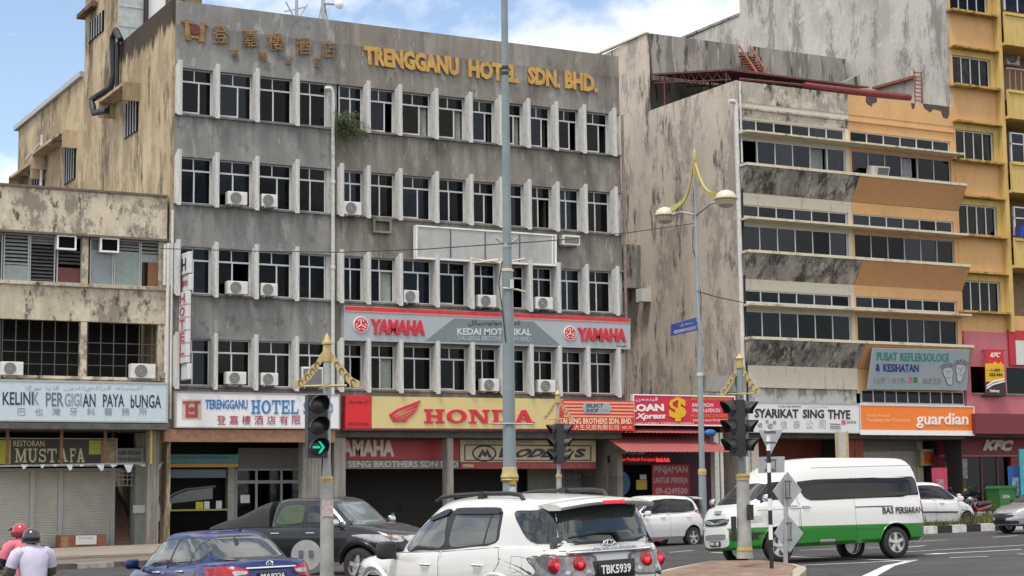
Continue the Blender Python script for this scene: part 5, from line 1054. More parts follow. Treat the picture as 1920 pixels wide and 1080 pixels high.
for i, s in enumerate(SY4):
    x0, x1 = YX0 + .13, PX1 - .29; n = 4; f = MB(); f.box(x0, x1, YH + .1, YH + .18, s, s + .05); f.box(x0, x1, YH + .1, YH + .18, s + 1.36, s + 1.419)
    for q in range(n + 1): x = x0 + (x1 - x0 - .05) * q / n; f.box(x, x + .05, YH + .098, YH + .178, s + .051, s + 1.359)
    o = f.build('window', 'alu', yel_b); MB().box(x0 + .02, x1 - .02, YH + .13, YH + .14, s + .04, s + 1.37).build('pane', 'pane', o)
    if i not in (0,):
        cu = MB(); m2 = 26
        for j in range(m2):
            if i in (3, 2) and .55 < j / m2 < .72: continue
            cu.quad((x0 + (x1 - x0) * j / m2, YH + .3 + .05 * (j % 2), s), (x0 + (x1 - x0) * (j + 1) / m2, YH + .3 + .05 * ((j + 1) % 2), s), (x0 + (x1 - x0) * (j + 1) / m2, YH + .3 + .05 * ((j + 1) % 2), s + 1.4), (x0 + (x1 - x0) * j / m2, YH + .3 + .05 * (j % 2), s + 1.4))
        cu.build('curtain', mat('pale blind', (.50, .50, .46), .9, var=.1), o)
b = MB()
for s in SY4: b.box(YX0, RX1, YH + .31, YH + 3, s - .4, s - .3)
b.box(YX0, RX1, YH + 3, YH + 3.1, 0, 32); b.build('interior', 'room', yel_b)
ZB = [(11.95, 13.35), (15.45, 16.9), (18.93, 20.3), (22.42, 24.0), (25.9, 27.4)]
for lo, hi in ZB:
    bal = MB(); bal.box(PX1 + .25, RX1, YH - .55, YH - .42, lo, hi); bal.box(PX1 + .25, RX1, YH - .419, YH + 1.2, lo, lo + .14); bal.box(PX1 + .24, RX1, YH - .62, YH - .551, hi - .16, hi - .06)
    bal.build('balcony', 'yellow', yel_b)
recm = mat('ochre recess wall', (.28, .18, .11), .8, var=.2)
for lo, hi in ((13.4, 15.4), (16.95, 18.9), (20.35, 22.4), (24.05, 25.8), (9.0, 11.9)):
    MB().box(PX1 + .25, RX1, YH + 1.21, YH + 1.3, lo - .5, hi + .1).build('wall', recm, yel_b)
for lo, hi in ((17.0, 18.3), (13.5, 14.8), (24.2, 25.2)):
    b = MB(); x0 = PX1 + .6
    for q in range(4): b.box(x0 + q * .8, x0 + q * .8 + .06, YH - .2, YH - .1, lo, hi)
    b.box(x0, x0 + 2.46, YH - .2, YH - .1, hi + .001, hi + .06); b.box(x0, x0 + 2.46, YH - .2, YH - .1, lo + .8, lo + .86)
    f = b.build('window', 'alu', yel_b); MB().box(x0, x0 + 2.4, YH - .16, YH - .15, lo, hi).build('pane', 'pane_b', f)
b = MB(); z = at_y(1895, 160, YH)[1]
b.tube([(PX1 + .25, YH - .5, 21.3), (RX1, YH - .5, 21.3)], .05)
for k in range(14): x = PX1 + .4 + k * .36; b.box(x, x + .05, YH - .51, YH - .48, 20.3, 21.3)
b.build('railing', mat('brownish railing', (.3, .2, .14), .6), yel_b)
split_ac((1888, 92, 1912, 122), 'air conditioner hung in a shaded balcony of the yellow block', Y=YH + .8)
t = thing('laundry', (59, YH - .3, 14.4), 'blue and dark washing hung on a balcony of the yellow block', 'laundry')
for px, cc in (((1893, 428, 1902, 446), (.02, .03, .12)), ((1904, 424, 1922, 448), (.02, .05, .35))):
    x0, x1, z0, z1 = rect(px, YH - .3); b = MB(); n = 6
    for j in range(n): b.quad((x0 + (x1 - x0) * j / n, YH - .62 - .04 * (j % 2), z0), (x0 + (x1 - x0) * (j + 1) / n, YH - .62 - .04 * ((j + 1) % 2), z0), (x0 + (x1 - x0) * (j + 1) / n, YH - .65, z1), (x0 + (x1 - x0) * j / n, YH - .65, z1))
    b.build('garment', mat('cloth', cc, .9), t)
MB().box(YX0, RX1, YH, YH + .3, 8.7, 9.779).build('wall', 'orange', yel_b)
# pink lower storeys and the chicken shop front
PK = YH - .1
x0, _, z0, z1 = rect((1813, 628, 1960, 776), PK)
b = MB(); za, zb = at_y(1850, 737, PK)[1], at_y(1850, 688, PK)[1]; w1, w2, w3 = at_y(1850, 700, PK)[0], at_y(1887, 700, PK)[0], at_y(1820, 700, PK)[0]
b.box(BX1 + .05, RX1, PK, PK + .2, zb, z1 + .1); b.box(BX1 + .05, RX1, PK, PK + .2, z0, za); b.box(BX1 + .05, w3, PK + .002, PK + .2, za, zb); b.box(w1, w2, PK + .002, PK + .2, za, zb); b.build('pink_wall', 'pink', yel_b)
b = MB()
for a, c in ((w3, w1), (w2, RX1)): b.box(a, c, PK + .12, PK + .14, za, zb)
b.build('window', 'pane_b', yel_b); MB().box(BX1 + .05, RX1, PK + .6, PK + .7, za - .2, zb + .2).build('interior', 'shade_black', yel_b)
MB().box(w3, RX1, PK - .06, PK - .001, za - .07, za - .002).build('ledge', 'tank_grey', yel_b)
mz0, mz1 = at_y(1850, 814, PK)[1], at_y(1850, 777, PK)[1]
MB().box(BX1 + .05, RX1, PK - .5, PK - .01, mz0, mz1).build('maroon_band', 'maroon', yel_b)
KY = YH + 1.4
MB().box(BX1 + .1, RX1, PK, YH + 4, mz0 - .1, mz0 - .002).build('ceiling', 'soffit', yel_b)
kz0, kz1 = at_y(1850, 853, KY)[1], at_y(1850, 818, KY)[1]
t = thing('shop_sign', (59, KY, kz0), 'dark red shop fascia with grey white letters KFC', 'sign'); MB().box(at_y(1763, 835, KY)[0], RX1, KY, KY + .2, kz0, kz1).build('panel', mat('dark red fascia', (.17, .012, .02), .5), t); words('KFC', mat('grey white letters', (.55, .52, .5), .5), t, ((1843, 824), (1893, 825), (1893, 846), (1841, 845)), KY - .004, .06, bold=.07, shear=.1)
MB().box(at_y(1763, 850, KY)[0], RX1, KY - .05, KY - .001, kz0 - .08, kz0).build('trim', mat('dull pink trim', (.35, .14, .13), .6), t)
b = MB()
for a in (1772, 1838, 1868, 1890): x = at_y(a, 890, KY + .3)[0]; b.box(x, x + .1, KY + .25, KY + .35, .5, kz0)
f = b.build('shop_window', mat('dark red frames', (.12, .02, .02), .5), yel_b); MB().box(at_y(1763, 890, KY)[0], RX1, KY + .29, KY + .31, .5, kz0).build('pane', 'pane_b', f)
MB().box(at_y(1763, 890, KY)[0], RX1, KY + 3, KY + 3.1, .5, kz0).build('back_wall', mat('dim shop wall', (.15, .09, .06), .8, var=.4, vscale=1), yel_b)
MB().box(at_y(1763, 890, KY)[0] - .05, at_y(1772, 890, KY)[0], KY - .02, KY + .4, .5, kz0).build('pillar', 'maroon', yel_b); MB().box(at_y(1898, 890, KY)[0], RX1, KY + .05, KY + .2, .5, kz0).build('pillar', mat('dark red column', (.2, .02, .025), .5), yel_b)
for px, l, cc in (((1793, 860, 1814, 897), 'grey and white menu poster in the chicken shop window', (.3, .29, .27)), ((1794, 899, 1813, 920), 'dark poster with yellow foot below the menu poster', (.08, .06, .05)), ((1773, 865, 1790, 892), 'pale poster at the left edge of the chicken shop window', (.22, .22, .25))):
    t = panel('poster', l, 'poster', px, KY - .1, .03, mat('poster', cc, .6, var=.6, vscale=4))
    if cc[0] == .08: x0, x1, q0, q1 = rect((1794, 916, 1813, 921), KY - .104); MB().box(x0, x1, KY - .112, KY - .102, q0, q1).build('yellow_foot', mat('yellow foot', (.5, .36, .03), .6), t)
t = thing('banner', (at_y(1866, 700, PK)[0], PK - .3, 5), 'small red, yellow and black delivery banner hung on the pink wall', 'banner')
BNY = PK - .35
for q, cc, nm in (((1848, 655, 1882, 682), (.55, .015, .02), 'red_part'), ((1848, 682.2, 1883, 716), (.72, .40, .015), 'yellow_part'), ((1850, 716.2, 1886, 742), (.03, .015, .02), 'black_part')): x0, x1, a, c = rect(q, BNY); MB().box(x0, x1, BNY, BNY + .02, a, c).build(nm, mat('banner cloth', cc, .6), t)
b = MB(); hq(b, [(1849, 690), (1856, 680), (1860, 684), (1866, 677), (1871, 683), (1877, 678), (1882, 688), (1882, 694), (1849, 694)], BNY - .012, .011); b.build('splash', mat('yellow splash', (.72, .40, .015), .6), t)
b = MB()
for d in (0, 5): hq(b, [(1850, 722 + d), (1862, 714 + d), (1884, 709 + d), (1884, 711 + d), (1862, 717 + d), (1850, 725 + d)], BNY - .014, .012)
b.build('stripe', 'white', t)
words('KFC', wl, t, (1856, 661, 1873, 670), BNY - .004, .008, bold=.03, shear=.2); words('1-300', 'black', t, (1859, 691, 1875, 696), BNY - .016, .006, bold=.02); words('222-666', 'black', t, (1855, 699, 1880, 705), BNY - .016, .006, bold=.03); words('Delivery', wl, t, (1856, 730, 1874, 737), BNY - .004, .008, bold=.02)
b = MB(); 
for y in (657, 743): p, q = at_y(1840, y, PK), at_y(1886, y, BNY); b.tube([(p[0], PK - .02, p[1]), (q[0], BNY + .04, q[1])], .02)
b.build('rod', 'black', t)
t = panel('wall_poster', 'plain red panel with a pale lower corner on the pink wall at the right edge', 'sign', (1893, 621, 1990, 686), PK - .12, .1, mat('red face', (.45, .015, .03), .5)); x0, x1, a, c = rect((1905, 640, 1990, 685), PK - .125); MB().box(x0, x1, PK - .13, PK - .121, a, c).build('pale_field', mat('pale field', (.6, .6, .56), .6), t)
t = panel('shop_sign', 'small square orange and cream sign by the white shutter', 'sign', (1727, 842, 1757, 873), FB - .5, .15, mat('cream face', (.5, .42, .22), .5)); x0, x1, a, c = rect((1733, 847, 1751, 869), FB - .51); MB().box(x0, x1, FB - .52, FB - .501, a, c).build('orange_field', mat('orange field', (.6, .12, .02), .5), t)
def standee(px, Y, label, c1, c2, nm='standing_banner'):
    x0, x1, a, c = rect(px, Y); g = gz((x0 + x1) / 2) + .12; t = thing(nm, ((x0 + x1) / 2, Y, g), label, 'banner'); MB().box(x0, x1, Y, Y + .05, g + .12, c).build('panel', mat('banner face', c1, .5, var=.15, vscale=2), t)
    MB().box(x0 - .02, x1 + .02, Y - .06, Y + .14, g, g + .1).build('foot', 'alu_d', t); MB().box(x0 + (x1 - x0) * .25, x1 - (x1 - x0) * .25, Y - .012, Y - .002, g + (c - g) * .35, g + (c - g) * .75).build('picture', mat('banner picture', c2, .5, var=.5, vscale=6), t); return t
standee((1749, 877, 1777, 950), YH - .6, 'pink and orange standing banner in front of the grey pillar', (.42, .04, .09), (.35, .2, .2)); standee((1892, 874, 1916, 940), YH - 2.2, 'blue standing banner beside the green bin', (.03, .11, .32), (.3, .4, .55))
standee((1914, 842, 1940, 950), YH - 2.6, 'teal and white standing banner at the right edge', (.05, .3, .36), (.5, .6, .62))
# ================================================================ ground
def sheet(name, pts, mt, dz, kind='structure', thick=0):
    b = MB(); top = [(x, y, gz(x) + dz) for x, y in pts]; n = len(pts)
    if thick: b.add(top + [(x, y, z - thick) for x, y, z in top], [tuple(range(n)), tuple(range(n, 2 * n))[::-1]] + [(i, (i + 1) % n, n + (i + 1) % n, n + i) for i in range(n)])
    else: b.quad(*top)
    o = b.build(name, mt); o['kind'] = kind; return o
asph = wallmat('asphalt', (.056, .054, .056), [((.085, .082, .081), (.3, .3, .3), 1.2, .45, .62, .6), ((.028, .028, .029), (.12, .5, 1), 1.3, .53, .66, .7), ((.022, .021, .021), (.5, .5, .5), 1.9, .60, .66, .75), ((.105, .10, .097), (.9, .9, .9), 4.0, .61, .66, .4)], rough=.85, bump=.5, fine=.25)
b = MB(); xs = [-900, 12, 90, 900]; ys = [-700, 20, 60, 1200]
b.add([(x, y, gz(x)) for x in xs for y in ys], [(i * 4 + j, i * 4 + j + 4, i * 4 + j + 5, i * 4 + j + 1) for i in range(3) for j in range(3)])
o = b.build('road', asph); o['kind'] = 'structure'
pav = wallmat('worn pavement', (.27, .235, .19), [((.16, .13, .10), (.4, .4, .4), 1.6, .5, .68, .6), ((.34, .31, .26), (1, 1, 1), 2, .55, .7, .4)], rough=.9)
pav2 = wallmat('dusty brown verge', (.19, .155, .13), [((.11, .085, .06), (.6, .6, .6), 1.6, .45, .65, .7)], rough=.95)
sheet('pavement', [(-60, 47.45), (12, 47.45), (19.3, 47.45), (19.3, 59.6), (12, 59.6), (-60, 59.6)], pav2, .12, thick=.11)
sheet('pavement', [(-60, 51.2), (12, 51.2), (18.9, 51.2), (18.9, 59.6), (12, 59.6), (-60, 59.6)], pav, .2, thick=.07)
sheet('pavement', [(19.31, 56.0), (90, 56.0), (90, 59.8), (19.31, 59.8)], pav, .14, thick=.13)
kw = mat('worn white kerb paint', (.70, .69, .62), .8, var=.3, vscale=5); kb = mat('worn black kerb paint', (.035, .033, .032), .8, var=.3, vscale=5)
def kerb(x0, x1, y0, y1, h, step, ext=.0, mats=None):
    b = MB(); n = max(1, round((x1 - x0) / step))
    for k in range(n):
        a, c = x0 + (x1 - x0) * k / n, x0 + (x1 - x0) * (k + 1) / n - .012; b.k = k % 2
        b.obox((a, y0, gz(a) - .05), (c - a, 0, gz(c) - gz(a)), (0, y1 - y0, 0), (0, 0, h + .05))
    o = b.build('kerb', mats or [kw, kb]); o['kind'] = 'structure'
kerb(-30, 19.3, 47.2, 47.44, .14, 1.0, mats=[mat('faded kerb white', (.34, .32, .28), .9, var=.35, vscale=4), mat('faded kerb black', (.10, .085, .075), .9, var=.35, vscale=4)])
# traffic islands
isl = wallmat('brown earth island', (.20, .135, .10), [((.30, .235, .17), (1, 1, 1), 2.2, .45, .65, .8), ((.10, .06, .045), (1.4, 1.4, 1.4), 2.6, .55, .68, .7)], rough=.95)
stone = wallmat('pale kerb stone', (.40, .36, .29), [((.24, .2, .16), (1.5, 1.5, 1.5), 2.2, .48, .66, .7)], rough=.9)
def island(px, h):
    P = [at_g(x, y, h) for x, y in px]; c = (sum(p[0] for p in P) / len(P), sum(p[1] for p in P) / len(P))
    sheet('traffic_island', P, stone, h, thick=h - .005)
    def shrink(p): v = Vector((p[0] - c[0], p[1] - c[1])); L = v.length; v *= max(0, L - .28) / L; return (c[0] + v.x, c[1] + v.y)
    sheet('island_earth', [shrink(p) for p in P], isl, h + .02, thick=.03)
island([(1090, 1110), (1255, 1066), (1330, 1052), (1430, 1050.5), (1488, 1057), (1510, 1062), (1512, 1067), (1500, 1078), (1470, 1110)], .12)
island([(560, 1082), (600, 1071), (650, 1070), (668, 1078), (640, 1095), (585, 1100)], .12)
# median with grass on the right
mx0, my0 = at_g(1690, 1003.5); mx1, my1 = at_g(1771, 999.5); MX1 = at_g(1990, 990)[0]
my = my1
kerb(mx0 - 4, MX1 + 3, my, my + .28, .24, .62); kerb(mx0 - 4, MX1 + 3, my + 1.5, my + 1.75, .22, .62)
sheet('median_earth', [(mx0 - 4, my + .281), (MX1 + 3, my + .281), (MX1 + 3, my + 1.499), (mx0 - 4, my + 1.499)], isl, .17)
b = MB(); rr = random.Random(3)
for i in range(9000):
    x, y = rr.uniform(mx0 - 4, MX1 + 3), rr.uniform(my + .2, my + 1.55); h = rr.uniform(.16, .4) * (1.35 if math.sin(x * 3.1) + math.sin(x * 1.7 + y * 4) > .3 else .8); a = rr.uniform(0, 6.3); w = .016; dx, dy = math.cos(a) * w, math.sin(a) * w; lx, ly = rr.gauss(0, .06), rr.gauss(0, .06); z = gz(x) + .16
    b.k = 0 if rr.random() < .7 else 1
    b.quad((x - dx, y - dy, z), (x + dx, y + dy, z), (x + dx * .6 + lx * .5, y + dy * .6 + ly * .5, z + h * .65), (x + lx, y + ly, z + h))
o = b.build('grass', [mat('median grass', (.10, .115, .03), .8, var=.3, vscale=2), mat('dry median grass', (.19, .16, .065), .8)]); o['kind'] = 'stuff'
# painted lines
line_m = mat('worn road paint', (.62, .62, .60), .7, var=.25, vscale=3)
def line(pts, w0, w1=None, nm='road_marking'):
    w1 = w1 or w0; P = [at_g(*p) for p in pts]; b = MB()
    L, Rr = [], []
    for i, p in enumerate(P):
        d = Vector((P[min(i + 1, len(P) - 1)][0] - P[max(i - 1, 0)][0], P[min(i + 1, len(P) - 1)][1] - P[max(i - 1, 0)][1])).normalized(); w = w0 + (w1 - w0) * i / (len(P) - 1)
        L.append((p[0] - d.y * w / 2, p[1] + d.x * w / 2)); Rr.append((p[0] + d.y * w / 2, p[1] - d.x * w / 2))
    for i in range(len(P) - 1): b.quad(*[(x, y, gz(x) + .005) for x, y in (L[i], L[i + 1], Rr[i + 1], Rr[i])])
    o = b.build(nm, line_m); o['kind'] = 'structure'
line([(1690, 1035.5), (1800, 1029), (1950, 1020.5)], .1); line([(1690, 1027), (1735, 1023.3)], .12); line([(1690, 1017), (1772, 1012.5)], .09); line([(1780, 1046), (1853, 1043.5)], .13); line([(1690, 1053), (1716, 1050.5)], .14)
line([(1861, 1007.5), (1908, 1004.5)], .1); line([(1908, 1039.5), (1960, 1037)], .12); line([(1765, 1038), (1915, 1030.5)], .16); line([(1733, 1040), (1768, 1038)], .05, .45); line([(1480, 1044), (1600, 1048), (1712, 1052)], .14); line([(1505, 1060), (1610, 1055.5), (1716, 1050.2)], .12); line([(1716, 1050), (1668, 1061), (1625, 1083)], .17, .3)
line([(1334, 1036), (1362, 1037)], .14); line([(1255, 1036), (1300, 1032)], .1); line([(1500, 1032), (1680, 1026)], .1)

# ================================================================ street furniture
post_g = mat('blue grey painted steel', (.20, .245, .255), .45, var=.15, vscale=2); gilt = mat('gilt paint', (.46, .35, .13), .4, var=.2, vscale=8); gilt_p = mat('pale gilt plate', (.48, .37, .17), .45, var=.15, vscale=8)
galv = mat('galvanised pole', (.36, .37, .36), .5, var=.2, vscale=3); conc_p = mat('dusty grey pole', (.34, .34, .31), .7, var=.25, vscale=2.5)
def foot(pxx, pxy, depth): p = at_d(pxx, pxy, depth); return p.x, p.y, gz(p.x)
def zpx(pxx, y, X, Y):      # height of photo row y on the upright line through (X, Y)
    d = Vector((X, Y, 0)).length; lo, hi = -3, 40
    for _ in range(40):
        mid = (lo + hi) / 2; v = Vector((X, Y, mid - EYE)); yy = 540 - FOC * v.dot(CAM_U) / v.dot(CAM_F)
        lo, hi = (mid, hi) if yy > y else (lo, mid)
    return lo
# tall mast
X, Y, g = foot(956, 930, 36); Z = lambda y: zpx(0, y, X, Y)
t = thing('lamp_mast', (X, Y, g), 'tall blue grey mast rising out of the picture with a gilt collar near its foot', 'mast')
MB().lathe([(.15, g), (.145, Z(902)), (.135, Z(880)), (.125, Z(700)), (.116, Z(508))], (X, Y, 0), 24).build('lower_pole', post_g, t, smooth=40)
MB().lathe([(.095, Z(508)), (.086, Z(300)), (.074, Z(130)), (.070, Z(0) + 3.5)], (X, Y, 0), 20).build('upper_pole', post_g, t, smooth=40)
MB().lathe([(.136, Z(876)), (.15, Z(877)), (.155, Z(886)), (.18, Z(892)), (.19, Z(895)), (.17, Z(897)), (.185, Z(900)), (.165, Z(903)), (.146, Z(904))], (X, Y, 0), 24).build('collar', gilt, t, smooth=40)
MB().lathe([(.117, Z(510)), (.128, Z(509)), (.128, Z(505)), (.09, Z(504))], (X, Y, 0), 24).build('ring', 'cream', t)
b = MB(); b.lathe([(.08, Z(141)), (.083, Z(140)), (.083, Z(136)), (.076, Z(134))], (X, Y, 0), 20); b.lathe([(.08, Z(131)), (.083, Z(130)), (.083, Z(125)), (.075, Z(124))], (X, Y, 0), 20); b.build('joint_band', 'black', t)
b = MB(); rt = CAM_R * 1.0
for s in (-1, 1): b.tube([Vector((X, Y, Z(462))), Vector((X, Y, Z(447))) + rt * .22 * s], .025)
b.lathe([(.1, Z(465)), (.1, Z(457))], (X, Y, 0), 16); b.build('bracket', galv, t)
b = MB(); b.obox(Vector((X, Y, Z(540))) + rt * .05 - CAM_F * .16, rt * .08, CAM_F * -.06, Vector((0, 0, Z(524) - Z(540)))); b.tube([Vector((X, Y, Z(540))) + rt * -.1 - CAM_F * .14, Vector((X, Y, Z(543))) + rt * .2 - CAM_F * .1, Vector((X, Y, Z(547))) + rt * .36], .02); b.build('junction_box', 'cream', t)
b = MB(); b.tube([Vector((X, Y, Z(793))) - rt * .42 - CAM_F * .14, Vector((X, Y, Z(794))) + rt * .5 - CAM_F * .14], .018); b.build('rod', galv, t)
for y0, y1, cc in ((907, 895, (.42, .24, .03)), (923, 911, (.5, .52, .55))): b = MB(); b.obox(Vector((X, Y, Z(y0))) + rt * -.01 - CAM_F * .16, rt * .13, CAM_F * -.006, Vector((0, 0, Z(y1) - Z(y0)))); b.build('sticker', mat('sticker', cc, .6, var=.3, vscale=30), t)
b = MB(); b.tube([Vector((X, Y, Z(490))) - rt * .1, Vector((X, Y, Z(530))) - rt * .18 - CAM_F * .05, Vector((X, Y, Z(575))) - rt * .12 - CAM_F * .1, Vector((X, Y, Z(640))) - CAM_F * .13 - rt * .05], .014, 6); b.build('cable', 'black', t)

lens_off = mat('unlit signal lens', (.03, .028, .026), .25); sig_b = mat('signal black housing', (.02, .021, .023), .45, var=.1)
def xf(mb, Mx): mb.v = [tuple(Mx @ Vector(v)) for v in mb.v]; return mb
def head(t, P, yaw, h=1.05, w=.36, lit=None, board=False):
    """signal head centred on P facing direction yaw (radians, 0 = -Y)"""
    Mx = Matrix.Translation(P) @ Matrix.Rotation(yaw, 4, 'Z'); n = 3; c = h / n
    b = MB(); b.box(-w / 2, w / 2, 0, .2, -h / 2, h / 2)
    if board: b.box(-w * .66, w * .66, .08, .11, -h / 2 - .1, h / 2 + .1)
    o = xf(b, Mx).build('signal_housing', sig_b, t)
    for k in range(n):
        z = h / 2 - c * (k + .5); r = min(w, c) * .43
        l = MB().lathe([(.001, -.03), (r * .6, -.025), (r, -.004)], (0, 0, z), 18, 'y'); le = xf(l, Mx).build('lens', lens_off, o, smooth=60)
        v = MB(); m = 12; Lg = r * 1.7
        for i in range(m):
            a0, a1 = rad(-25 + 230 * i / m), rad(-25 + 230 * (i + 1) / m); e = lambda a: -Lg * (.45 + .55 * max(0, math.sin(a)))
            p = lambda a, y, q: (q * math.cos(a), y, z + q * math.sin(a)); q0, q1 = r * 1.06, r * 1.12
            v.quad(p(a0, 0, q0), p(a1, 0, q0), p(a1, e(a1), q0), p(a0, e(a0), q0)); v.quad(p(a0, 0, q1), p(a1, 0, q1), p(a1, e(a1), q1), p(a0, e(a0), q1)); v.quad(p(a0, e(a0), q0), p(a1, e(a1), q0), p(a1, e(a1), q1), p(a0, e(a0), q1))
        xf(v, Mx).build('visor', sig_b, o)
        if lit == ('arrow', k):
            a = MB(); s = r * .72
            for q in ([(-s, .16 * s), (.2 * s, .16 * s), (.2 * s, -.16 * s), (-s, -.16 * s)], [(-.1 * s, s * .95), (.25 * s, s * .95), (s, 0), (.55 * s, 0)], [(-.1 * s, -s * .95), (.25 * s, -s * .95), (s, 0), (.55 * s, 0)]): a.prism([(x, z + y) for x, y in q], 'y', -.06, -.05)
            xf(a, Mx).build('lit_arrow', mat('lit green arrow', (0, .5, .28), .4, emit=((0, .62, .36), .6)), o)
        if lit == ('red', k): l = MB().lathe([(.001, -.05), (r * .5, -.045)], (0, 0, z), 12, 'y'); xf(l, Mx).build('lit_lamp', mat('lit red lamp', (.6, .02, .05), .4, emit=((1, .03, .1), .9)), o)
def crown(t, X, Y, z0, ztip, half, zlow, lean=0):
    """gilt finial and two scrolled side plates in the plane across the view"""
    MB().lathe([(.085, z0), (.075, z0 + (ztip - z0) * .58), (.1, z0 + (ztip - z0) * .6), (.1, z0 + (ztip - z0) * .66), (.085, z0 + (ztip - z0) * .67), (.02, ztip - .03), (.004, ztip)], (X, Y, 0), 16).build('finial', gilt, t, smooth=40)
    ux = Vector((CAM_R.x, CAM_R.y, 0)).normalized(); uy = Vector((0, 0, 1)); dz = z0 + (ztip - z0) * .45 - zlow; nrm = ux.cross(uy)
    for s in (-1, 1):
        out = [(.07, 1.0), (.2, .86), (.34, .66), (.5, .55), (.62, .40), (.78, .26), (1.0, .17), (1.0, 0), (.8, .02), (.62, .14), (.48, .26), (.34, .40), (.22, .58), (.07, .74)]
        P = [(s * a * half, c * dz) for a, c in out]
        MB().oprism(P, Vector((X, Y, zlow)) - nrm * .02, ux, uy, nrm * .04).build('scroll_plate', gilt_p, t)
        q = MB()
        for a, c in ((.3, .58), (.44, .42), (.6, .28), (.8, .14)):
            o = Vector((X, Y, zlow)) + ux * s * a * half + uy * c * dz + nrm * .026; q.tube([o + ux * .035 * half / .5 * math.cos(k) + uy * .05 * half / .5 * math.sin(k) for k in [i * .9 for i in range(6)]], .008 * half / .5, 4)
        q.build('scroll_line', mat('dark gilt line', (.16, .1, .03), .6), t)
    b = MB(); b.tube([Vector((X, Y, zlow + dz * .05)) - ux * half * .62 + nrm * .12, Vector((X, Y, zlow + dz * .05)) + ux * half * .62 + nrm * .12], .018 * half / .5); b.obox(Vector((X, Y, zlow + dz * .02)) - ux * .06 + nrm * .09, ux * .12, nrm * .05, uy * .05); b.build('cross_bar', gilt, t)
SGN = 'traffic signals with gilt crowns'
X, Y, g = foot(613, 900, 32); Z = lambda y: zpx(0, y, X, Y)
t = thing('traffic_signal', (X, Y, g), 'nearest traffic signal, showing a green arrow, in front of the hotel board', 'traffic signal', SGN)
MB().lathe([(.13, g), (.115, Z(905))], (X, Y, 0), 18).build('lower_pole', conc_p, t, smooth=40); MB().lathe([(.09, Z(900)), (.066, Z(860)), (.07, Z(660))], (X, Y, 0), 18).build('upper_pole', galv, t, smooth=40)
MB().lathe([(.1, Z(893)), (.112, Z(895)), (.112, Z(899)), (.1, Z(900)), (.118, Z(901)), (.115, Z(905))], (X, Y, 0), 18).build('collar', gilt, t, smooth=40)
crown(t, X, Y, Z(678), Z(624), .60, Z(728)); ux = Vector((CAM_R.x, CAM_R.y, 0)).normalized(); nrm = Vector((-ux.y, ux.x, 0)) * -1
P = Vector((X, Y, (Z(739) + Z(862)) / 2)) - ux * .13 + Vector((ux.y, -ux.x, 0)) * .32
head(t, P, math.atan2(ux.y, ux.x) + rad(24), h=1.14, w=.37, lit=('arrow', 2))
b = MB(); b.tube([Vector((X, Y, Z(800))), P + Vector((0, 0, 0)) - Vector((ux.y, -ux.x, 0)) * .15], .03); b.build('bracket', sig_b, t)
b = MB(); b.obox(Vector((X, Y, Z(968))) - ux * .07 + Vector((ux.y, -ux.x, 0)) * .125, ux * .2, Vector((ux.y, -ux.x, 0)) * .006, Vector((0, 0, Z(938) - Z(968)))); b.build('sticker', mat('white and red sticker', (.52, .40, .40), .6, var=.4, vscale=25), t)
X, Y, g = foot(1048, 900, 50); Z = lambda y: zpx(0, y, X, Y)
t = thing('traffic_signal', (X, Y, g), 'slim traffic signal seen side on before the yellow and striped fascia boards', 'traffic signal', SGN)
MB().lathe([(.1, g), (.075, Z(895))], (X, Y, 0), 14).build('lower_pole', conc_p, t, smooth=40); MB().lathe([(.055, Z(895)), (.04, Z(745))], (X, Y, 0), 14).build('upper_pole', galv, t, smooth=40)
MB().lathe([(.08, Z(889)), (.09, Z(891)), (.09, Z(895)), (.07, Z(896))], (X, Y, 0), 14).build('collar', gilt, t); MB().lathe([(.05, Z(831)), (.06, Z(829)), (.06, Z(825)), (.05, Z(823))], (X, Y, 0), 14).build('ring', gilt, t)
crown(t, X, Y, Z(756), Z(730), .42, Z(788)); va = math.atan2(ux.y, ux.x)
head(t, Vector((X, Y, Z(832))) - ux * .09 + ux.cross(Vector((0, 0, 1))) * .0, va - rad(72), h=1.12, w=.36, lit=('red', 0)); head(t, Vector((X, Y, Z(832))) + ux * .18 - Vector((-ux.y, ux.x, 0)) * .1, va + rad(78), h=1.12, w=.36)
X, Y, g = foot(1394, 950, 36.3); Z = lambda y: zpx(0, y, X, Y)
t = thing('traffic_signal', (X, Y, g), 'traffic signal on a thick pole in front of the parked van', 'traffic signal', SGN)
g2 = Z(1047); MB().lathe([(.172, g2), (.15, Z(1025)), (.132, Z(898))], (X, Y, 0), 18).build('lower_pole', conc_p, t, smooth=40); MB().lathe([(.078, Z(898)), (.064, Z(680))], (X, Y, 0), 18).build('upper_pole', post_g, t, smooth=40)
MB().lathe([(.10, Z(888)), (.15, Z(891)), (.15, Z(895)), (.135, Z(897)), (.155, Z(899))], (X, Y, 0), 18).build('collar', gilt, t, smooth=40); b = MB(); b.lathe([(.083, Z(797)), (.095, Z(796)), (.095, Z(788)), (.083, Z(787))], (X, Y, 0), 18); b.build('ring', gilt, t)
MB().lathe([(.168, Z(1032)), (.157, Z(1026))], (X, Y, 0), 18).build('paint_band', mat('yellow paint band', (.42, .33, .06), .7, var=.3), t)
crown(t, X, Y, Z(690), Z(662), .42, Z(742))
head(t, Vector((X, Y, Z(803))) - ux * .2 - Vector((-ux.y, ux.x, 0)) * .15, va - rad(68), h=1.16, w=.36); head(t, Vector((X, Y, Z(803))) + ux * .12 + Vector((-ux.y, ux.x, 0)) * .12, va + rad(70), h=1.16, w=.36)
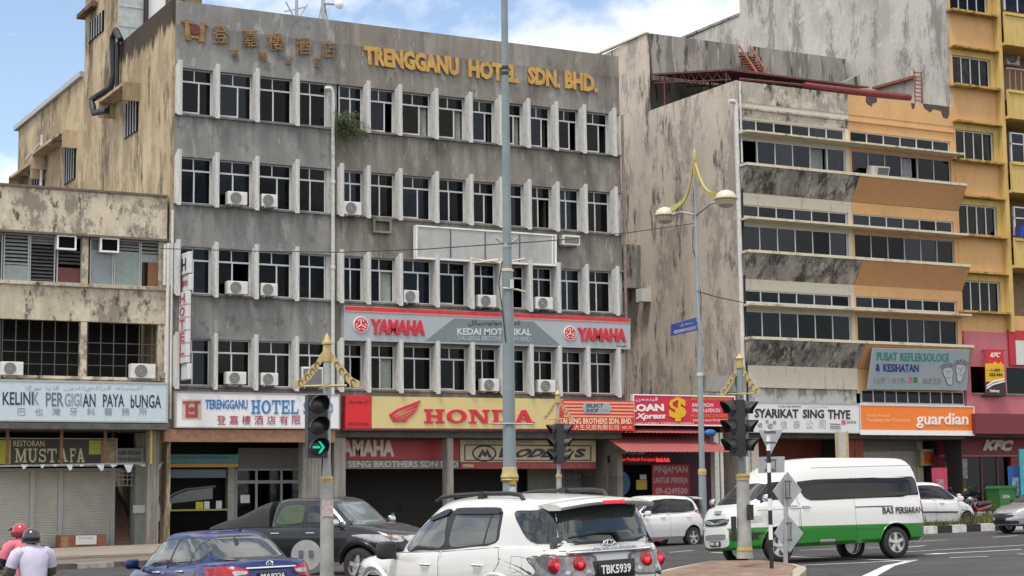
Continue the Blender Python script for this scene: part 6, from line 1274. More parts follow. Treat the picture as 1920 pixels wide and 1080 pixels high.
b = MB(); b.box(X - .05, X + .05, Y - .28, Y - .18, Z(975), Z(946)); b.obox(Vector((X, Y, Z(1010))) - ux * .22 - Vector((-ux.y, ux.x, 0)) * .1, ux * .05, Vector((0, .1, 0)), Vector((0, 0, Z(968) - Z(1010)))); b.build('push_button_box', 'black', t)
# gilded twin lamp
X, Y, g = foot(1312, 700, 54); Z = lambda y: zpx(0, y, X, Y)
t = thing('street_lamp', (X, Y, g), 'twin globe street lamp with gilt crown of two curved blades', 'street lamp')
MB().lathe([(.125, g), (.115, Z(890))], (X, Y, 0), 18).build('lower_pole', post_g, t, smooth=40); MB().lathe([(.088, Z(890)), (.088, Z(702)), (.07, Z(700)), (.066, Z(412)), (.05, Z(410)), (.045, Z(330))], (X, Y, 0), 18).build('upper_pole', post_g, t, smooth=40)
MB().lathe([(.115, Z(879)), (.13, Z(882)), (.13, Z(886)), (.12, Z(888)), (.13, Z(890))], (X, Y, 0), 18).build('collar', gilt, t, smooth=40); MB().lathe([(.09, Z(706)), (.1, Z(705)), (.1, Z(700)), (.07, Z(699))], (X, Y, 0), 18).build('ring', 'cream', t)
gy = mat('yellow gilt', (.46, .40, .12), .35, var=.15)
MB().lathe([(.045, Z(335)), (.07, Z(325)), (.055, Z(300)), (.075, Z(297)), (.06, Z(294)), (.08, Z(290)), (.03, Z(283)), (.004, Z(277))], (X, Y, 0), 16).build('finial', gy, t, smooth=40)
LP = [(at_d(1247, 404, 55.6), -1), (at_d(1361, 373, 52.4), 1)]
for P, s in LP:
    dd = Vector((P.x - X, P.y - Y, 0)).normalized(); top = Vector((X, Y, Z(308))) + dd * .05; end = P + Vector((0, 0, .13)) - dd * .27; b = MB(); pts = []
    for k in range(11): f = k / 10; q = top.lerp(end, f); q.z -= .42 * math.sin(f * math.pi) * (1 - .3 * f); q -= dd * .14 * math.sin(f * math.pi); pts.append(q)
    d = (P - top); d.z = 0; d.normalize(); w = d.cross(Vector((0, 0, 1))) * .03
    L = [(p - Vector((0, 0, .03 + .03 * i / 10)) , p + Vector((0, 0, .03 + .10 * i / 10))) for i, p in enumerate(pts)]
    for i in range(10): a, c = L[i]; e, f = L[i + 1]; b.add([a - w, a + w, c + w, c - w, e - w, e + w, f + w, f - w], [(0, 1, 5, 4), (1, 2, 6, 5), (2, 3, 7, 6), (3, 0, 4, 7)] + ([(0, 3, 2, 1)] if i == 0 else []) + ([(4, 5, 6, 7)] if i == 9 else []))
    b.build('curved_blade', gy, t)
    b = MB(); base = Vector((X, Y, Z(403))); mid = base.lerp(P, .5) + Vector((0, 0, .1)); b.tube([base, mid, P - (P - base).normalized() * .28], .035); b.build('arm', galv, t)
    lm_ = MB().ball(P, .325, .325, .27, 20, 12).build('lamp_globe', mat('cream lamp globe', (.60, .52, .40), .35, var=.06), t, smooth=60)
    b = MB(); b.lathe([(.20, -.22), (.30, -.10), (.335, -.012), (.345, .0), (.335, .012)], tuple(P), 22); b.build('lamp_bowl', mat('dark yellow lower bowl', (.34, .27, .11), .4), lm_, smooth=50)
b = MB(); b.tube([Vector((X, Y, Z(425))) - ux * .1, Vector((X, Y, Z(465))) - ux * .12, Vector((X, Y, Z(500))), Vector((X, Y, Z(560))) + ux * .1, Vector((X, Y, Z(620))) + ux * .05], .014, 6); b.build('cable', 'black', t)
q = [at_d(1259, 608, 53.0), at_d(1305, 595, 54.0), at_d(1306, 619, 54.0), at_d(1258, 630, 53.0)]
n_ = (q[1] - q[0]).cross(q[0] - q[3]).normalized(); st = thing('street_sign', q[0], 'small blue street name sign fixed to the twin globe lamp post', 'sign')
MB().add([p + n_ * .02 for p in q] + [p - n_ * .02 for p in q], [(0, 1, 2, 3), (7, 6, 5, 4), (0, 4, 5, 1), (1, 5, 6, 2), (2, 6, 7, 3), (3, 7, 4, 0)]).build('panel', mat('deep blue sign', (.012, .05, .30), .4), st)
u, v = q[2] - q[3], q[0] - q[3]; letters('PERSIMPANGAN', mat('pale blue letters', (.5, .55, .68), .5), st, q[3] + u * .08 + v * .12 + n_ * .021, u * .84, v * .3, .008, bold=.02); letters(jawi('سيمڤڠن'), 'cream', st, q[3] + u * .3 + v * .62 + n_ * .021, u * .5, v * .24, .008)
b = MB(); b.tube([(X, Y, Z(607)), q[1] - v * .3], .02); b.tube([(X, Y, Z(618)), q[2] + v * .2], .02); b.build('bracket', galv, st)
# backs of signs
zinc = mat('bare sign back', (.46, .48, .50), .5, var=.12, vscale=4); dark_b = mat('dark bracket', (.12, .12, .12), .6)
X, Y = at_g(1447, 1068, .12); g = gz(X) + .12; dp = Vector((X, Y, 0)).dot(CAM_F)
t = thing('sign_post', (X, Y, g), 'black and white banded post carrying the back of a triangular sign and a rectangular sign', 'sign post')
ptop = at_d(1440, 806, dp); N_ = 9; axis = ptop - Vector((X, Y, g)); b = MB(); ys = [1068, 1012, 984, 957, 935, 886, 868, 845, 806]
for k in range(8): b.k = (k + 1) % 2; f0, f1 = (1068 - ys[k]) / 262, (1068 - ys[k + 1]) / 262; b.tube([Vector((X, Y, g)) + axis * f0, Vector((X, Y, g)) + axis * f1], .042, 12)
b.build('post', ['white', 'black'], t)
def sback(name, px, mt, d0, d1, t):
    P = [at_d(x, y, d0 + (d1 - d0) * (x - min(p[0] for p in px)) / max(1, max(p[0] for p in px) - min(p[0] for p in px))) for x, y in px]; n = len(P); nn = (P[1] - P[0]).cross(P[2] - P[1]).normalized() * .008
    MB().add([p + nn for p in P] + [p - nn for p in P], [tuple(range(n)), tuple(range(n, 2 * n))[::-1]] + [(i, n + i, n + (i + 1) % n, (i + 1) % n) for i in range(n)]).build(name, mt, t)
def brk(px, d, t): a, c, e, f = px; p, q, r_ = at_d(a, c, d), at_d(e, c, d), at_d(a, f, d); MB().obox(r_, q - p, CAM_F * .03, p - r_).build('bracket', dark_b, t)
sback('triangle_sign', [(1422, 806), (1468, 806), (1444, 854)], zinc, dp + .1, dp + .25, t); sback('rectangle_sign', [(1421, 857), (1471, 856), (1471, 886), (1422, 887)], zinc, dp + .1, dp + .25, t)
for q in ((1433, 808, 1455, 813), (1435, 828, 1455, 832), (1434, 861, 1456, 865), (1434, 879, 1455, 885)): brk(q, dp - .06, t)
for q in ((1437, 866, 1439, 878), (1453, 866, 1455, 878)): brk(q, dp - .04, t)
X, Y = at_g(1473, 1056, .12); g = gz(X) + .12; dp = Vector((X, Y, 0)).dot(CAM_F)
t = thing('sign_post', (X, Y, g), 'grey post with the bare backs of two diamond signs, one above the other', 'sign post')
b = MB(); b.tube([Vector((X, Y, g)), at_d(1474, 890, dp)], .05, 12); b.build('post', galv, t)
sback('diamond_sign', [(1476, 884), (1503, 919), (1474, 957), (1449, 921)], zinc, dp - .1, dp + .2, t); sback('diamond_sign', [(1474, 962), (1506, 999), (1481, 1036), (1452, 1000)], zinc, dp - .25, dp + .15, t)
for q in ((1471, 901, 1484, 905), (1471, 932, 1484, 936), (1474, 979, 1485, 983), (1474, 1010, 1485, 1015)): brk(q, dp - .16, t)
for q in ((1472, 906, 1474, 931), (1480, 906, 1482, 931), (1475, 984, 1477, 1009), (1482, 984, 1484, 1009)): brk(q, dp - .14, t)
P = at_d(574, 1041, 33); g = gz(P.x); t = thing('sign_post', (P.x, P.y, g), 'pale round sign back on a short post in front of the black pickup', 'sign post')
nf = Vector((CAM_F.x, CAM_F.y, 0)).normalized(); Mx = Matrix.Translation(P) @ Matrix.Rotation(va, 4, 'Z')
xf(MB().lathe([(.285, 0), (.285, .02)], (0, 0, 0), 30, 'y'), Mx).build('disc', mat('grey sign disc', (.34, .35, .34), .6, var=.15), t); xf(MB().box(-.14, -.06, -.03, -.001, -.03, .09), Mx).build('bracket', dark_b, t); xf(MB().box(.05, .13, -.03, -.001, -.03, .09), Mx).build('bracket', dark_b, t); MB().tube([(P.x, P.y + .05, g), (P.x, P.y + .05, P.z + .2)], .04).build('post', galv, t)
# wires
def wire(pts, r, lab):
    P = []
    for i in range(len(pts) - 1):
        for k in range(8): P.append(pts[i].lerp(pts[i + 1], k / 8))
    P.append(pts[-1]); o = MB().tube(P, r, 5).build('cable', 'black', at=tuple(pts[0])); tag(o, lab, 'cable')
wire([at_d(300, 466, 47), at_d(480, 471, 44), at_d(640, 473, 41), at_d(800, 467, 38.5), at_d(945, 457, 36)], .012, 'thin black cable strung from the left to the tall mast'); wire([at_d(952, 457, 36), at_d(1060, 449, 41), at_d(1180, 436, 48), at_d(1300, 419, 54)], .013, 'thin black cable strung from the tall mast to the twin globe lamp')
wire([at_d(1308, 546, 54), at_d(1340, 556, 58), at_d(1396, 568, 65)], .018, 'thin black cable from the lamp post to the grey shophouse corner')
# bin
X, Y = at_y(1878, 930, YH - 2)[0], YH - 2; g = gz(X) + .14
t = thing('rubbish_bin', (X, Y, g), 'big green wheeled rubbish bin in front of the chicken shop', 'bin'); zt = at_y(1878, 916, Y)[1]; gm = mat('green plastic', (.02, .13, .03), .45, var=.12); w = .52
b = MB(); b.prism([(-w * .86, g + .12), (w * .86, g + .12), (w, zt), (-w, zt)], 'y', Y - .4, Y + .4); b.v = [(x + X, y, z) for x, y, z in b.v]; b.build('body', gm, t)
b = MB(); b.prism([(-w - .04, zt + .001), (w + .04, zt + .001), (w - .05, zt + .12), (-w + .05, zt + .12)], 'y', Y - .45, Y + .42); b.v = [(x + X, y, z) for x, y, z in b.v]; b.build('lid', gm, t)
for s in (-1, 1): MB().lathe([(.1, -.04), (.1, .04)], (X + s * w * .7, Y - .3, g + .1), 14, 'x').build('wheel', 'black', t)
c = at_y(1887, 932, Y - .41); words('BERSIH', 'cream', t, (1880, 928, 1893, 934), Y - .395, .01)
# ================================================================ vehicles
def curve(pts):
    xs, ys = [p[0] for p in pts], [p[1] for p in pts]; n = len(xs)
    d = [(ys[i + 1] - ys[i]) / (xs[i + 1] - xs[i]) for i in range(n - 1)]; m = [d[0]] + [0 if d[i - 1] * d[i] <= 0 else 2 * d[i - 1] * d[i] / (d[i - 1] + d[i]) for i in range(1, n - 1)] + [d[-1]]
    def f(x):
        if x <= xs[0]: return ys[0]
        if x >= xs[-1]: return ys[-1]
        i = max(k for k in range(n - 1) if xs[k] <= x); h = xs[i + 1] - xs[i]; t = (x - xs[i]) / h
        return (2 * t ** 3 - 3 * t * t + 1) * ys[i] + (t ** 3 - 2 * t * t + t) * h * m[i] + (-2 * t ** 3 + 3 * t * t) * ys[i + 1] + (t ** 3 - t * t) * h * m[i + 1]
    return f
def loft(xr, xf_, Wd, nr, nf, zb, zt, levels, crown, tf=0., tr=0., N=56, mm=10):
    dense = []
    for k in range(601):
        ph = -math.pi / 2 + math.pi * k / 600; s, c = math.sin(ph), max(0, math.cos(ph)); n = nr if s < 0 else nf
        dense.append((math.copysign(abs(s) ** (2 / n), s), c ** (2 / n)))
    hl = (xf_ - xr) / 2; L = [0]
    for i in range(600): L.append(L[-1] + math.hypot((dense[i + 1][0] - dense[i][0]) * hl, (dense[i + 1][1] - dense[i][1]) * Wd))
    ring = []; j = 0
    for i in range(N + 1):
        s = L[-1] * i / N
        while j < 599 and L[j + 1] < s: j += 1
        f = (s - L[j]) / max(1e-9, L[j + 1] - L[j]); ring.append((dense[j][0] + (dense[j + 1][0] - dense[j][0]) * f, dense[j][1] + (dense[j + 1][1] - dense[j][1]) * f))
    ring[0] = (-1, 0); ring[-1] = (1, 0)
    V, F = [], []; nl = len(levels)
    def P(i, l, sgn):
        t, ds, dr, df = levels[l]; a, c = xr + dr, xf_ - df; u, v = ring[i]; x = (a + c) / 2 + u * (c - a) / 2
        y = v * (Wd - ds) * (1 - tf * max(0, u) ** 2 - tr * max(0, -u) ** 2); return (x, sgn * y, zb(x) + t * (zt(x) - zb(x)))
    grid = []
    for i in range(N + 1):
        col = [P(i, l, 1) for l in range(nl)]; e = col[-1]
        for k in range(1, mm): c = 1 - 2 * k / mm; col.append((e[0], e[1] * c, e[2] + crown * (1 - c * c) * min(1, abs(e[1]) / Wd * 2)))
        col += [P(i, l, -1) for l in range(nl - 1, -1, -1)]; grid.append(col)
    K = len(grid[0])
    for c in grid: V += c
    for i in range(N):
        for k in range(K): k2 = (k + 1) % K; F.append((i * K + k, i * K + k2, (i + 1) * K + k2, (i + 1) * K + k))
    return V, F
class Car:
    def __init__(s, name, pose, label, cat, paint, group=None):
        X, Y, z, yaw, roll, pitch, sc = pose
        s.t = thing(name, (X, Y, z), label, cat, group, (rad(roll), rad(pitch), rad(yaw))); s.t.scale = (sc,) * 3; s.paint = paint; s.mb = MB()
    def shell(s, *a, **k): V, F = loft(*a, **k); s.mb.add(V, F); return s
    def body(s, wheels, rw, Wd, smooth=32):
        me = s.mb.mesh('body', [s.paint, 'black']); ob = bpy.data.objects.new('body', me); COL.objects.link(ob)
        cut = MB()
        for x in wheels:
            for sg_ in (-1, 1): cut.lathe([(rw + .075, 0), (rw + .075, .36)], (x, sg_ * (Wd - .13) - .18, rw), 30, 'y')
        cm = cut.mesh('cut', ['black', 'black']); co = bpy.data.objects.new('cut', cm); COL.objects.link(co)
        md = ob.modifiers.new('b', 'BOOLEAN'); md.object = co; md.operation = 'DIFFERENCE'; md.solver = 'EXACT'; md.material_mode = 'TRANSFER'; md.use_self = True
        dg = bpy.context.evaluated_depsgraph_get(); me2 = bpy.data.meshes.new_from_object(ob.evaluated_get(dg))
        if len(me2.polygons) < 50: me2 = me.copy()
        bpy.data.objects.remove(ob); bpy.data.objects.remove(co)
        me2.polygons.foreach_set('use_smooth', [True] * len(me2.polygons)); me2.set_sharp_from_angle(angle=rad(smooth))
        o = bpy.data.objects.new('body', me2); COL.objects.link(o); o.parent = s.t; s.bd = o
        bm = bmesh.new(); bm.from_mesh(me2); s.bvh = BVHTree.FromBMesh(bm); bm.free()
        for x in wheels:
            for sg_ in (-1, 1): s.wheel(x, sg_ * (Wd - .13), rw, sg_)
        return s
    def wheel(s, x, y, r, sg_):
        e = bpy.data.objects.new('wheel', None); COL.objects.link(e); e.parent = s.t; e.location = (x, y, r); w = .11
        MB().lathe([(r * .64, -w), (r * .9, -w), (r * .985, -w * .8), (r, -w * .5), (r, w * .5), (r * .985, w * .8), (r * .9, w), (r * .64, w)], (0, 0, 0), 30, 'y', cap=False).build('tyre', tyre_m, e, smooth=40, local=True)
        b = MB(); b.lathe([(r * .665, -w * .9), (r * .665, w * .92), (r * .6, w * .92), (r * .58, w * .4)], (0, 0, 0), 28, 'y', cap=False); b.lathe([(.001, sg_ * w * .1), (r * .6, sg_ * w * .05)], (0, 0, 0), 20, 'y')
        for k in range(5):
            a = 2 * math.pi * k / 5 + .3; d = Vector((math.cos(a), 0, math.sin(a))); n = Vector((-d.z, 0, d.x))
            P = [(d * r * .08 + n * r * .1), (d * r * .62 + n * r * .12), (d * r * .62 - n * r * .12), (d * r * .08 - n * r * .1)]; yy = Vector((0, sg_, 0)); b.add([p + yy * w * .75 for p in P] + [p + yy * w * .3 for p in P], [(0, 1, 2, 3), (7, 6, 5, 4), (0, 4, 5, 1), (1, 5, 6, 2), (2, 6, 7, 3), (3, 7, 4, 0)])
        b.lathe([(r * .15, sg_ * w * .3), (r * .15, sg_ * w * .85), (.001, sg_ * w * .9)], (0, 0, 0), 14, 'y'); b.build('rim', rim_m, e, smooth=35, local=True)
    def hit(s, d, a, b):
        if d == 'L': o, v = Vector((a, 3, b)), Vector((0, -1, 0))
        elif d == 'R': o, v = Vector((a, -3, b)), Vector((0, 1, 0))
        elif d == 'B': o, v = Vector((-6, a, b)), Vector((1, 0, 0))
        elif d == 'F': o, v = Vector((6, a, b)), Vector((-1, 0, 0))
        else: o, v = Vector((a, b, 6)), Vector((0, 0, -1))
        p, n, i, ds = s.bvh.ray_cast(o, v)
        if p is None or (d in 'LR' and p.y * (1 if d == 'L' else -1) < .2) or (d == 'B' and p.x > 0) or (d == 'F' and p.x < 0): p, n, i, ds = s.bvh.find_nearest(o + v * (2.2 if d in 'LR' else 3.6 if d in 'BF' else 4.4))
        return p, n, -v
    def rnd(s, poly, it=2, q=.16):
        for _ in range(it):
            o = []; n = len(poly)
            for i in range(n):
                a, c = poly[i], poly[(i + 1) % n]; o += [(a[0] + (c[0] - a[0]) * q, a[1] + (c[1] - a[1]) * q), (c[0] + (a[0] - c[0]) * q, c[1] + (a[1] - c[1]) * q)]
            poly = o
        return poly
    def decal(s, name, poly, d, mt, off=.006, parent=None, n=14, m=14, it=2, q=.14, depth=.03):
        P = s.rnd(poly, it, q) if it else poly; z0, z1 = min(p[1] for p in P), max(p[1] for p in P); rows = []
        for k in range(n + 1):
            z = z0 + (z1 - z0) * min(max(k / n, .004), .996); xs = []
            for i in range(len(P)):
                a, c = P[i], P[(i + 1) % len(P)]
                if (a[1] - z) * (c[1] - z) <= 0 and abs(a[1] - c[1]) > 1e-9: xs.append(a[0] + (c[0] - a[0]) * (z - a[1]) / (c[1] - a[1]))
            x0, x1 = min(xs), max(xs); r = []
            for j in range(m + 1):
                p, nn, dv = s.hit(d, x0 + (x1 - x0) * j / m, z); r.append((p + dv * off, p - dv * depth))
            rows.append(r)
        b = MB(); w = m + 1
        V = [q_[0] for r in rows for q_ in r]; F = [(i * w + j, i * w + j + 1, (i + 1) * w + j + 1, (i + 1) * w + j) for i in range(n) for j in range(m)]
        bd = [j for j in range(w)] + [i * w + m for i in range(1, n + 1)] + [n * w + j for j in range(m - 1, -1, -1)] + [i * w for i in range(n - 1, 0, -1)]
        base = len(V); V += [rows[i // w][i % w][1] for i in bd]; k = len(bd); F += [(bd[i], bd[(i + 1) % k], base + (i + 1) % k, base + i) for i in range(k)]
        b.add(V, F); o = b.build(name, mt, parent or s.t, smooth=40, local=True); return o
    def line(s, pts, d, r=.005, mt='black', name='panel_gap', parent=None):
        P = []
        for i in range(len(pts) - 1):
            n = max(1, int(math.dist(pts[i], pts[i + 1]) / .05))
            for k in range(n): P.append(s.hit(d, pts[i][0] + (pts[i + 1][0] - pts[i][0]) * k / n, pts[i][1] + (pts[i + 1][1] - pts[i][1]) * k / n)[0])
        P.append(s.hit(d, *pts[-1])[0]); return MB().tube(P, r, 5).build(name, mt, parent or s.bd, local=True)
    def disc(s, name, a, b_, r, d, mt, h=.012, parent=None):
        p, n, dv = s.hit(d, a, b_); ax = {'L': 'y', 'R': 'y', 'B': 'x', 'F': 'x'}[d]; sg_ = dv.y if ax == 'y' else dv.x
        return MB().lathe([(r, -.02 * sg_), (r, h * sg_), (r * .8, h * 1.5 * sg_), (.001, h * 1.8 * sg_)], tuple(p), 20, ax).build(name, mt, parent or s.t, smooth=50, local=True)
    def box(s, name, c, h, mt, parent=None, bevel=.01, rz=0):
        o = MB().box(-h[0], h[0], -h[1], h[1], -h[2], h[2]); Mx = Matrix.Translation(Vector(c)) @ Matrix.Rotation(rz, 4, 'Z'); return xf(o, Mx).build(name, mt, parent or s.t, local=True, bevel=bevel, smooth=40)
    def handle(s, x, z, d, mt, parent, L=.09):
        p, n, dv = s.hit(d, x, z); return MB().tube([p + Vector((-L, 0, 0)) - dv * .01, p + Vector((-L * .8, 0, 0)) + dv * .035, p + Vector((L * .8, 0, 0)) + dv * .035, p + Vector((L, 0, 0)) - dv * .01], .016, 6).build('handle', mt, parent, smooth=50, local=True)
    def arch(s, x, rw, R_, sides, mt=None, r=.03):
        for sg_, d in sides:
            P = []
            for k in range(19):
                a = rad(-8 + 196 * k / 18); q = s.hit(d, x + R_ * math.cos(a), rw + R_ * math.sin(a))[0]; P.append(q)
            MB().tube(P, r, 6).build('wheel_arch', mt or s.paint, s.bd, smooth=60, local=True)
    def mirror(s, x, y, z, mt, sz=(.07, .11, .085)):
        sy = 1 if y > 0 else -1; o = MB(); pr = [(sz[0], -.55), (sz[0] * .55, -.95), (-sz[0] * .75, -1), (-sz[0] * .75, 1), (sz[0] * .45, .95), (sz[0], .45)]; o.prism([(x + a, z + c * sz[2]) for a, c in pr], 'y', y - sz[1], y + sz[1]); me = o.build('mirror', mt, s.t, local=True, bevel=min(sz) * .45, smooth=50); MB().tube([(x + .06, y - sy * sz[1] * 1.5, z - sz[2]), (x + .02, y - sy * sz[1] * .6, z - sz[2] * .6)], .025).build('mirror_arm', trim, me, local=True)
    def plate(s, c, wd, ht, txt, d='B', yaw=0):
        """number plate facing backward (B) or forward (F)"""
        sg_ = -1 if d == 'B' else 1; o = s.box('number_plate', c, (.012, wd / 2, ht / 2), plate_m, bevel=.004)
        if txt: letters(txt, 'white', o, (c[0] + sg_ * .0125, c[1] - sg_ * wd * .42, c[2] - ht * .34), (0, sg_ * wd * .84, 0), (0, 0, ht * .68), .004, bold=.02, local=True)
        return o
tyre_m = mat('tyre rubber', (.018, .018, .019), .8, var=.15); rim_m = mat('alloy rim', (.50, .51, .52), .3, .7, var=.05)
plate_m = mat('black number plate', (.012, .012, .013), .4); chrome = mat('chrome', (.75, .76, .78), .12, 1., var=0); satin = mat('satin chrome', (.6, .61, .63), .25, .9, var=0)
carglass = mat('dark car glass', (.018, .021, .024), .04, spec=.65, var=0); vis_glass = mat('greenish car glass', (.05, .062, .062), .04, spec=.8, var=0); tint = mat('tinted black glass', (.008, .009, .011), .06, spec=.35, var=0)
red_lens = mat('red lamp lens', (.36, .008, .014), .2, spec=.5, var=.25, vscale=14, coat=.2); clear_lens = mat('clear lamp lens', (.42, .42, .43), .12, .3, var=.25, vscale=14, coat=.6); amber = mat('amber lens', (.5, .2, .03), .15, var=.1); lit_red = mat('lit brake lamp', (.7, .02, .04), .2, emit=((1, .03, .06), .55)); smoke = mat('smoked lens', (.075, .062, .065), .15, spec=.7, var=.3, vscale=12)
pw_white = mat('pearl white paint', (.62, .615, .585), .3, spec=.5, var=.015, coat=.7); p_white = mat('white car paint', (.64, .64, .625), .28, var=.015, coat=.7); p_blue = mat('metallic blue paint', (.004, .016, .12), .3, .45, var=.03, coat=.45); p_black = mat('dark charcoal paint', (.007, .008, .011), .3, .0, spec=.4, var=.05, coat=.45); p_silver = mat('silver paint', (.40, .41, .42), .3, .6, var=.03, coat=.7)
seam = mat('grey panel seam', (.2, .2, .2), .7)
trim = mat('matt black trim', (.022, .022, .024), .55)

# ---- white sport utility vehicle, nearest car
C = Car('parked_car', (10.458, 19.887, -.02, 96.95, -1.6, -.48, 1.035), 'white sport utility vehicle with black roof rails, seen from behind, plate TBK5939', 'car', pw_white); C.t.name = 'sport_utility_car'
C.shell(-2.36, 2.34, .925, 7, 4.2, curve([(-2.4, .38), (2.4, .34)]), curve([(-2.36, 1.22), (-1.9, 1.255), (-1, 1.235), (0, 1.15), (.8, 1.10), (1.3, 1.06), (1.95, .98), (2.25, .86), (2.34, .78)]), [(0, .12, .1, .1), (.1, .03, .02, .03), (.35, .0, -.02, 0), (.6, 0, -.01, .0), (.8, .012, .02, .02), (.92, .03, .04, .05), (.975, .055, .06, .08), (1, .095, .09, .13)], .03, tf=.06, tr=.02)
C.shell(-2.30, 1.22, .852, 6.5, 4.5, curve([(-2.4, 1.05), (2, 1.0)]), curve([(-2.4, 1.70), (-1.6, 1.745), (-.8, 1.765), (0, 1.745), (.6, 1.70)]), [(0, -.005, 0, -.06), (.25, .0, .03, .12), (.5, .035, .08, .38), (.72, .085, .135, .62), (.86, .13, .175, .79), (.93, .165, .21, .90), (.975, .205, .27, 1.0), (1, .27, .36, 1.14)], .028, tf=.05, tr=.03)
C.body((1.38, -1.37), .385, .925)
for poly, mm, nm in (([(.74, 1.115), (.56, 1.31), (.2, 1.535), (-.17, 1.60), (-.245, 1.175)], vis_glass, 'window'), ([(-.31, 1.185), (-.37, 1.615), (-1.2, 1.625), (-1.27, 1.6), (-1.30, 1.27), (-1.02, 1.245)], vis_glass, 'window'), ([(-1.46, 1.645), (-2.20, 1.655), (-2.33, 1.27), (-1.9, 1.27)], carglass, 'quarter_window')):
    fr = [( (x - (-.3 if 'q' not in nm else -1.9)) * 1.05 + (-.3 if 'q' not in nm else -1.9), (z - 1.4) * 1.07 + 1.4) for x, z in poly] if nm == 'window' else None
    for d in 'LR': C.decal(nm, poly, d, mm, .008)
for d in 'LR':
    C.decal('window_frame', [(.80, 1.10), (.58, 1.34), (.2, 1.565), (-.16, 1.635), (-1.24, 1.655), (-1.32, 1.6), (-1.34, 1.245), (-.3, 1.165)], d, trim, .004)
    C.decal('rain_visor', [(.30, 1.52), (-.15, 1.64), (-.24, 1.63), (-.2, 1.57), (.2, 1.49)], d, trim, .03); C.decal('rain_visor', [(-.30, 1.58), (-.36, 1.655), (-1.24, 1.665), (-1.29, 1.60), (-1.2, 1.59)], d, trim, .03)
C.line([(-1.13, 1.6), (-1.05, 1.25)], 'L', .016, trim, 'window_divider')
C.decal('rear_window_frame', [(.86, 1.245), (-.86, 1.245), (-.76, 1.70), (.76, 1.70)], 'B', trim, .004); C.decal('rear_window', [(.73, 1.275), (-.73, 1.275), (-.62, 1.665), (.62, 1.665)], 'B', mat('rear glass', (.03, .045, .042), .03, spec=1., var=.5, vscale=1.3), .009)
C.decal('windscreen', [(-.68, 1.1), (.68, 1.1), (.58, 1.66), (-.58, 1.66)], 'F', carglass, .008)
b = MB(); sp = [(-1.95, 1.735), (-2.1, 1.755), (-2.28, 1.745), (-2.40, 1.715), (-2.37, 1.68), (-2.15, 1.675)]
for i in range(13):
    y = -.66 + 1.32 * i / 12; k = 1 - (abs(y) / .66) ** 4 * .35; P = [(x * 1 + (1 - k) * .25, y, z - .05 * (abs(y) / .66) ** 2.2) for x, z in sp]; b.v += P
n = len(sp); b.f += [(i * n + j, i * n + (j + 1) % n, (i + 1) * n + (j + 1) % n, (i + 1) * n + j) for i in range(12) for j in range(n)] + [tuple(range(n)), tuple(12 * n + j for j in range(n))]; b.mi = [0] * len(b.f)
sp_ = b.build('roof_spoiler', pw_white, C.t, smooth=50, local=True); C.box('brake_light', (-2.402, -.0, 1.705), (.012, .15, .02), lit_red, bevel=.004)
for s in (-1, 1):
    b = MB(); b.tube([(.32, s * .60, 1.72), (.18, s * .605, 1.765), (-.1, s * .61, 1.79), (-.7, s * .61, 1.812), (-1.25, s * .6, 1.815), (-1.45, s * .6, 1.80), (-1.52, s * .6, 1.74)], [.016, .024, .026, .025, .026, .027, .024], 8); b.obox((-.75, s * .6 - .03, 1.75), (.12, 0, 0), (0, .06, 0), (0, 0, .09)); b.build('roof_rail', trim, C.t, smooth=50, local=True)
for s, d in ((1, 'L'), (-1, 'R')):
    lamp = C.decal('tail_light', [(s * .915, 1.145), (s * .26, 1.125), (s * .25, .955), (s * .32, .90), (s * .86, .87)], 'B', mat('tail lamp reflector', (.20, .19, .19), .15, .3, var=.5, vscale=12, coat=.5), .02)
    C.decal('tail_light_side', [(-2.0, 1.135), (-2.4, 1.13), (-2.4, .90), (-2.3, .90)], d, smoke, .018, parent=lamp)
    C.decal('lamp_surround', [(s * .93, 1.165), (s * .23, 1.145), (s * .22, .93), (s * .30, .88), (s * .87, .85)], 'B', smoke, .012)
    for y in (.73, .47): C.disc('red_lens', s * y, 1.035, .088, 'B', red_lens, .022, lamp); C.disc('lit_ring', s * y, 1.035, .034, 'B', lit_red, .034, lamp)
    for y in (.62, .36): C.disc('clear_lens', s * y, .935, .045, 'B', clear_lens, .012, lamp)
C.line([(.6, 1.17), (.6, .7)], 'B', .005); C.line([(-.6, 1.17), (-.6, .7)], 'B', .005); C.line([(.78, 1.2), (.6, 1.185)], 'B', .005)
b = MB(); P0 = [C.hit('B', y, 1.155 + .01)[0] + Vector((-.02, 0, 0)) for y in [(.6 - 1.2 * k / 14) for k in range(15)]]; b.tube(P0, [.012] + [.028] * 13 + [.012], 8); gar = b.build('chrome_bar', chrome, C.t, smooth=60, local=True)
pl = C.hit('B', 0, .965)[0]; C.plate((pl.x - .03, 0, .965), .50, .145, 'TBK5939'); C.box('plate_surround', (pl.x - .012, 0, .965), (.012, .29, .10), trim)
p = C.hit('B', .0, 1.225)[0] + Vector((-.02, 0, 0)); b = MB()
for ry, rz, dy in ((.095, .065, 0), (.036, .062, 0), (.07, .028, 0)): b.tube([p + Vector((0, ry * math.cos(a), rz * math.sin(a) + (0 if rz > .03 else .03))) for a in [k * math.pi / 10 for k in range(20)]], .009, 6, True)
b.build('emblem', chrome, C.t, smooth=60, local=True)
letters('TRD', 'black', C.t, C.hit('B', -.5, 1.215)[0] + Vector((-.012, 0, 0)), (0, -.13, 0), (0, 0, .035), .004, bold=.02, shear=.2, local=True, name='lettering'); letters('Sportivo', mat('dull red letters', (.4, .1, .08), .5), C.t, C.hit('B', -.64, 1.215)[0] + Vector((-.012, 0, 0)), (0, -.15, 0), (0, 0, .035), .004, shear=.2, local=True); letters('FORTUNER', satin, C.t, P0[7] + Vector((-.03, .28, .02)), (0, -.62, 0), (0, 0, .028), .004, bold=.03, local=True, name='lettering')
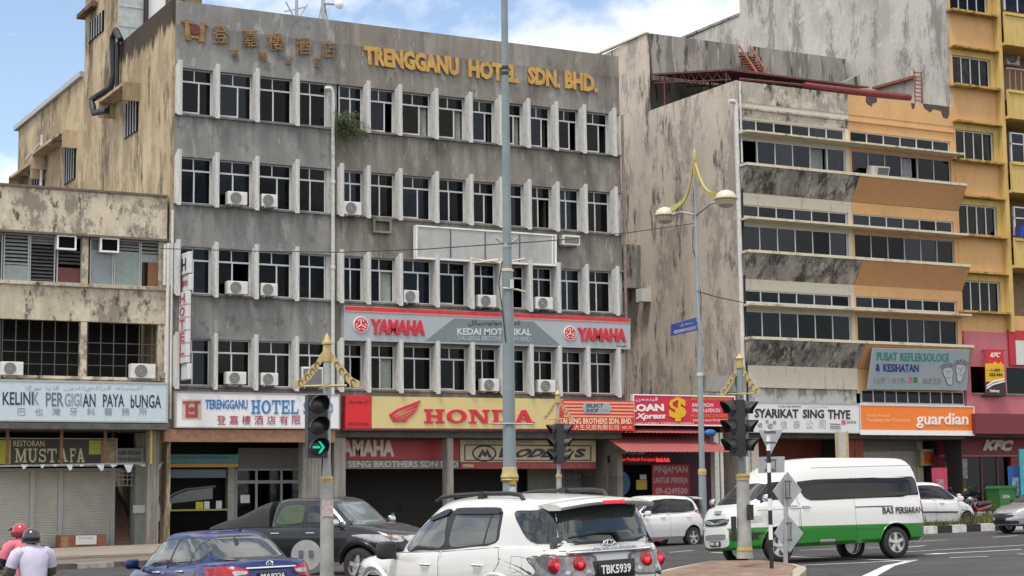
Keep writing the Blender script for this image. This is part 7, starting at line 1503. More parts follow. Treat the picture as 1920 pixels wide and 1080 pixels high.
b = MB(); b.tube([C.hit('B', -.16, 1.27)[0] + Vector((-.03, 0, 0)), C.hit('B', -.1, 1.37)[0] + Vector((-.05, 0, 0)), C.hit('B', .15, 1.37)[0] + Vector((-.04, 0, 0)), C.hit('B', .52, 1.33)[0] + Vector((-.03, 0, 0))], [.03, .022, .014, .01], 6); b.build('wiper', trim, C.t, smooth=50, local=True)
for poly, hx in (([(.92, 1.09), (-.16, 1.14), (-.2, .5), (.95, .5)], .1), ([(-.2, 1.14), (-1.38, 1.22), (-1.42, 1.05), (-1.0, .62), (-.95, .5), (-.24, .5)], -1.02)):
    for d in 'LR': o = C.decal('door', poly, d, pw_white, .004, it=1, q=.06); C.line(poly + [poly[0]], d, .0045, parent=o); C.handle(hx, .985 + (.03 if hx < 0 else 0), d, chrome, o)
C.line([(-1.64, 1.13), (-1.80, 1.13), (-1.83, 1.1), (-1.82, .97), (-1.66, .95), (-1.63, .98), (-1.64, 1.13)], 'L', .0025, seam)
for x in (1.38, -1.37): C.arch(x, .385, .53, ((1, 'L'), (-1, 'R')), r=.035)
for s in (-1, 1): C.mirror(.80, s * 1.03, 1.14, trim, (.09, .12, .11)); C.decal('headlight', [(s * .9, .92), (s * .45, .86), (s * .5, .76), (s * .9, .8)], 'F', clear_lens, .012); C.decal('corner_light', [(1.92, .93), (2.28, .88), (2.25, .72), (2.0, .78)], 'L' if s > 0 else 'R', trim, .012)
C.decal('grille', [(-.42, .84), (.42, .84), (.4, .66), (-.4, .66)], 'F', chrome, .01); C.line([(-2.0, .93), (-1.0, .93), (0, .9), (1.9, .82)], 'L', .004, pw_white, 'crease')

def sedan(pose, paint, label, front=False, txt=''):
    C = Car('sedan_car', pose, label, 'car', paint)
    C.shell(-2.2, 2.2, .845, 5.5, 3.6, curve([(-2.2, .28), (2.2, .24)]), curve([(-2.2, .965), (-1.95, 1.045), (-1.5, 1.05), (-.8, 1.0), (0, .955), (.9, .93), (1.45, .88), (1.9, .76), (2.2, .62)]), [(0, .12, .12, .1), (.1, .03, .02, .02), (.4, 0, -.01, 0), (.62, .0, .0, .0), (.80, .02, .03, .03), (.9, .035, .05, .06), (.965, .06, .08, .1), (1, .12, .12, .16)], .03, tf=.1, tr=.05)
    C.shell(-1.86, 1.52, .755, 4.6, 4.2, curve([(-2, .93), (2, .82)]), curve([(-2, 1.40), (-1.1, 1.435), (-.5, 1.462), (.1, 1.455), (.6, 1.40)]), [(0, 0, 0, -.05), (.3, .02, .24, .26), (.55, .065, .46, .52), (.75, .115, .66, .74), (.87, .155, .80, .88), (.94, .19, .92, .98), (.98, .23, 1.04, 1.06), (1, .28, 1.16, 1.18)], .02, tf=.05, tr=.08)
    C.body((1.3, -1.3), .31, .845)
    for d in 'LR':
        C.decal('window', [(.86, .965), (.42, 1.28), (.2, 1.335), (-.36, 1.375), (-.22, 1.01)], d, vis_glass, .008); C.decal('window', [(-.28, 1.015), (-.42, 1.375), (-.95, 1.375), (-1.28, 1.22), (-1.2, 1.07)], d, vis_glass, .008)
        C.decal('window_frame', [(.94, .955), (.42, 1.31), (.2, 1.365), (-.38, 1.402), (-.95, 1.402), (-1.34, 1.24), (-1.26, 1.045)], d, trim, .004)
    C.line([(-1.02, 1.36), (-.97, 1.05)], 'L', .013, trim, 'window_divider')
    C.decal('rear_window_frame', [(.66, 1.045), (-.66, 1.045), (-.54, 1.405), (.54, 1.405)], 'B', trim, .003); C.decal('rear_window', [(.62, 1.065), (-.62, 1.065), (-.51, 1.385), (.51, 1.385)], 'B', mat('rear window glass', (.05, .06, .062), .03, spec=1., var=.3, vscale=2), .008); C.decal('windscreen', [(-.62, .96), (.62, .96), (.52, 1.38), (-.52, 1.38)], 'F', vis_glass, .008)
    for poly, hx in (([(.98, .94), (-.2, .99), (-.24, .34), (1.0, .34)], .1), ([(-.25, .99), (-1.3, 1.04), (-1.3, .8), (-.95, .5), (-.9, .34), (-.29, .34)], -.78)):
        for d in 'LR': o = C.decal('door', poly, d, paint, .004, it=1, q=.06); C.line(poly + [poly[0]], d, .004, parent=o); C.handle(hx, .885 + (.03 if hx < 0 else 0), d, chrome, o)
    for s, d in ((1, 'L'), (-1, 'R')):
        lamp = C.decal('tail_light', [(s * .80, .99), (s * .62, 1.005), (s * .34, .95), (s * .36, .87), (s * .6, .80), (s * .80, .78)], 'B', red_lens, .014)
        C.decal('tail_light_side', [(-1.78, .955), (-2.05, .99), (-2.1, .8), (-2.0, .80)], d, red_lens, .012, parent=lamp); C.decal('clear_lens', [(s * .58, .935), (s * .37, .925), (s * .38, .885), (s * .56, .86)], 'B', clear_lens, .022, parent=lamp)
        C.mirror(.80, s * .93, 1.0, paint if not front else trim, (.07, .1, .075)); hl = C.decal('headlight', [(s * .80, .74), (s * .42, .66), (s * .45, .56), (s * .8, .6)], 'F', clear_lens, .012); C.decal('headlight_side', [(1.72, .77), (2.1, .68), (2.08, .57), (1.85, .64)], d, clear_lens, .01, parent=hl)
    b = MB(); b.tube([C.hit('B', .38 - .76 * k / 10, .955)[0] + Vector((-.014, 0, 0)) for k in range(11)], .02, 8); b.build('chrome_bar', chrome, C.t, smooth=60, local=True)
    b = MB(); p = C.hit('B', 0, 1.005)[0] + Vector((-.012, 0, 0)); b.tube([p + Vector((0, .05 * math.cos(a), .045 * math.sin(a))) for a in [k * math.pi / 6 for k in range(12)]], .007, 5, True)
    for yy in (-.018, .018): b.tube([p + Vector((0, yy * 1.2, .035)), p + Vector((0, yy, -.035))], .008, 5)
    b.tube([p + Vector((0, -.02, 0)), p + Vector((0, .02, 0))], .007, 5); b.build('emblem', chrome, C.t, local=True)
    pl = C.hit('B', 0, .84)[0]; C.plate((pl.x - .02, 0, .84), .44, .11, txt)
    b = MB(); b.prism([(-1.12, 1.452), (-.92, 1.462), (-1.06, 1.53), (-1.12, 1.53)], 'y', -.02, .02); b.build('aerial_fin', paint, C.t, local=True)
    C.decal('grille', [(-.5, .64), (.5, .64), (.42, .5), (-.42, .5)], 'F', trim, .01); C.decal('lower_grille', [(-.62, .42), (.62, .42), (.55, .3), (-.55, .3)], 'F', trim, .01); b = MB(); b.tube([C.hit('F', .5 - k * .1, .6)[0] + Vector((.016, 0, 0)) for k in range(11)], .014, 6); b.build('chrome_strip', chrome, C.t, local=True); fp = C.hit('F', 0, .46)[0]; C.plate((fp.x + .02, 0, .46), .42, .11, 'TBA 1234' if False else '', 'F')
    for s in (-1, 1): C.decal('fog_light', [(s * .72, .42), (s * .56, .42), (s * .56, .32), (s * .72, .34)], 'F', clear_lens, .012)
    return C
sedan((9.05, 26.75, -.20, 94.9, -1.1, .5, 1.03), p_blue, 'metallic blue saloon car seen from behind at the bottom left', txt='MA9226')

# ---- dark pickup with canvas cover
C = Car('pickup_truck', (14.623, 35.656, .024, -60.7, 1.5, -.56, 1.0), 'dark charcoal pickup truck with a black canvas cover sloping over its bed', 'pickup truck', p_black)
C.shell(-2.62, 2.62, .91, 7, 3.8, curve([(-2.62, .52), (2.62, .42)]), curve([(-2.62, 1.17), (-1.2, 1.21), (-.4, 1.2), (.6, 1.22), (1.3, 1.215), (1.9, 1.13), (2.4, .98), (2.62, .82)]), [(0, .12, .08, .1), (.1, .03, .02, .03), (.4, 0, 0, 0), (.7, .0, .0, .01), (.88, .02, .02, .04), (.96, .05, .04, .08), (1, .11, .08, .15)], .035, tf=.08)
C.shell(-.98, 1.46, .83, 6.5, 4.3, curve([(-1, 1.1), (1.5, 1.08)]), curve([(-1, 1.74), (-.3, 1.79), (.3, 1.78), (.9, 1.72)]), [(0, 0, 0, -.05), (.3, .02, .03, .16), (.55, .06, .065, .34), (.76, .11, .10, .50), (.88, .15, .13, .60), (.95, .19, .17, .69), (1, .27, .26, .85)], .025, tf=.04)
C.body((1.55, -1.55), .375, .91)
green_g = mat('green shaded side glass', (.055, .085, .04), .08, spec=.5, var=.2, vscale=5)
for d in 'LR':
    C.decal('window', [(1.26, 1.29), (.98, 1.60), (.25, 1.66), (.19, 1.265)], d, carglass, .008); C.decal('window', [(.08, 1.26), (.1, 1.66), (-.52, 1.65), (-.72, 1.25)], d, green_g, .008); C.decal('window_frame', [(1.34, 1.27), (1.0, 1.64), (.2, 1.70), (-.56, 1.69), (-.8, 1.23)], d, trim, .004)
    for poly, hx in (([(1.4, 1.2), (.18, 1.21), (.16, .55), (1.1, .55)], .34), ([(.13, 1.21), (-.88, 1.2), (-.88, .55), (.11, .55)], -.62)): o = C.decal('door', poly, d, p_black, .004, it=1, q=.05); C.line(poly + [poly[0]], d, .004, parent=o); C.handle(hx, 1.07, d, satin, o, .1)
C.decal('windscreen', [(-.70, 1.20), (.70, 1.20), (.62, 1.69), (-.62, 1.69)], 'F', mat('pale windscreen glass', (.10, .125, .13), .04, spec=1., var=.2, vscale=1.5), .008)
b = MB(); prof = []
for i in range(9):
    f = i / 8; x = -.92 - 1.62 * f; zt = 1.735 - .52 * f + .02 * math.sin(f * 9); hw = .74 + .10 * f; P = [(x, hw, 1.17), (x, hw - .04, 1.17 + (zt - 1.17) * .7), (x, hw - .16, zt), (x, .3, zt + .02), (x, -.3, zt + .02), (x, -hw + .16, zt), (x, -hw + .04, 1.17 + (zt - 1.17) * .7), (x, -hw, 1.17)]; b.v += P
b.f = [(i * 8 + j, i * 8 + (j + 1) % 8, (i + 1) * 8 + (j + 1) % 8, (i + 1) * 8 + j) for i in range(8) for j in range(8)] + [tuple(range(8)), tuple(64 + j for j in range(8))]; b.mi = [0] * len(b.f)
b.build('canvas_cover', mat('black canvas', (.024, .023, .024), .75, var=.3, vscale=3, bump=.3, bscale=6), C.t, smooth=50, local=True)
for s, d in ((1, 'L'), (-1, 'R')):
    hl = C.decal('headlight', [(s * .88, 1.04), (s * .52, 1.0), (s * .5, .86), (s * .8, .84)], 'F', clear_lens, .014); C.decal('headlight_side', [(2.08, 1.03), (2.5, .98), (2.48, .87), (2.25, .91)], d, mat('amber and clear lens', (.26, .17, .10), .15, var=.4, vscale=10, coat=.5), .012, parent=hl); C.mirror(1.08, s * 1.0, 1.27, satin, (.055, .09, .085)); C.decal('tail_light', [(s * .88, 1.12), (s * .76, 1.12), (s * .76, .8), (s * .88, .8)], 'B', red_lens, .012)
C.decal('grille', [(-.45, .98), (.45, .98), (.4, .78), (-.4, .78)], 'F', satin, .012); C.decal('lower_grille', [(-.6, .62), (.6, .62), (.55, .5), (-.55, .5)], 'F', trim, .012)
for x in (1.55, -1.55): C.arch(x, .375, .51, ((1, 'L'), (-1, 'R')), r=.045)

# ---- white and green van
vp = bpy.data.materials.new('white and green van paint'); vp.use_nodes = True; tt = vp.node_tree; pb = tt.nodes['Principled BSDF']; pb.inputs['Roughness'].default_value = .3; pb.inputs['Coat Weight'].default_value = .6; pb.inputs['Coat Roughness'].default_value = .05
tcn = tt.nodes.new('ShaderNodeTexCoord'); sx = tt.nodes.new('ShaderNodeSeparateXYZ'); gt = tt.nodes.new('ShaderNodeMath'); gt.operation = 'GREATER_THAN'; gt.inputs[1].default_value = .775; mxx = tt.nodes.new('ShaderNodeMix'); mxx.data_type = 'RGBA'; mxx.inputs[6].default_value = (.010, .175, .012, 1); mxx.inputs[7].default_value = (.64, .64, .62, 1)
tt.links.new(tcn.outputs['Object'], sx.inputs[0]); tt.links.new(sx.outputs['Z'], gt.inputs[0]); tt.links.new(gt.outputs[0], mxx.inputs[0]); tt.links.new(mxx.outputs[2], pb.inputs['Base Color'])
C = Car('passenger_van', (25.85, 33.169, .21, 177.68, 2.68, .3, 1.03), 'white high roofed passenger van with a green lower band lettered BAS PERSIARAN', 'van', vp)
C.shell(-2.66, 2.58, .94, 8, 5.6, curve([(-2.66, .40), (2.56, .30)]), curve([(-2.66, 1.34), (-1, 1.33), (1, 1.31), (1.8, 1.30), (2.25, 1.25), (2.46, 1.09), (2.58, .94)]), [(0, .1, .08, .08), (.08, .02, .01, .02), (.4, 0, 0, 0), (.75, 0, .0, .015), (.92, .015, .02, .05), (1, .05, .05, .12)], .03, tf=.07)
C.shell(-2.64, 2.42, .925, 8, 6.0, curve([(-2.66, 1.2), (2.3, 1.12)]), curve([(-2.66, 2.2), (-2.2, 2.27), (0, 2.29), (.7, 2.25), (1.3, 2.12), (1.9, 1.9)]), [(0, 0, 0, -.02), (.25, .02, .03, .22), (.5, .055, .07, .50), (.7, .095, .12, .76), (.84, .14, .18, 1.0), (.93, .2, .26, 1.2), (.98, .27, .35, 1.38), (1, .34, .46, 1.55)], .03, tf=.06)
C.body((1.50, -1.66), .355, .94)
for d in 'LR':
    C.decal('window', [(2.0, 1.335), (1.62, 1.72), (1.5, 1.765), (1.0, 1.765), (1.05, 1.37)], d, tint, .008); C.decal('window', [(.66, 1.33), (.8, 1.42), (.90, 1.6), (.92, 1.79), (-2.32, 1.845), (-2.42, 1.78), (-2.46, 1.41), (-2.4, 1.385)], d, tint, .008, m=40, n=12, q=.08)
    o = C.decal('door', [(2.02, 1.3), (.98, 1.32), (.96, .5), (1.12, .5), (1.5, .85), (1.85, .85)], d, vp, .003, it=0); C.line([(.98, 1.8), (.97, .5)], d, .005, parent=o); C.handle(1.1, 1.22, d, satin, o); o = C.decal('sliding_door', [(.92, 1.3), (-.55, 1.32), (-.55, .5), (.92, .5)], d, vp, .003, it=0); C.line([(-.55, 1.84), (-.55, .46)], d, .005, parent=o); C.line([(.93, 1.3), (.93, .5)], d, .005, parent=o); C.handle(.78, 1.2, d, satin, o)
    C.line([(-.56, 1.165), (-1.6, 1.17)], d, .012, trim, 'slide_rail'); C.line([(.6, 1.17), (2.0, 1.14)], d, .006, trim, 'trim_line')
for d in 'LR': C.line([(.5, 2.06), (-2.35, 2.1)], d, .008, satin, 'roof_gutter')
C.decal('windscreen', [(-.80, 1.31), (.80, 1.31), (.70, 1.76), (-.70, 1.76)], 'F', mat('van windscreen', (.03, .032, .034), .05, spec=.7, var=.2, vscale=2), .008, m=20)
for s, d in ((1, 'L'), (-1, 'R')):
    hl = C.decal('headlight', [(s * .90, 1.03), (s * .56, 1.0), (s * .62, .86), (s * .90, .88)], 'F', clear_lens, .014); C.decal('headlight_side', [(2.22, 1.04), (2.44, 1.0), (2.44, .86), (2.3, .88)], d, clear_lens, .012, parent=hl); C.mirror(1.92, s * 1.07, 1.40, satin, (.055, .085, .085)); C.decal('tail_light', [(-2.48, 1.3), (-2.62, 1.36), (-2.62, .85), (-2.55, .85)], d, red_lens, .012); C.decal('fog_recess', [(s * .88, .68), (s * .55, .68), (s * .55, .5), (s * .86, .5)], 'F', trim, .012); C.decal('lamp_vent', [(s * .8, .64), (s * .62, .64), (s * .62, .55), (s * .8, .55)], 'F', mat('green bumper', (.008, .135, .01), .3), .02)
C.decal('bumper', [(-.5, .8), (.5, .8), (.5, .36), (-.5, .36)], 'F', p_white, .01); C.decal('grille', [(-.5, 1.0), (.5, 1.0), (.42, .84), (-.42, .84)], 'F', trim, .016); C.decal('lower_grille', [(-.42, .66), (.42, .66), (.4, .54), (-.4, .54)], 'F', mat('mesh grille', (.2, .2, .2), .5, bump=.6, bscale=60), .018)
b = MB()
for pts in ([(.46, .97), (.2, .93), (0, .885), (-.2, .93), (-.46, .97)], [(.46, .93), (.15, .88), (-.15, .88), (-.46, .93)]): b.tube([C.hit('F', y, z)[0] + Vector((.03, 0, 0)) for y, z in pts], .018, 6)
b.build('grille_bar', satin, C.t, local=True); fp = C.hit('F', 0, .46)[0]; C.plate((fp.x + .03, 0, .455), .40, .11, 'W1 138', 'F')
p = C.hit('F', .0, 1.14)[0]; b = MB(); b.obox(p + Vector((.015, -.2, -.02)), (0, .28, 0), (.01, 0, 0), (-.02, 0, .06)); b.build('emblem', mat('grey badge', (.32, .34, .34), .4, var=.4, vscale=20), C.t, local=True); b = MB(); b.oprism([(-.16, 0), (.1, 0), (-.03, -.06)], p + Vector((.03, 0, -.03)), (0, 1, 0), (.2, 0, 1), (.01, 0, 0)); b.build('emblem', mat('teal badge', (.02, .3, .28), .4), C.t, local=True)
q = C.hit('L', -1.35, 1.0)[0]; letters('BAS', 'black', C.t, (-1.30, q.y + .006, 1.0), (-.31, 0, 0), (0, 0, .15), .006, bold=.015, local=True); letters('PERSIARAN', 'black', C.t, (-1.67, q.y + .006, .995), (-.76, 0, 0), (0, 0, .15), .006, bold=.015, local=True)
C.decal('side_step', [(.45, .47), (.05, .47), (.05, .38), (.45, .38)], 'L', satin, .02, it=0); C.line([(-.2, .68), (-1.3, .68)], 'L', .006, mat('dark green line', (.01, .12, .01), .4), 'crease')
for x in (1.5, -1.66): C.arch(x, .355, .45, ((1, 'L'), (-1, 'R')), r=.02)

# ---- white hatchbacks
def hatch(pose, label, extra=None):
    C = Car('hatchback_car', pose, label, 'car', p_white)
    C.shell(-1.86, 1.86, .835, 5.5, 3.4, curve([(-1.86, .28), (1.86, .24)]), curve([(-1.86, 1.0), (-1.3, 1.06), (-.4, 1.0), (.5, .97), (1.0, .95), (1.45, .84), (1.86, .66)]), [(0, .12, .1, .1), (.1, .03, .02, .02), (.42, 0, -.01, 0), (.65, .0, .0, .0), (.83, .02, .02, .03), (.94, .04, .05, .07), (1, .1, .09, .15)], .03, tf=.1, tr=.04)
    C.shell(-1.80, 1.32, .765, 5.2, 4.2, curve([(-2, .92), (2, .88)]), curve([(-1.8, 1.47), (-1.2, 1.515), (-.4, 1.54), (.2, 1.52), (.7, 1.44)]), [(0, 0, 0, -.06), (.3, .02, .06, .22), (.55, .06, .13, .46), (.75, .105, .2, .66), (.87, .145, .26, .80), (.94, .18, .32, .90), (1, .26, .46, 1.1)], .02, tf=.05, tr=.04)
    C.body((1.2, -1.2), .30, .835)
    for d in 'LR':
        C.decal('window', [(.80, 1.01), (.42, 1.33), (.15, 1.405), (-.22, 1.43), (-.18, 1.03)], d, tint, .008); C.decal('window', [(-.24, 1.03), (-.28, 1.43), (-1.05, 1.42), (-1.28, 1.32), (-1.33, 1.08)], d, tint, .008); C.decal('window_frame', [(.88, 1.0), (.42, 1.36), (.15, 1.435), (-.25, 1.46), (-1.08, 1.45), (-1.34, 1.34), (-1.4, 1.06)], d, trim, .004)
        for poly, hx in (([(.92, .98), (-.18, 1.01), (-.2, .34), (.92, .34)], .05), ([(-.23, 1.01), (-1.36, 1.05), (-1.3, .75), (-.92, .5), (-.88, .34), (-.25, .34)], -1.0)): o = C.decal('door', poly, d, p_white, .004, it=1, q=.05); C.line(poly + [poly[0]], d, .004, parent=o); C.handle(hx, .91, d, p_white, o)
        if extra: C.line([(.7, .62), (-.9, .64)], d, .03, trim, 'door_moulding')
    C.decal('windscreen', [(-.62, 1.0), (.62, 1.0), (.54, 1.42), (-.54, 1.42)], 'F', carglass, .008); C.decal('rear_window', [(.6, 1.08), (-.6, 1.08), (-.53, 1.42), (.53, 1.42)], 'B', carglass, .008)
    b = MB(); b.prism([(-1.3, 1.51), (-1.62, 1.50), (-1.86, 1.455), (-1.84, 1.425), (-1.5, 1.43)], 'y', -.55, .55); b.build('roof_spoiler', p_white, C.t, local=True, bevel=.01)
    for s, d in ((1, 'L'), (-1, 'R')):
        C.mirror(.74, s * .92, 1.03, p_white, (.07, .1, .08)); hl = C.decal('headlight', [(s * .8, .82), (s * .45, .74), (s * .5, .62), (s * .8, .64)], 'F', clear_lens, .012); C.decal('headlight_side', [(1.35, .86), (1.72, .74), (1.72, .62), (1.5, .68)], d, clear_lens, .01, parent=hl); tl = C.decal('tail_light', [(s * .70, 1.12), (s * .60, 1.12), (s * .58, .85), (s * .72, .85)], 'B', red_lens, .008, depth=.01)
    C.plate((C.hit('F', 0, .45)[0].x + .02, 0, .45), .42, .11, '', 'F'); C.decal('grille', [(-.5, .42), (.5, .42), (.42, .3), (-.42, .3)], 'F', trim, .01)
    return C
g1 = 'white hatchback cars'
hatch((28.629, 44.712, .215, 189.6, 0, 0, 1.0), 'white hatchback with dark windows between the sport utility car and the van')
hatch((39.6, 45.0, gz(39.6), 3.0, 0, 0, 1.06), 'white hatchback with black door moulding parked behind the grassy median', True)
X, Y = at_g(1894, 1001); sedan((X + 1.85, Y - .05, gz(X), 178, 0, 0, 1.0), p_silver, 'silver saloon car coming into view at the right edge', True)

# ================================================================ people and motorcycles
def skin_body(name, joints, edges, radii, mt, parent, sub=2):
    me = bpy.data.meshes.new(name); me.from_pydata([tuple(j) for j in joints], edges, []); ob = bpy.data.objects.new(name, me); COL.objects.link(ob)
    sk = ob.modifiers.new('s', 'SKIN'); sk.use_smooth_shade = True
    for i, v in enumerate(me.skin_vertices[0].data): v.radius = radii[i] if isinstance(radii[i], tuple) else (radii[i],) * 2; v.use_root = (i == 0)
    sd_ = ob.modifiers.new('u', 'SUBSURF'); sd_.levels = sd_.render_levels = sub
    dg = bpy.context.evaluated_depsgraph_get(); m2 = bpy.data.meshes.new_from_object(ob.evaluated_get(dg)); bpy.data.objects.remove(ob)
    m2.materials.clear(); m2.materials.append(M[mt] if isinstance(mt, str) else mt); m2.polygons.foreach_set('use_smooth', [True] * len(m2.polygons))
    o = bpy.data.objects.new(name, m2); COL.objects.link(o); o.parent = parent; return o
M['skin'] = mat('brown skin', (.25, .13, .08), .55, var=.06); M['trouser'] = mat('dark trousers', (.025, .027, .035), .85, var=.2)
def hand(parent, P, d, up, s=1.0):
    """a gripping hand: palm and five bent fingers, rooted at wrist P, pointing along d"""
    d, up = Vector(d).normalized(), Vector(up).normalized(); sd_ = d.cross(up); J = [P, P + d * .05 * s, P + d * .09 * s]; E = [(0, 1), (1, 2)]; Rr = [.026 * s, .036 * s, .034 * s]
    for k, (o, L) in enumerate(((-.033, .062), (-.011, .075), (.011, .07), (.033, .055))):
        b0 = J[2] + sd_ * o * s; m1 = b0 + d * L * .5 * s - up * .008 * s; m2 = m1 + d * L * .12 * s - up * L * .5 * s; i = len(J); J += [b0 + d * .01 * s, m1, m2]; E += [(2, i), (i, i + 1), (i + 1, i + 2)]; Rr += [.0105 * s, .0095 * s, .008 * s]
    i = len(J); J += [J[1] + sd_ * -.036 * s, J[1] + sd_ * -.058 * s + d * .035 * s - up * .025 * s]; E += [(1, i), (i, i + 1)]; Rr += [.013 * s, .01 * s]
    return J, E, Rr
def rider(pose, label, shirt, sleeve, helmet, helmet2, s=1.0):
    X, Y, z, yaw = pose; t = thing('person', (X, Y, z), label, 'person', None, (0, 0, yaw)); t.scale = (s,) * 3      # faces +x
    J = [(0, 0, .82), (.02, 0, 1.0), (.05, 0, 1.22), (.08, 0, 1.40), (.10, 0, 1.47), (.11, 0, 1.53)]; E = [(0, 1), (1, 2), (2, 3), (3, 4), (4, 5)]; Rr = [(.16, .13), (.145, .11), (.17, .12), (.10, .085), (.056, .056), (.055, .055)]
    for sg_ in (-1, 1):
        a = len(J); J += [(.07, sg_ * .19, 1.36), (.14, sg_ * .29, 1.13), (.40, sg_ * .30, 1.03)]; E += [(2, a), (a, a + 1), (a + 1, a + 2)]; Rr += [(.072, .072), (.05, .05), (.036, .036)]
        l = len(J); J += [(.04, sg_ * .12, .80), (.38, sg_ * .22, .72), (.30, sg_ * .2, .36), (.30, sg_ * .2, .28), (.42, sg_ * .22, .25)]; E += [(0, l), (l, l + 1), (l + 1, l + 2), (l + 2, l + 3), (l + 3, l + 4)]; Rr += [(.10, .10), (.075, .075), (.05, .05), (.045, .045), (.04, .035)]
        hJ, hE, hR = hand(t, Vector((.40, sg_ * .30, 1.03)), (1, 0, -.1), (0, 0, 1)); n = len(J); J += [tuple(q) for q in hJ[1:]]; E += [(n - 1 + x if x else a + 2, n - 1 + y) for x, y in hE]; Rr += [(q, q) for q in hR[1:]]
    skin_body('body', J, E, Rr, 'skin', t)
    # clothes: shirt body, sleeves, trousers slightly larger than the body
    b = MB(); ring = [(.80, .175, .20, 0), (.92, .165, .195, .0), (1.05, .16, .20, .02), (1.2, .165, .225, .045), (1.32, .16, .255, .065), (1.41, .13, .215, .08), (1.47, .085, .12, .095), (1.505, .06, .068, .10)]
    for q, (z_, rx, ry, cx) in enumerate(ring):
        for k in range(28): a = 2 * math.pi * k / 28; f = 1 + .025 * math.sin(a * 5 + q * 1.7) + .015 * math.sin(a * 9 - q); b.v.append((cx + rx * f * math.cos(a), ry * f * math.sin(a), z_ + .012 * math.sin(a * 3 + q)))
    b.f = [(q * 28 + k, q * 28 + (k + 1) % 28, (q + 1) * 28 + (k + 1) % 28, (q + 1) * 28 + k) for q in range(7) for k in range(28)]; b.mi = [0] * len(b.f)
    b.build('shirt', mat('shirt cloth', shirt, .85, var=.08, bump=.25, bscale=9), t, smooth=70, local=True)
    sm = mat('sleeve cloth', sleeve, .85, var=.12, bump=.25, bscale=12)
    for sg_ in (-1, 1):
        b = MB(); b.tube([(.06, sg_ * .17, 1.40), (.07, sg_ * .245, 1.35), (.09, sg_ * .29, 1.24), (.105, sg_ * .305, 1.17)], [.08, .098, .092, .09], 14); b.build('short_sleeve', mat('shirt sleeve cloth', shirt, .85, var=.08), t, smooth=70, local=True)
        b = MB(); b.tube([(.095, sg_ * .295, 1.22), (.13, sg_ * .32, 1.10), (.26, sg_ * .31, 1.06), (.37, sg_ * .30, 1.04)], [.078, .088, .072, .052], 14); b.build('sleeve', sm, t, smooth=70, local=True)
        b = MB(); b.tube([(.03, sg_ * .1, .82), (.2, sg_ * .18, .77), (.39, sg_ * .22, .73), (.36, sg_ * .21, .55), (.31, sg_ * .2, .34)], [.125, .11, .09, .078, .065], 14); b.build('trouser_leg', 'trouser', t, smooth=70, local=True)
        MB().ball((.38, sg_ * .21, .25), .14, .055, .05, 12, 8).build('shoe', 'black', t, smooth=70, local=True)
    hc = (.135, 0, 1.585)
    b = MB(); b.ball(hc, .095, .078, .12, 16, 12); b.ball((hc[0] + .095, 0, hc[2] - .015), .022, .014, .02, 8, 6); b.build('head', 'skin', t, smooth=70, local=True)
    f = MB()
    for sg_ in (-1, 1): f.ball((hc[0] + .085, sg_ * .032, hc[2] + .012), .014, .016, .01, 8, 6)
    f.ball((hc[0] + .083, 0, hc[2] - .06), .012, .026, .007, 8, 6); f.build('face_features', mat('eyes and lips', (.06, .03, .03), .5), t, smooth=70, local=True)
    h = MB(); n, k2 = 24, 12
    for i in range(k2 + 1):
        th = math.pi * .70 * i / k2
        for j in range(n):
            a = 2 * math.pi * j / n; tt_ = th if not (abs(math.atan2(math.sin(a), math.cos(a))) < .95 and th > 1.25) else 1.25
            h.v.append((hc[0] - .01 + .145 * math.sin(tt_) * math.cos(a), .125 * math.sin(tt_) * math.sin(a), hc[2] + .015 + .145 * math.cos(tt_)))
    h.f = [(i * n + j, i * n + (j + 1) % n, (i + 1) * n + (j + 1) % n, (i + 1) * n + j) for i in range(k2) for j in range(n)]; h.mi = [0] * len(h.f)
    ho = h.build('helmet', mat('helmet shell', helmet, .25, var=.1, coat=.5), t, smooth=60, local=True)
    MB().tube([(hc[0] - .01 + .147 * math.cos(a), .127 * math.sin(a), hc[2] - .055 + (.0 if math.cos(a) < .4 else .06)) for a in [2 * math.pi * k / 24 for k in range(24)]], .014, 6, True).build('helmet_trim', mat('helmet trim', helmet2, .5), ho, local=True)
    b = MB(); b.prism([(hc[0] + .11, hc[2] + .06), (hc[0] + .21, hc[2] + .035), (hc[0] + .21, hc[2] + .045), (hc[0] + .11, hc[2] + .08)], 'y', -.09, .09); b.build('helmet_peak', mat('helmet trim', helmet2, .5), ho, local=True)
    return t
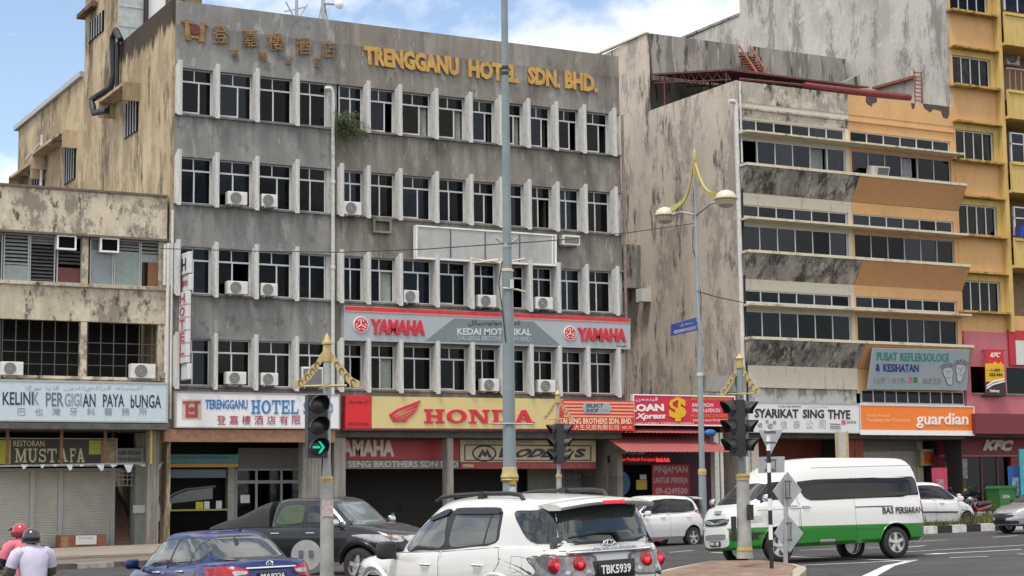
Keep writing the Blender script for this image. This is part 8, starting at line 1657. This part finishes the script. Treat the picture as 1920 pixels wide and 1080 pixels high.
def motorcycle(pose, label, paint, s=1.0, grp='small motorcycles'):
    X, Y, z, yaw = pose; t = thing('motorcycle', (X, Y, z), label, 'motorcycle', grp, (0, 0, yaw)); t.scale = (s,) * 3
    for x in (.62, -.62):
        e = bpy.data.objects.new('wheel', None); COL.objects.link(e); e.parent = t; e.location = (x, 0, .28); r = .28
        MB().tube([(r * .87 * math.cos(a), 0, r * .87 * math.sin(a)) for a in [2 * math.pi * k / 26 for k in range(26)]], .038, 8, True).build('tyre', tyre_m, e, smooth=60, local=True)
        b = MB(); b.tube([(r * .74 * math.cos(a), 0, r * .74 * math.sin(a)) for a in [2 * math.pi * k / 26 for k in range(26)]], .012, 6, True); b.lathe([(.045, -.05), (.045, .05)], (0, 0, 0), 12, 'y')
        for k in range(10): a = 2 * math.pi * k / 10; b.tube([(.03 * math.cos(a), 0, .03 * math.sin(a)), (r * .74 * math.cos(a), 0, r * .74 * math.sin(a))], .006, 4)
        b.build('rim', rim_m, e, local=True)
    pm = mat('motorcycle paint', paint, .3, var=.05, coat=.6)
    b = MB(); b.tube([(-.75, 0, .72), (-.45, 0, .62), (-.15, 0, .55), (.15, 0, .50), (.38, 0, .72), (.44, 0, .95)], [.06, .12, .11, .09, .09, .06], 12); b.build('body', pm, t, smooth=60, local=True)
    b = MB(); b.tube([(-.72, 0, .77), (-.45, 0, .76), (-.12, 0, .74), (.05, 0, .68)], [.08, .11, .11, .06], 12); b.build('seat', trim, t, smooth=60, local=True)
    b = MB(); b.tube([(.40, -.30, 1.02), (.46, -.12, 1.0), (.46, .12, 1.0), (.40, .30, 1.02)], .018, 8); b.build('handlebar', trim, t, smooth=60, local=True)
    b = MB()
    for y in (-.06, .06): b.tube([(.45, y, .95), (.62, y, .28)], .022, 8)
    for y in (-.09, .09): b.tube([(-.1, y, .4), (-.62, y, .28)], .022, 8)
    b.build('fork', mat('dull fork', (.12, .12, .12), .4, .4), t, local=True)
    MB().ball((.50, 0, .93), .09, .1, .085, 12, 8).build('headlight', clear_lens, t, smooth=60, local=True); MB().box(-.05, .2, -.1, .1, .28, .46).build('engine', satin, t, local=True, bevel=.02)
    b = MB(); b.tube([(.1, -.12, .32), (-.3, -.14, .3), (-.75, -.15, .36)], [.02, .035, .045], 10); b.build('exhaust', satin, t, smooth=60, local=True)
    MB().box(-.86, -.78, -.08, .08, .66, .74).build('tail_light', red_lens, t, local=True, bevel=.01)
    b = MB(); b.prism([(.62 + .33 * math.cos(a), .28 + .33 * math.sin(a)) for a in [rad(q) for q in (20, 50, 80, 110, 140)]] + [(.62 + .31 * math.cos(a), .28 + .31 * math.sin(a)) for a in [rad(q) for q in (140, 110, 80, 50, 20)]], 'y', -.05, .05); b.build('mudguard', pm, t, local=True)
    for s_ in (-1, 1): b = MB(); b.tube([(.42, s_ * .24, 1.02), (.44, s_ * .34, 1.16)], .008, 6); b.ball((.43, s_ * .36, 1.19), .02, .06, .045, 12, 8); b.build('mirror', trim, t, smooth=60, local=True)
    return t
P = at_d(65, 1009, 26.0); yw = rad(100); sc = 1.0; z0 = P.z - 1.59
motorcycle((P.x + .02, P.y + .12, z0 - .02, yw), 'motorcycle under the rider in the pale lilac shirt', (.08, .09, .06)); rider((P.x, P.y, z0, yw), 'motorcyclist from behind in a pale lilac shirt with olive sleeves and black helmet', (.52, .49, .60), (.11, .105, .075), (.022, .024, .03), (.03, .03, .035))
P2 = at_d(57, 998, 29.0); z2 = P2.z - 1.59; yw2 = rad(110)
motorcycle((P2.x - .25, P2.y + .1, z2 - .02, yw2), 'motorcycle with round white mirror under the rider in the pink shirt', (.05, .05, .055)); rider((P2.x - .1, P2.y, z2, yw2), 'motorcyclist in a pink shirt and red helmet, partly hidden behind another rider', (.60, .15, .19), (.02, .018, .03), (.40, .02, .04), (.04, .01, .02))
X = at_g(1838, 975)[0]; mX, mY = at_y(1836, 960, 49.5)[0], 49.5; motorcycle((mX, mY, gz(mX), rad(188)), 'red parked motorcycle in front of the chicken shop', (.15, .012, .016), 1.0); mX, mY = at_y(1812, 960, 51.5)[0], 51.5; motorcycle((mX, mY, gz(mX), rad(200)), 'dark parked motorcycle half hidden behind the white hatchback and red motorcycle', (.03, .03, .04), 1.1)
def standing(X, Y, z, yaw, label, shirt):
    t = thing('person', (X, Y, z), label, 'person', None, (0, 0, yaw))
    J = [(0, 0, .92), (0, 0, 1.1), (0, 0, 1.3), (0, 0, 1.44), (.01, 0, 1.5), (.015, 0, 1.56)]; E = [(0, 1), (1, 2), (2, 3), (3, 4), (4, 5)]; Rr = [(.11, .15), (.10, .13), (.11, .165), (.075, .1), (.052, .052), (.052, .052)]
    for sg_ in (-1, 1):
        a = len(J); J += [(0, sg_ * .18, 1.38), (-.03, sg_ * .24, 1.12), (.08, sg_ * .24, .88)]; E += [(2, a), (a, a + 1), (a + 1, a + 2)]; Rr += [(.065, .065), (.045, .045), (.032, .032)]
        hJ, hE, hR = hand(t, Vector(J[-1]), (.25, 0, -1), (1, 0, .2)); n = len(J); J += [tuple(q) for q in hJ[1:]]; E += [(n - 1 + x if x else a + 2, n - 1 + y) for x, y in hE]; Rr += [(q, q) for q in hR[1:]]
        l = len(J); J += [(0, sg_ * .09, .86), (.02, sg_ * .1, .48), (-.02, sg_ * .1, .09), (.12, sg_ * .12, .05)]; E += [(0, l), (l, l + 1), (l + 1, l + 2), (l + 2, l + 3)]; Rr += [(.09, .09), (.06, .06), (.042, .042), (.038, .035)]
    skin_body('body', J, E, Rr, 'skin', t)
    b = MB(); ring = [(.88, .13, .17), (1.0, .125, .165), (1.15, .13, .175), (1.3, .135, .20), (1.4, .115, .18), (1.47, .07, .085)]
    for z_, rx, ry in ring:
        for k in range(20): a = 2 * math.pi * k / 20; b.v.append((rx * math.cos(a), ry * math.sin(a), z_))
    b.f = [(q * 20 + k, q * 20 + (k + 1) % 20, (q + 1) * 20 + (k + 1) % 20, (q + 1) * 20 + k) for q in range(5) for k in range(20)]; b.mi = [0] * len(b.f); sm = mat('shirt cloth', shirt, .85, var=.1); b.build('shirt', sm, t, smooth=70, local=True)
    for sg_ in (-1, 1):
        b = MB(); b.tube([(0, sg_ * .14, 1.41), (0, sg_ * .2, 1.36), (-.03, sg_ * .245, 1.14)], [.07, .08, .065], 12); b.build('sleeve', sm, t, smooth=70, local=True); b = MB(); b.tube([(0, sg_ * .08, .92), (.02, sg_ * .1, .5), (-.02, sg_ * .1, .1)], [.105, .085, .07], 12); b.build('trouser_leg', 'trouser', t, smooth=70, local=True); MB().ball((.05, sg_ * .11, .05), .13, .05, .05, 10, 6).build('shoe', 'black', t, smooth=70, local=True)
    hc = (.03, 0, 1.65); b = MB(); b.ball(hc, .095, .078, .12, 16, 10); b.ball((hc[0] + .095, 0, hc[2] - .01), .02, .014, .02, 8, 6)
    for sg_ in (-1, 1): b.ball((hc[0], sg_ * .08, hc[2]), .025, .012, .032, 8, 6)
    b.build('head', 'skin', t, smooth=70, local=True); f = MB()
    for sg_ in (-1, 1): f.ball((hc[0] + .085, sg_ * .032, hc[2] + .012), .012, .015, .008, 8, 6)
    f.ball((hc[0] + .083, 0, hc[2] - .055), .012, .025, .007, 8, 6); f.build('face_features', mat('eyes and lips', (.06, .03, .03), .5), t, smooth=70, local=True); MB().ball((hc[0] - .02, 0, hc[2] + .03), .098, .086, .11, 14, 8).build('hair', 'black', t, smooth=70, local=True); return t
X = at_y(299, 960, YH + .9)[0]; standing(X, YH + .9, .17, rad(20), 'person in a white shirt and dark trousers standing at the food counter', (.55, .55, .57))

for px, Y_, l in ((738, YH + 4.5, 'dim motorcycle standing just inside the dark open motorcycle shop'),):   # stock motorcycle in the shop
    mX = at_y(px, 950, Y_)[0]; motorcycle((mX, Y_, .16, rad(240)), l, (.1, .02, .02), 1.05)
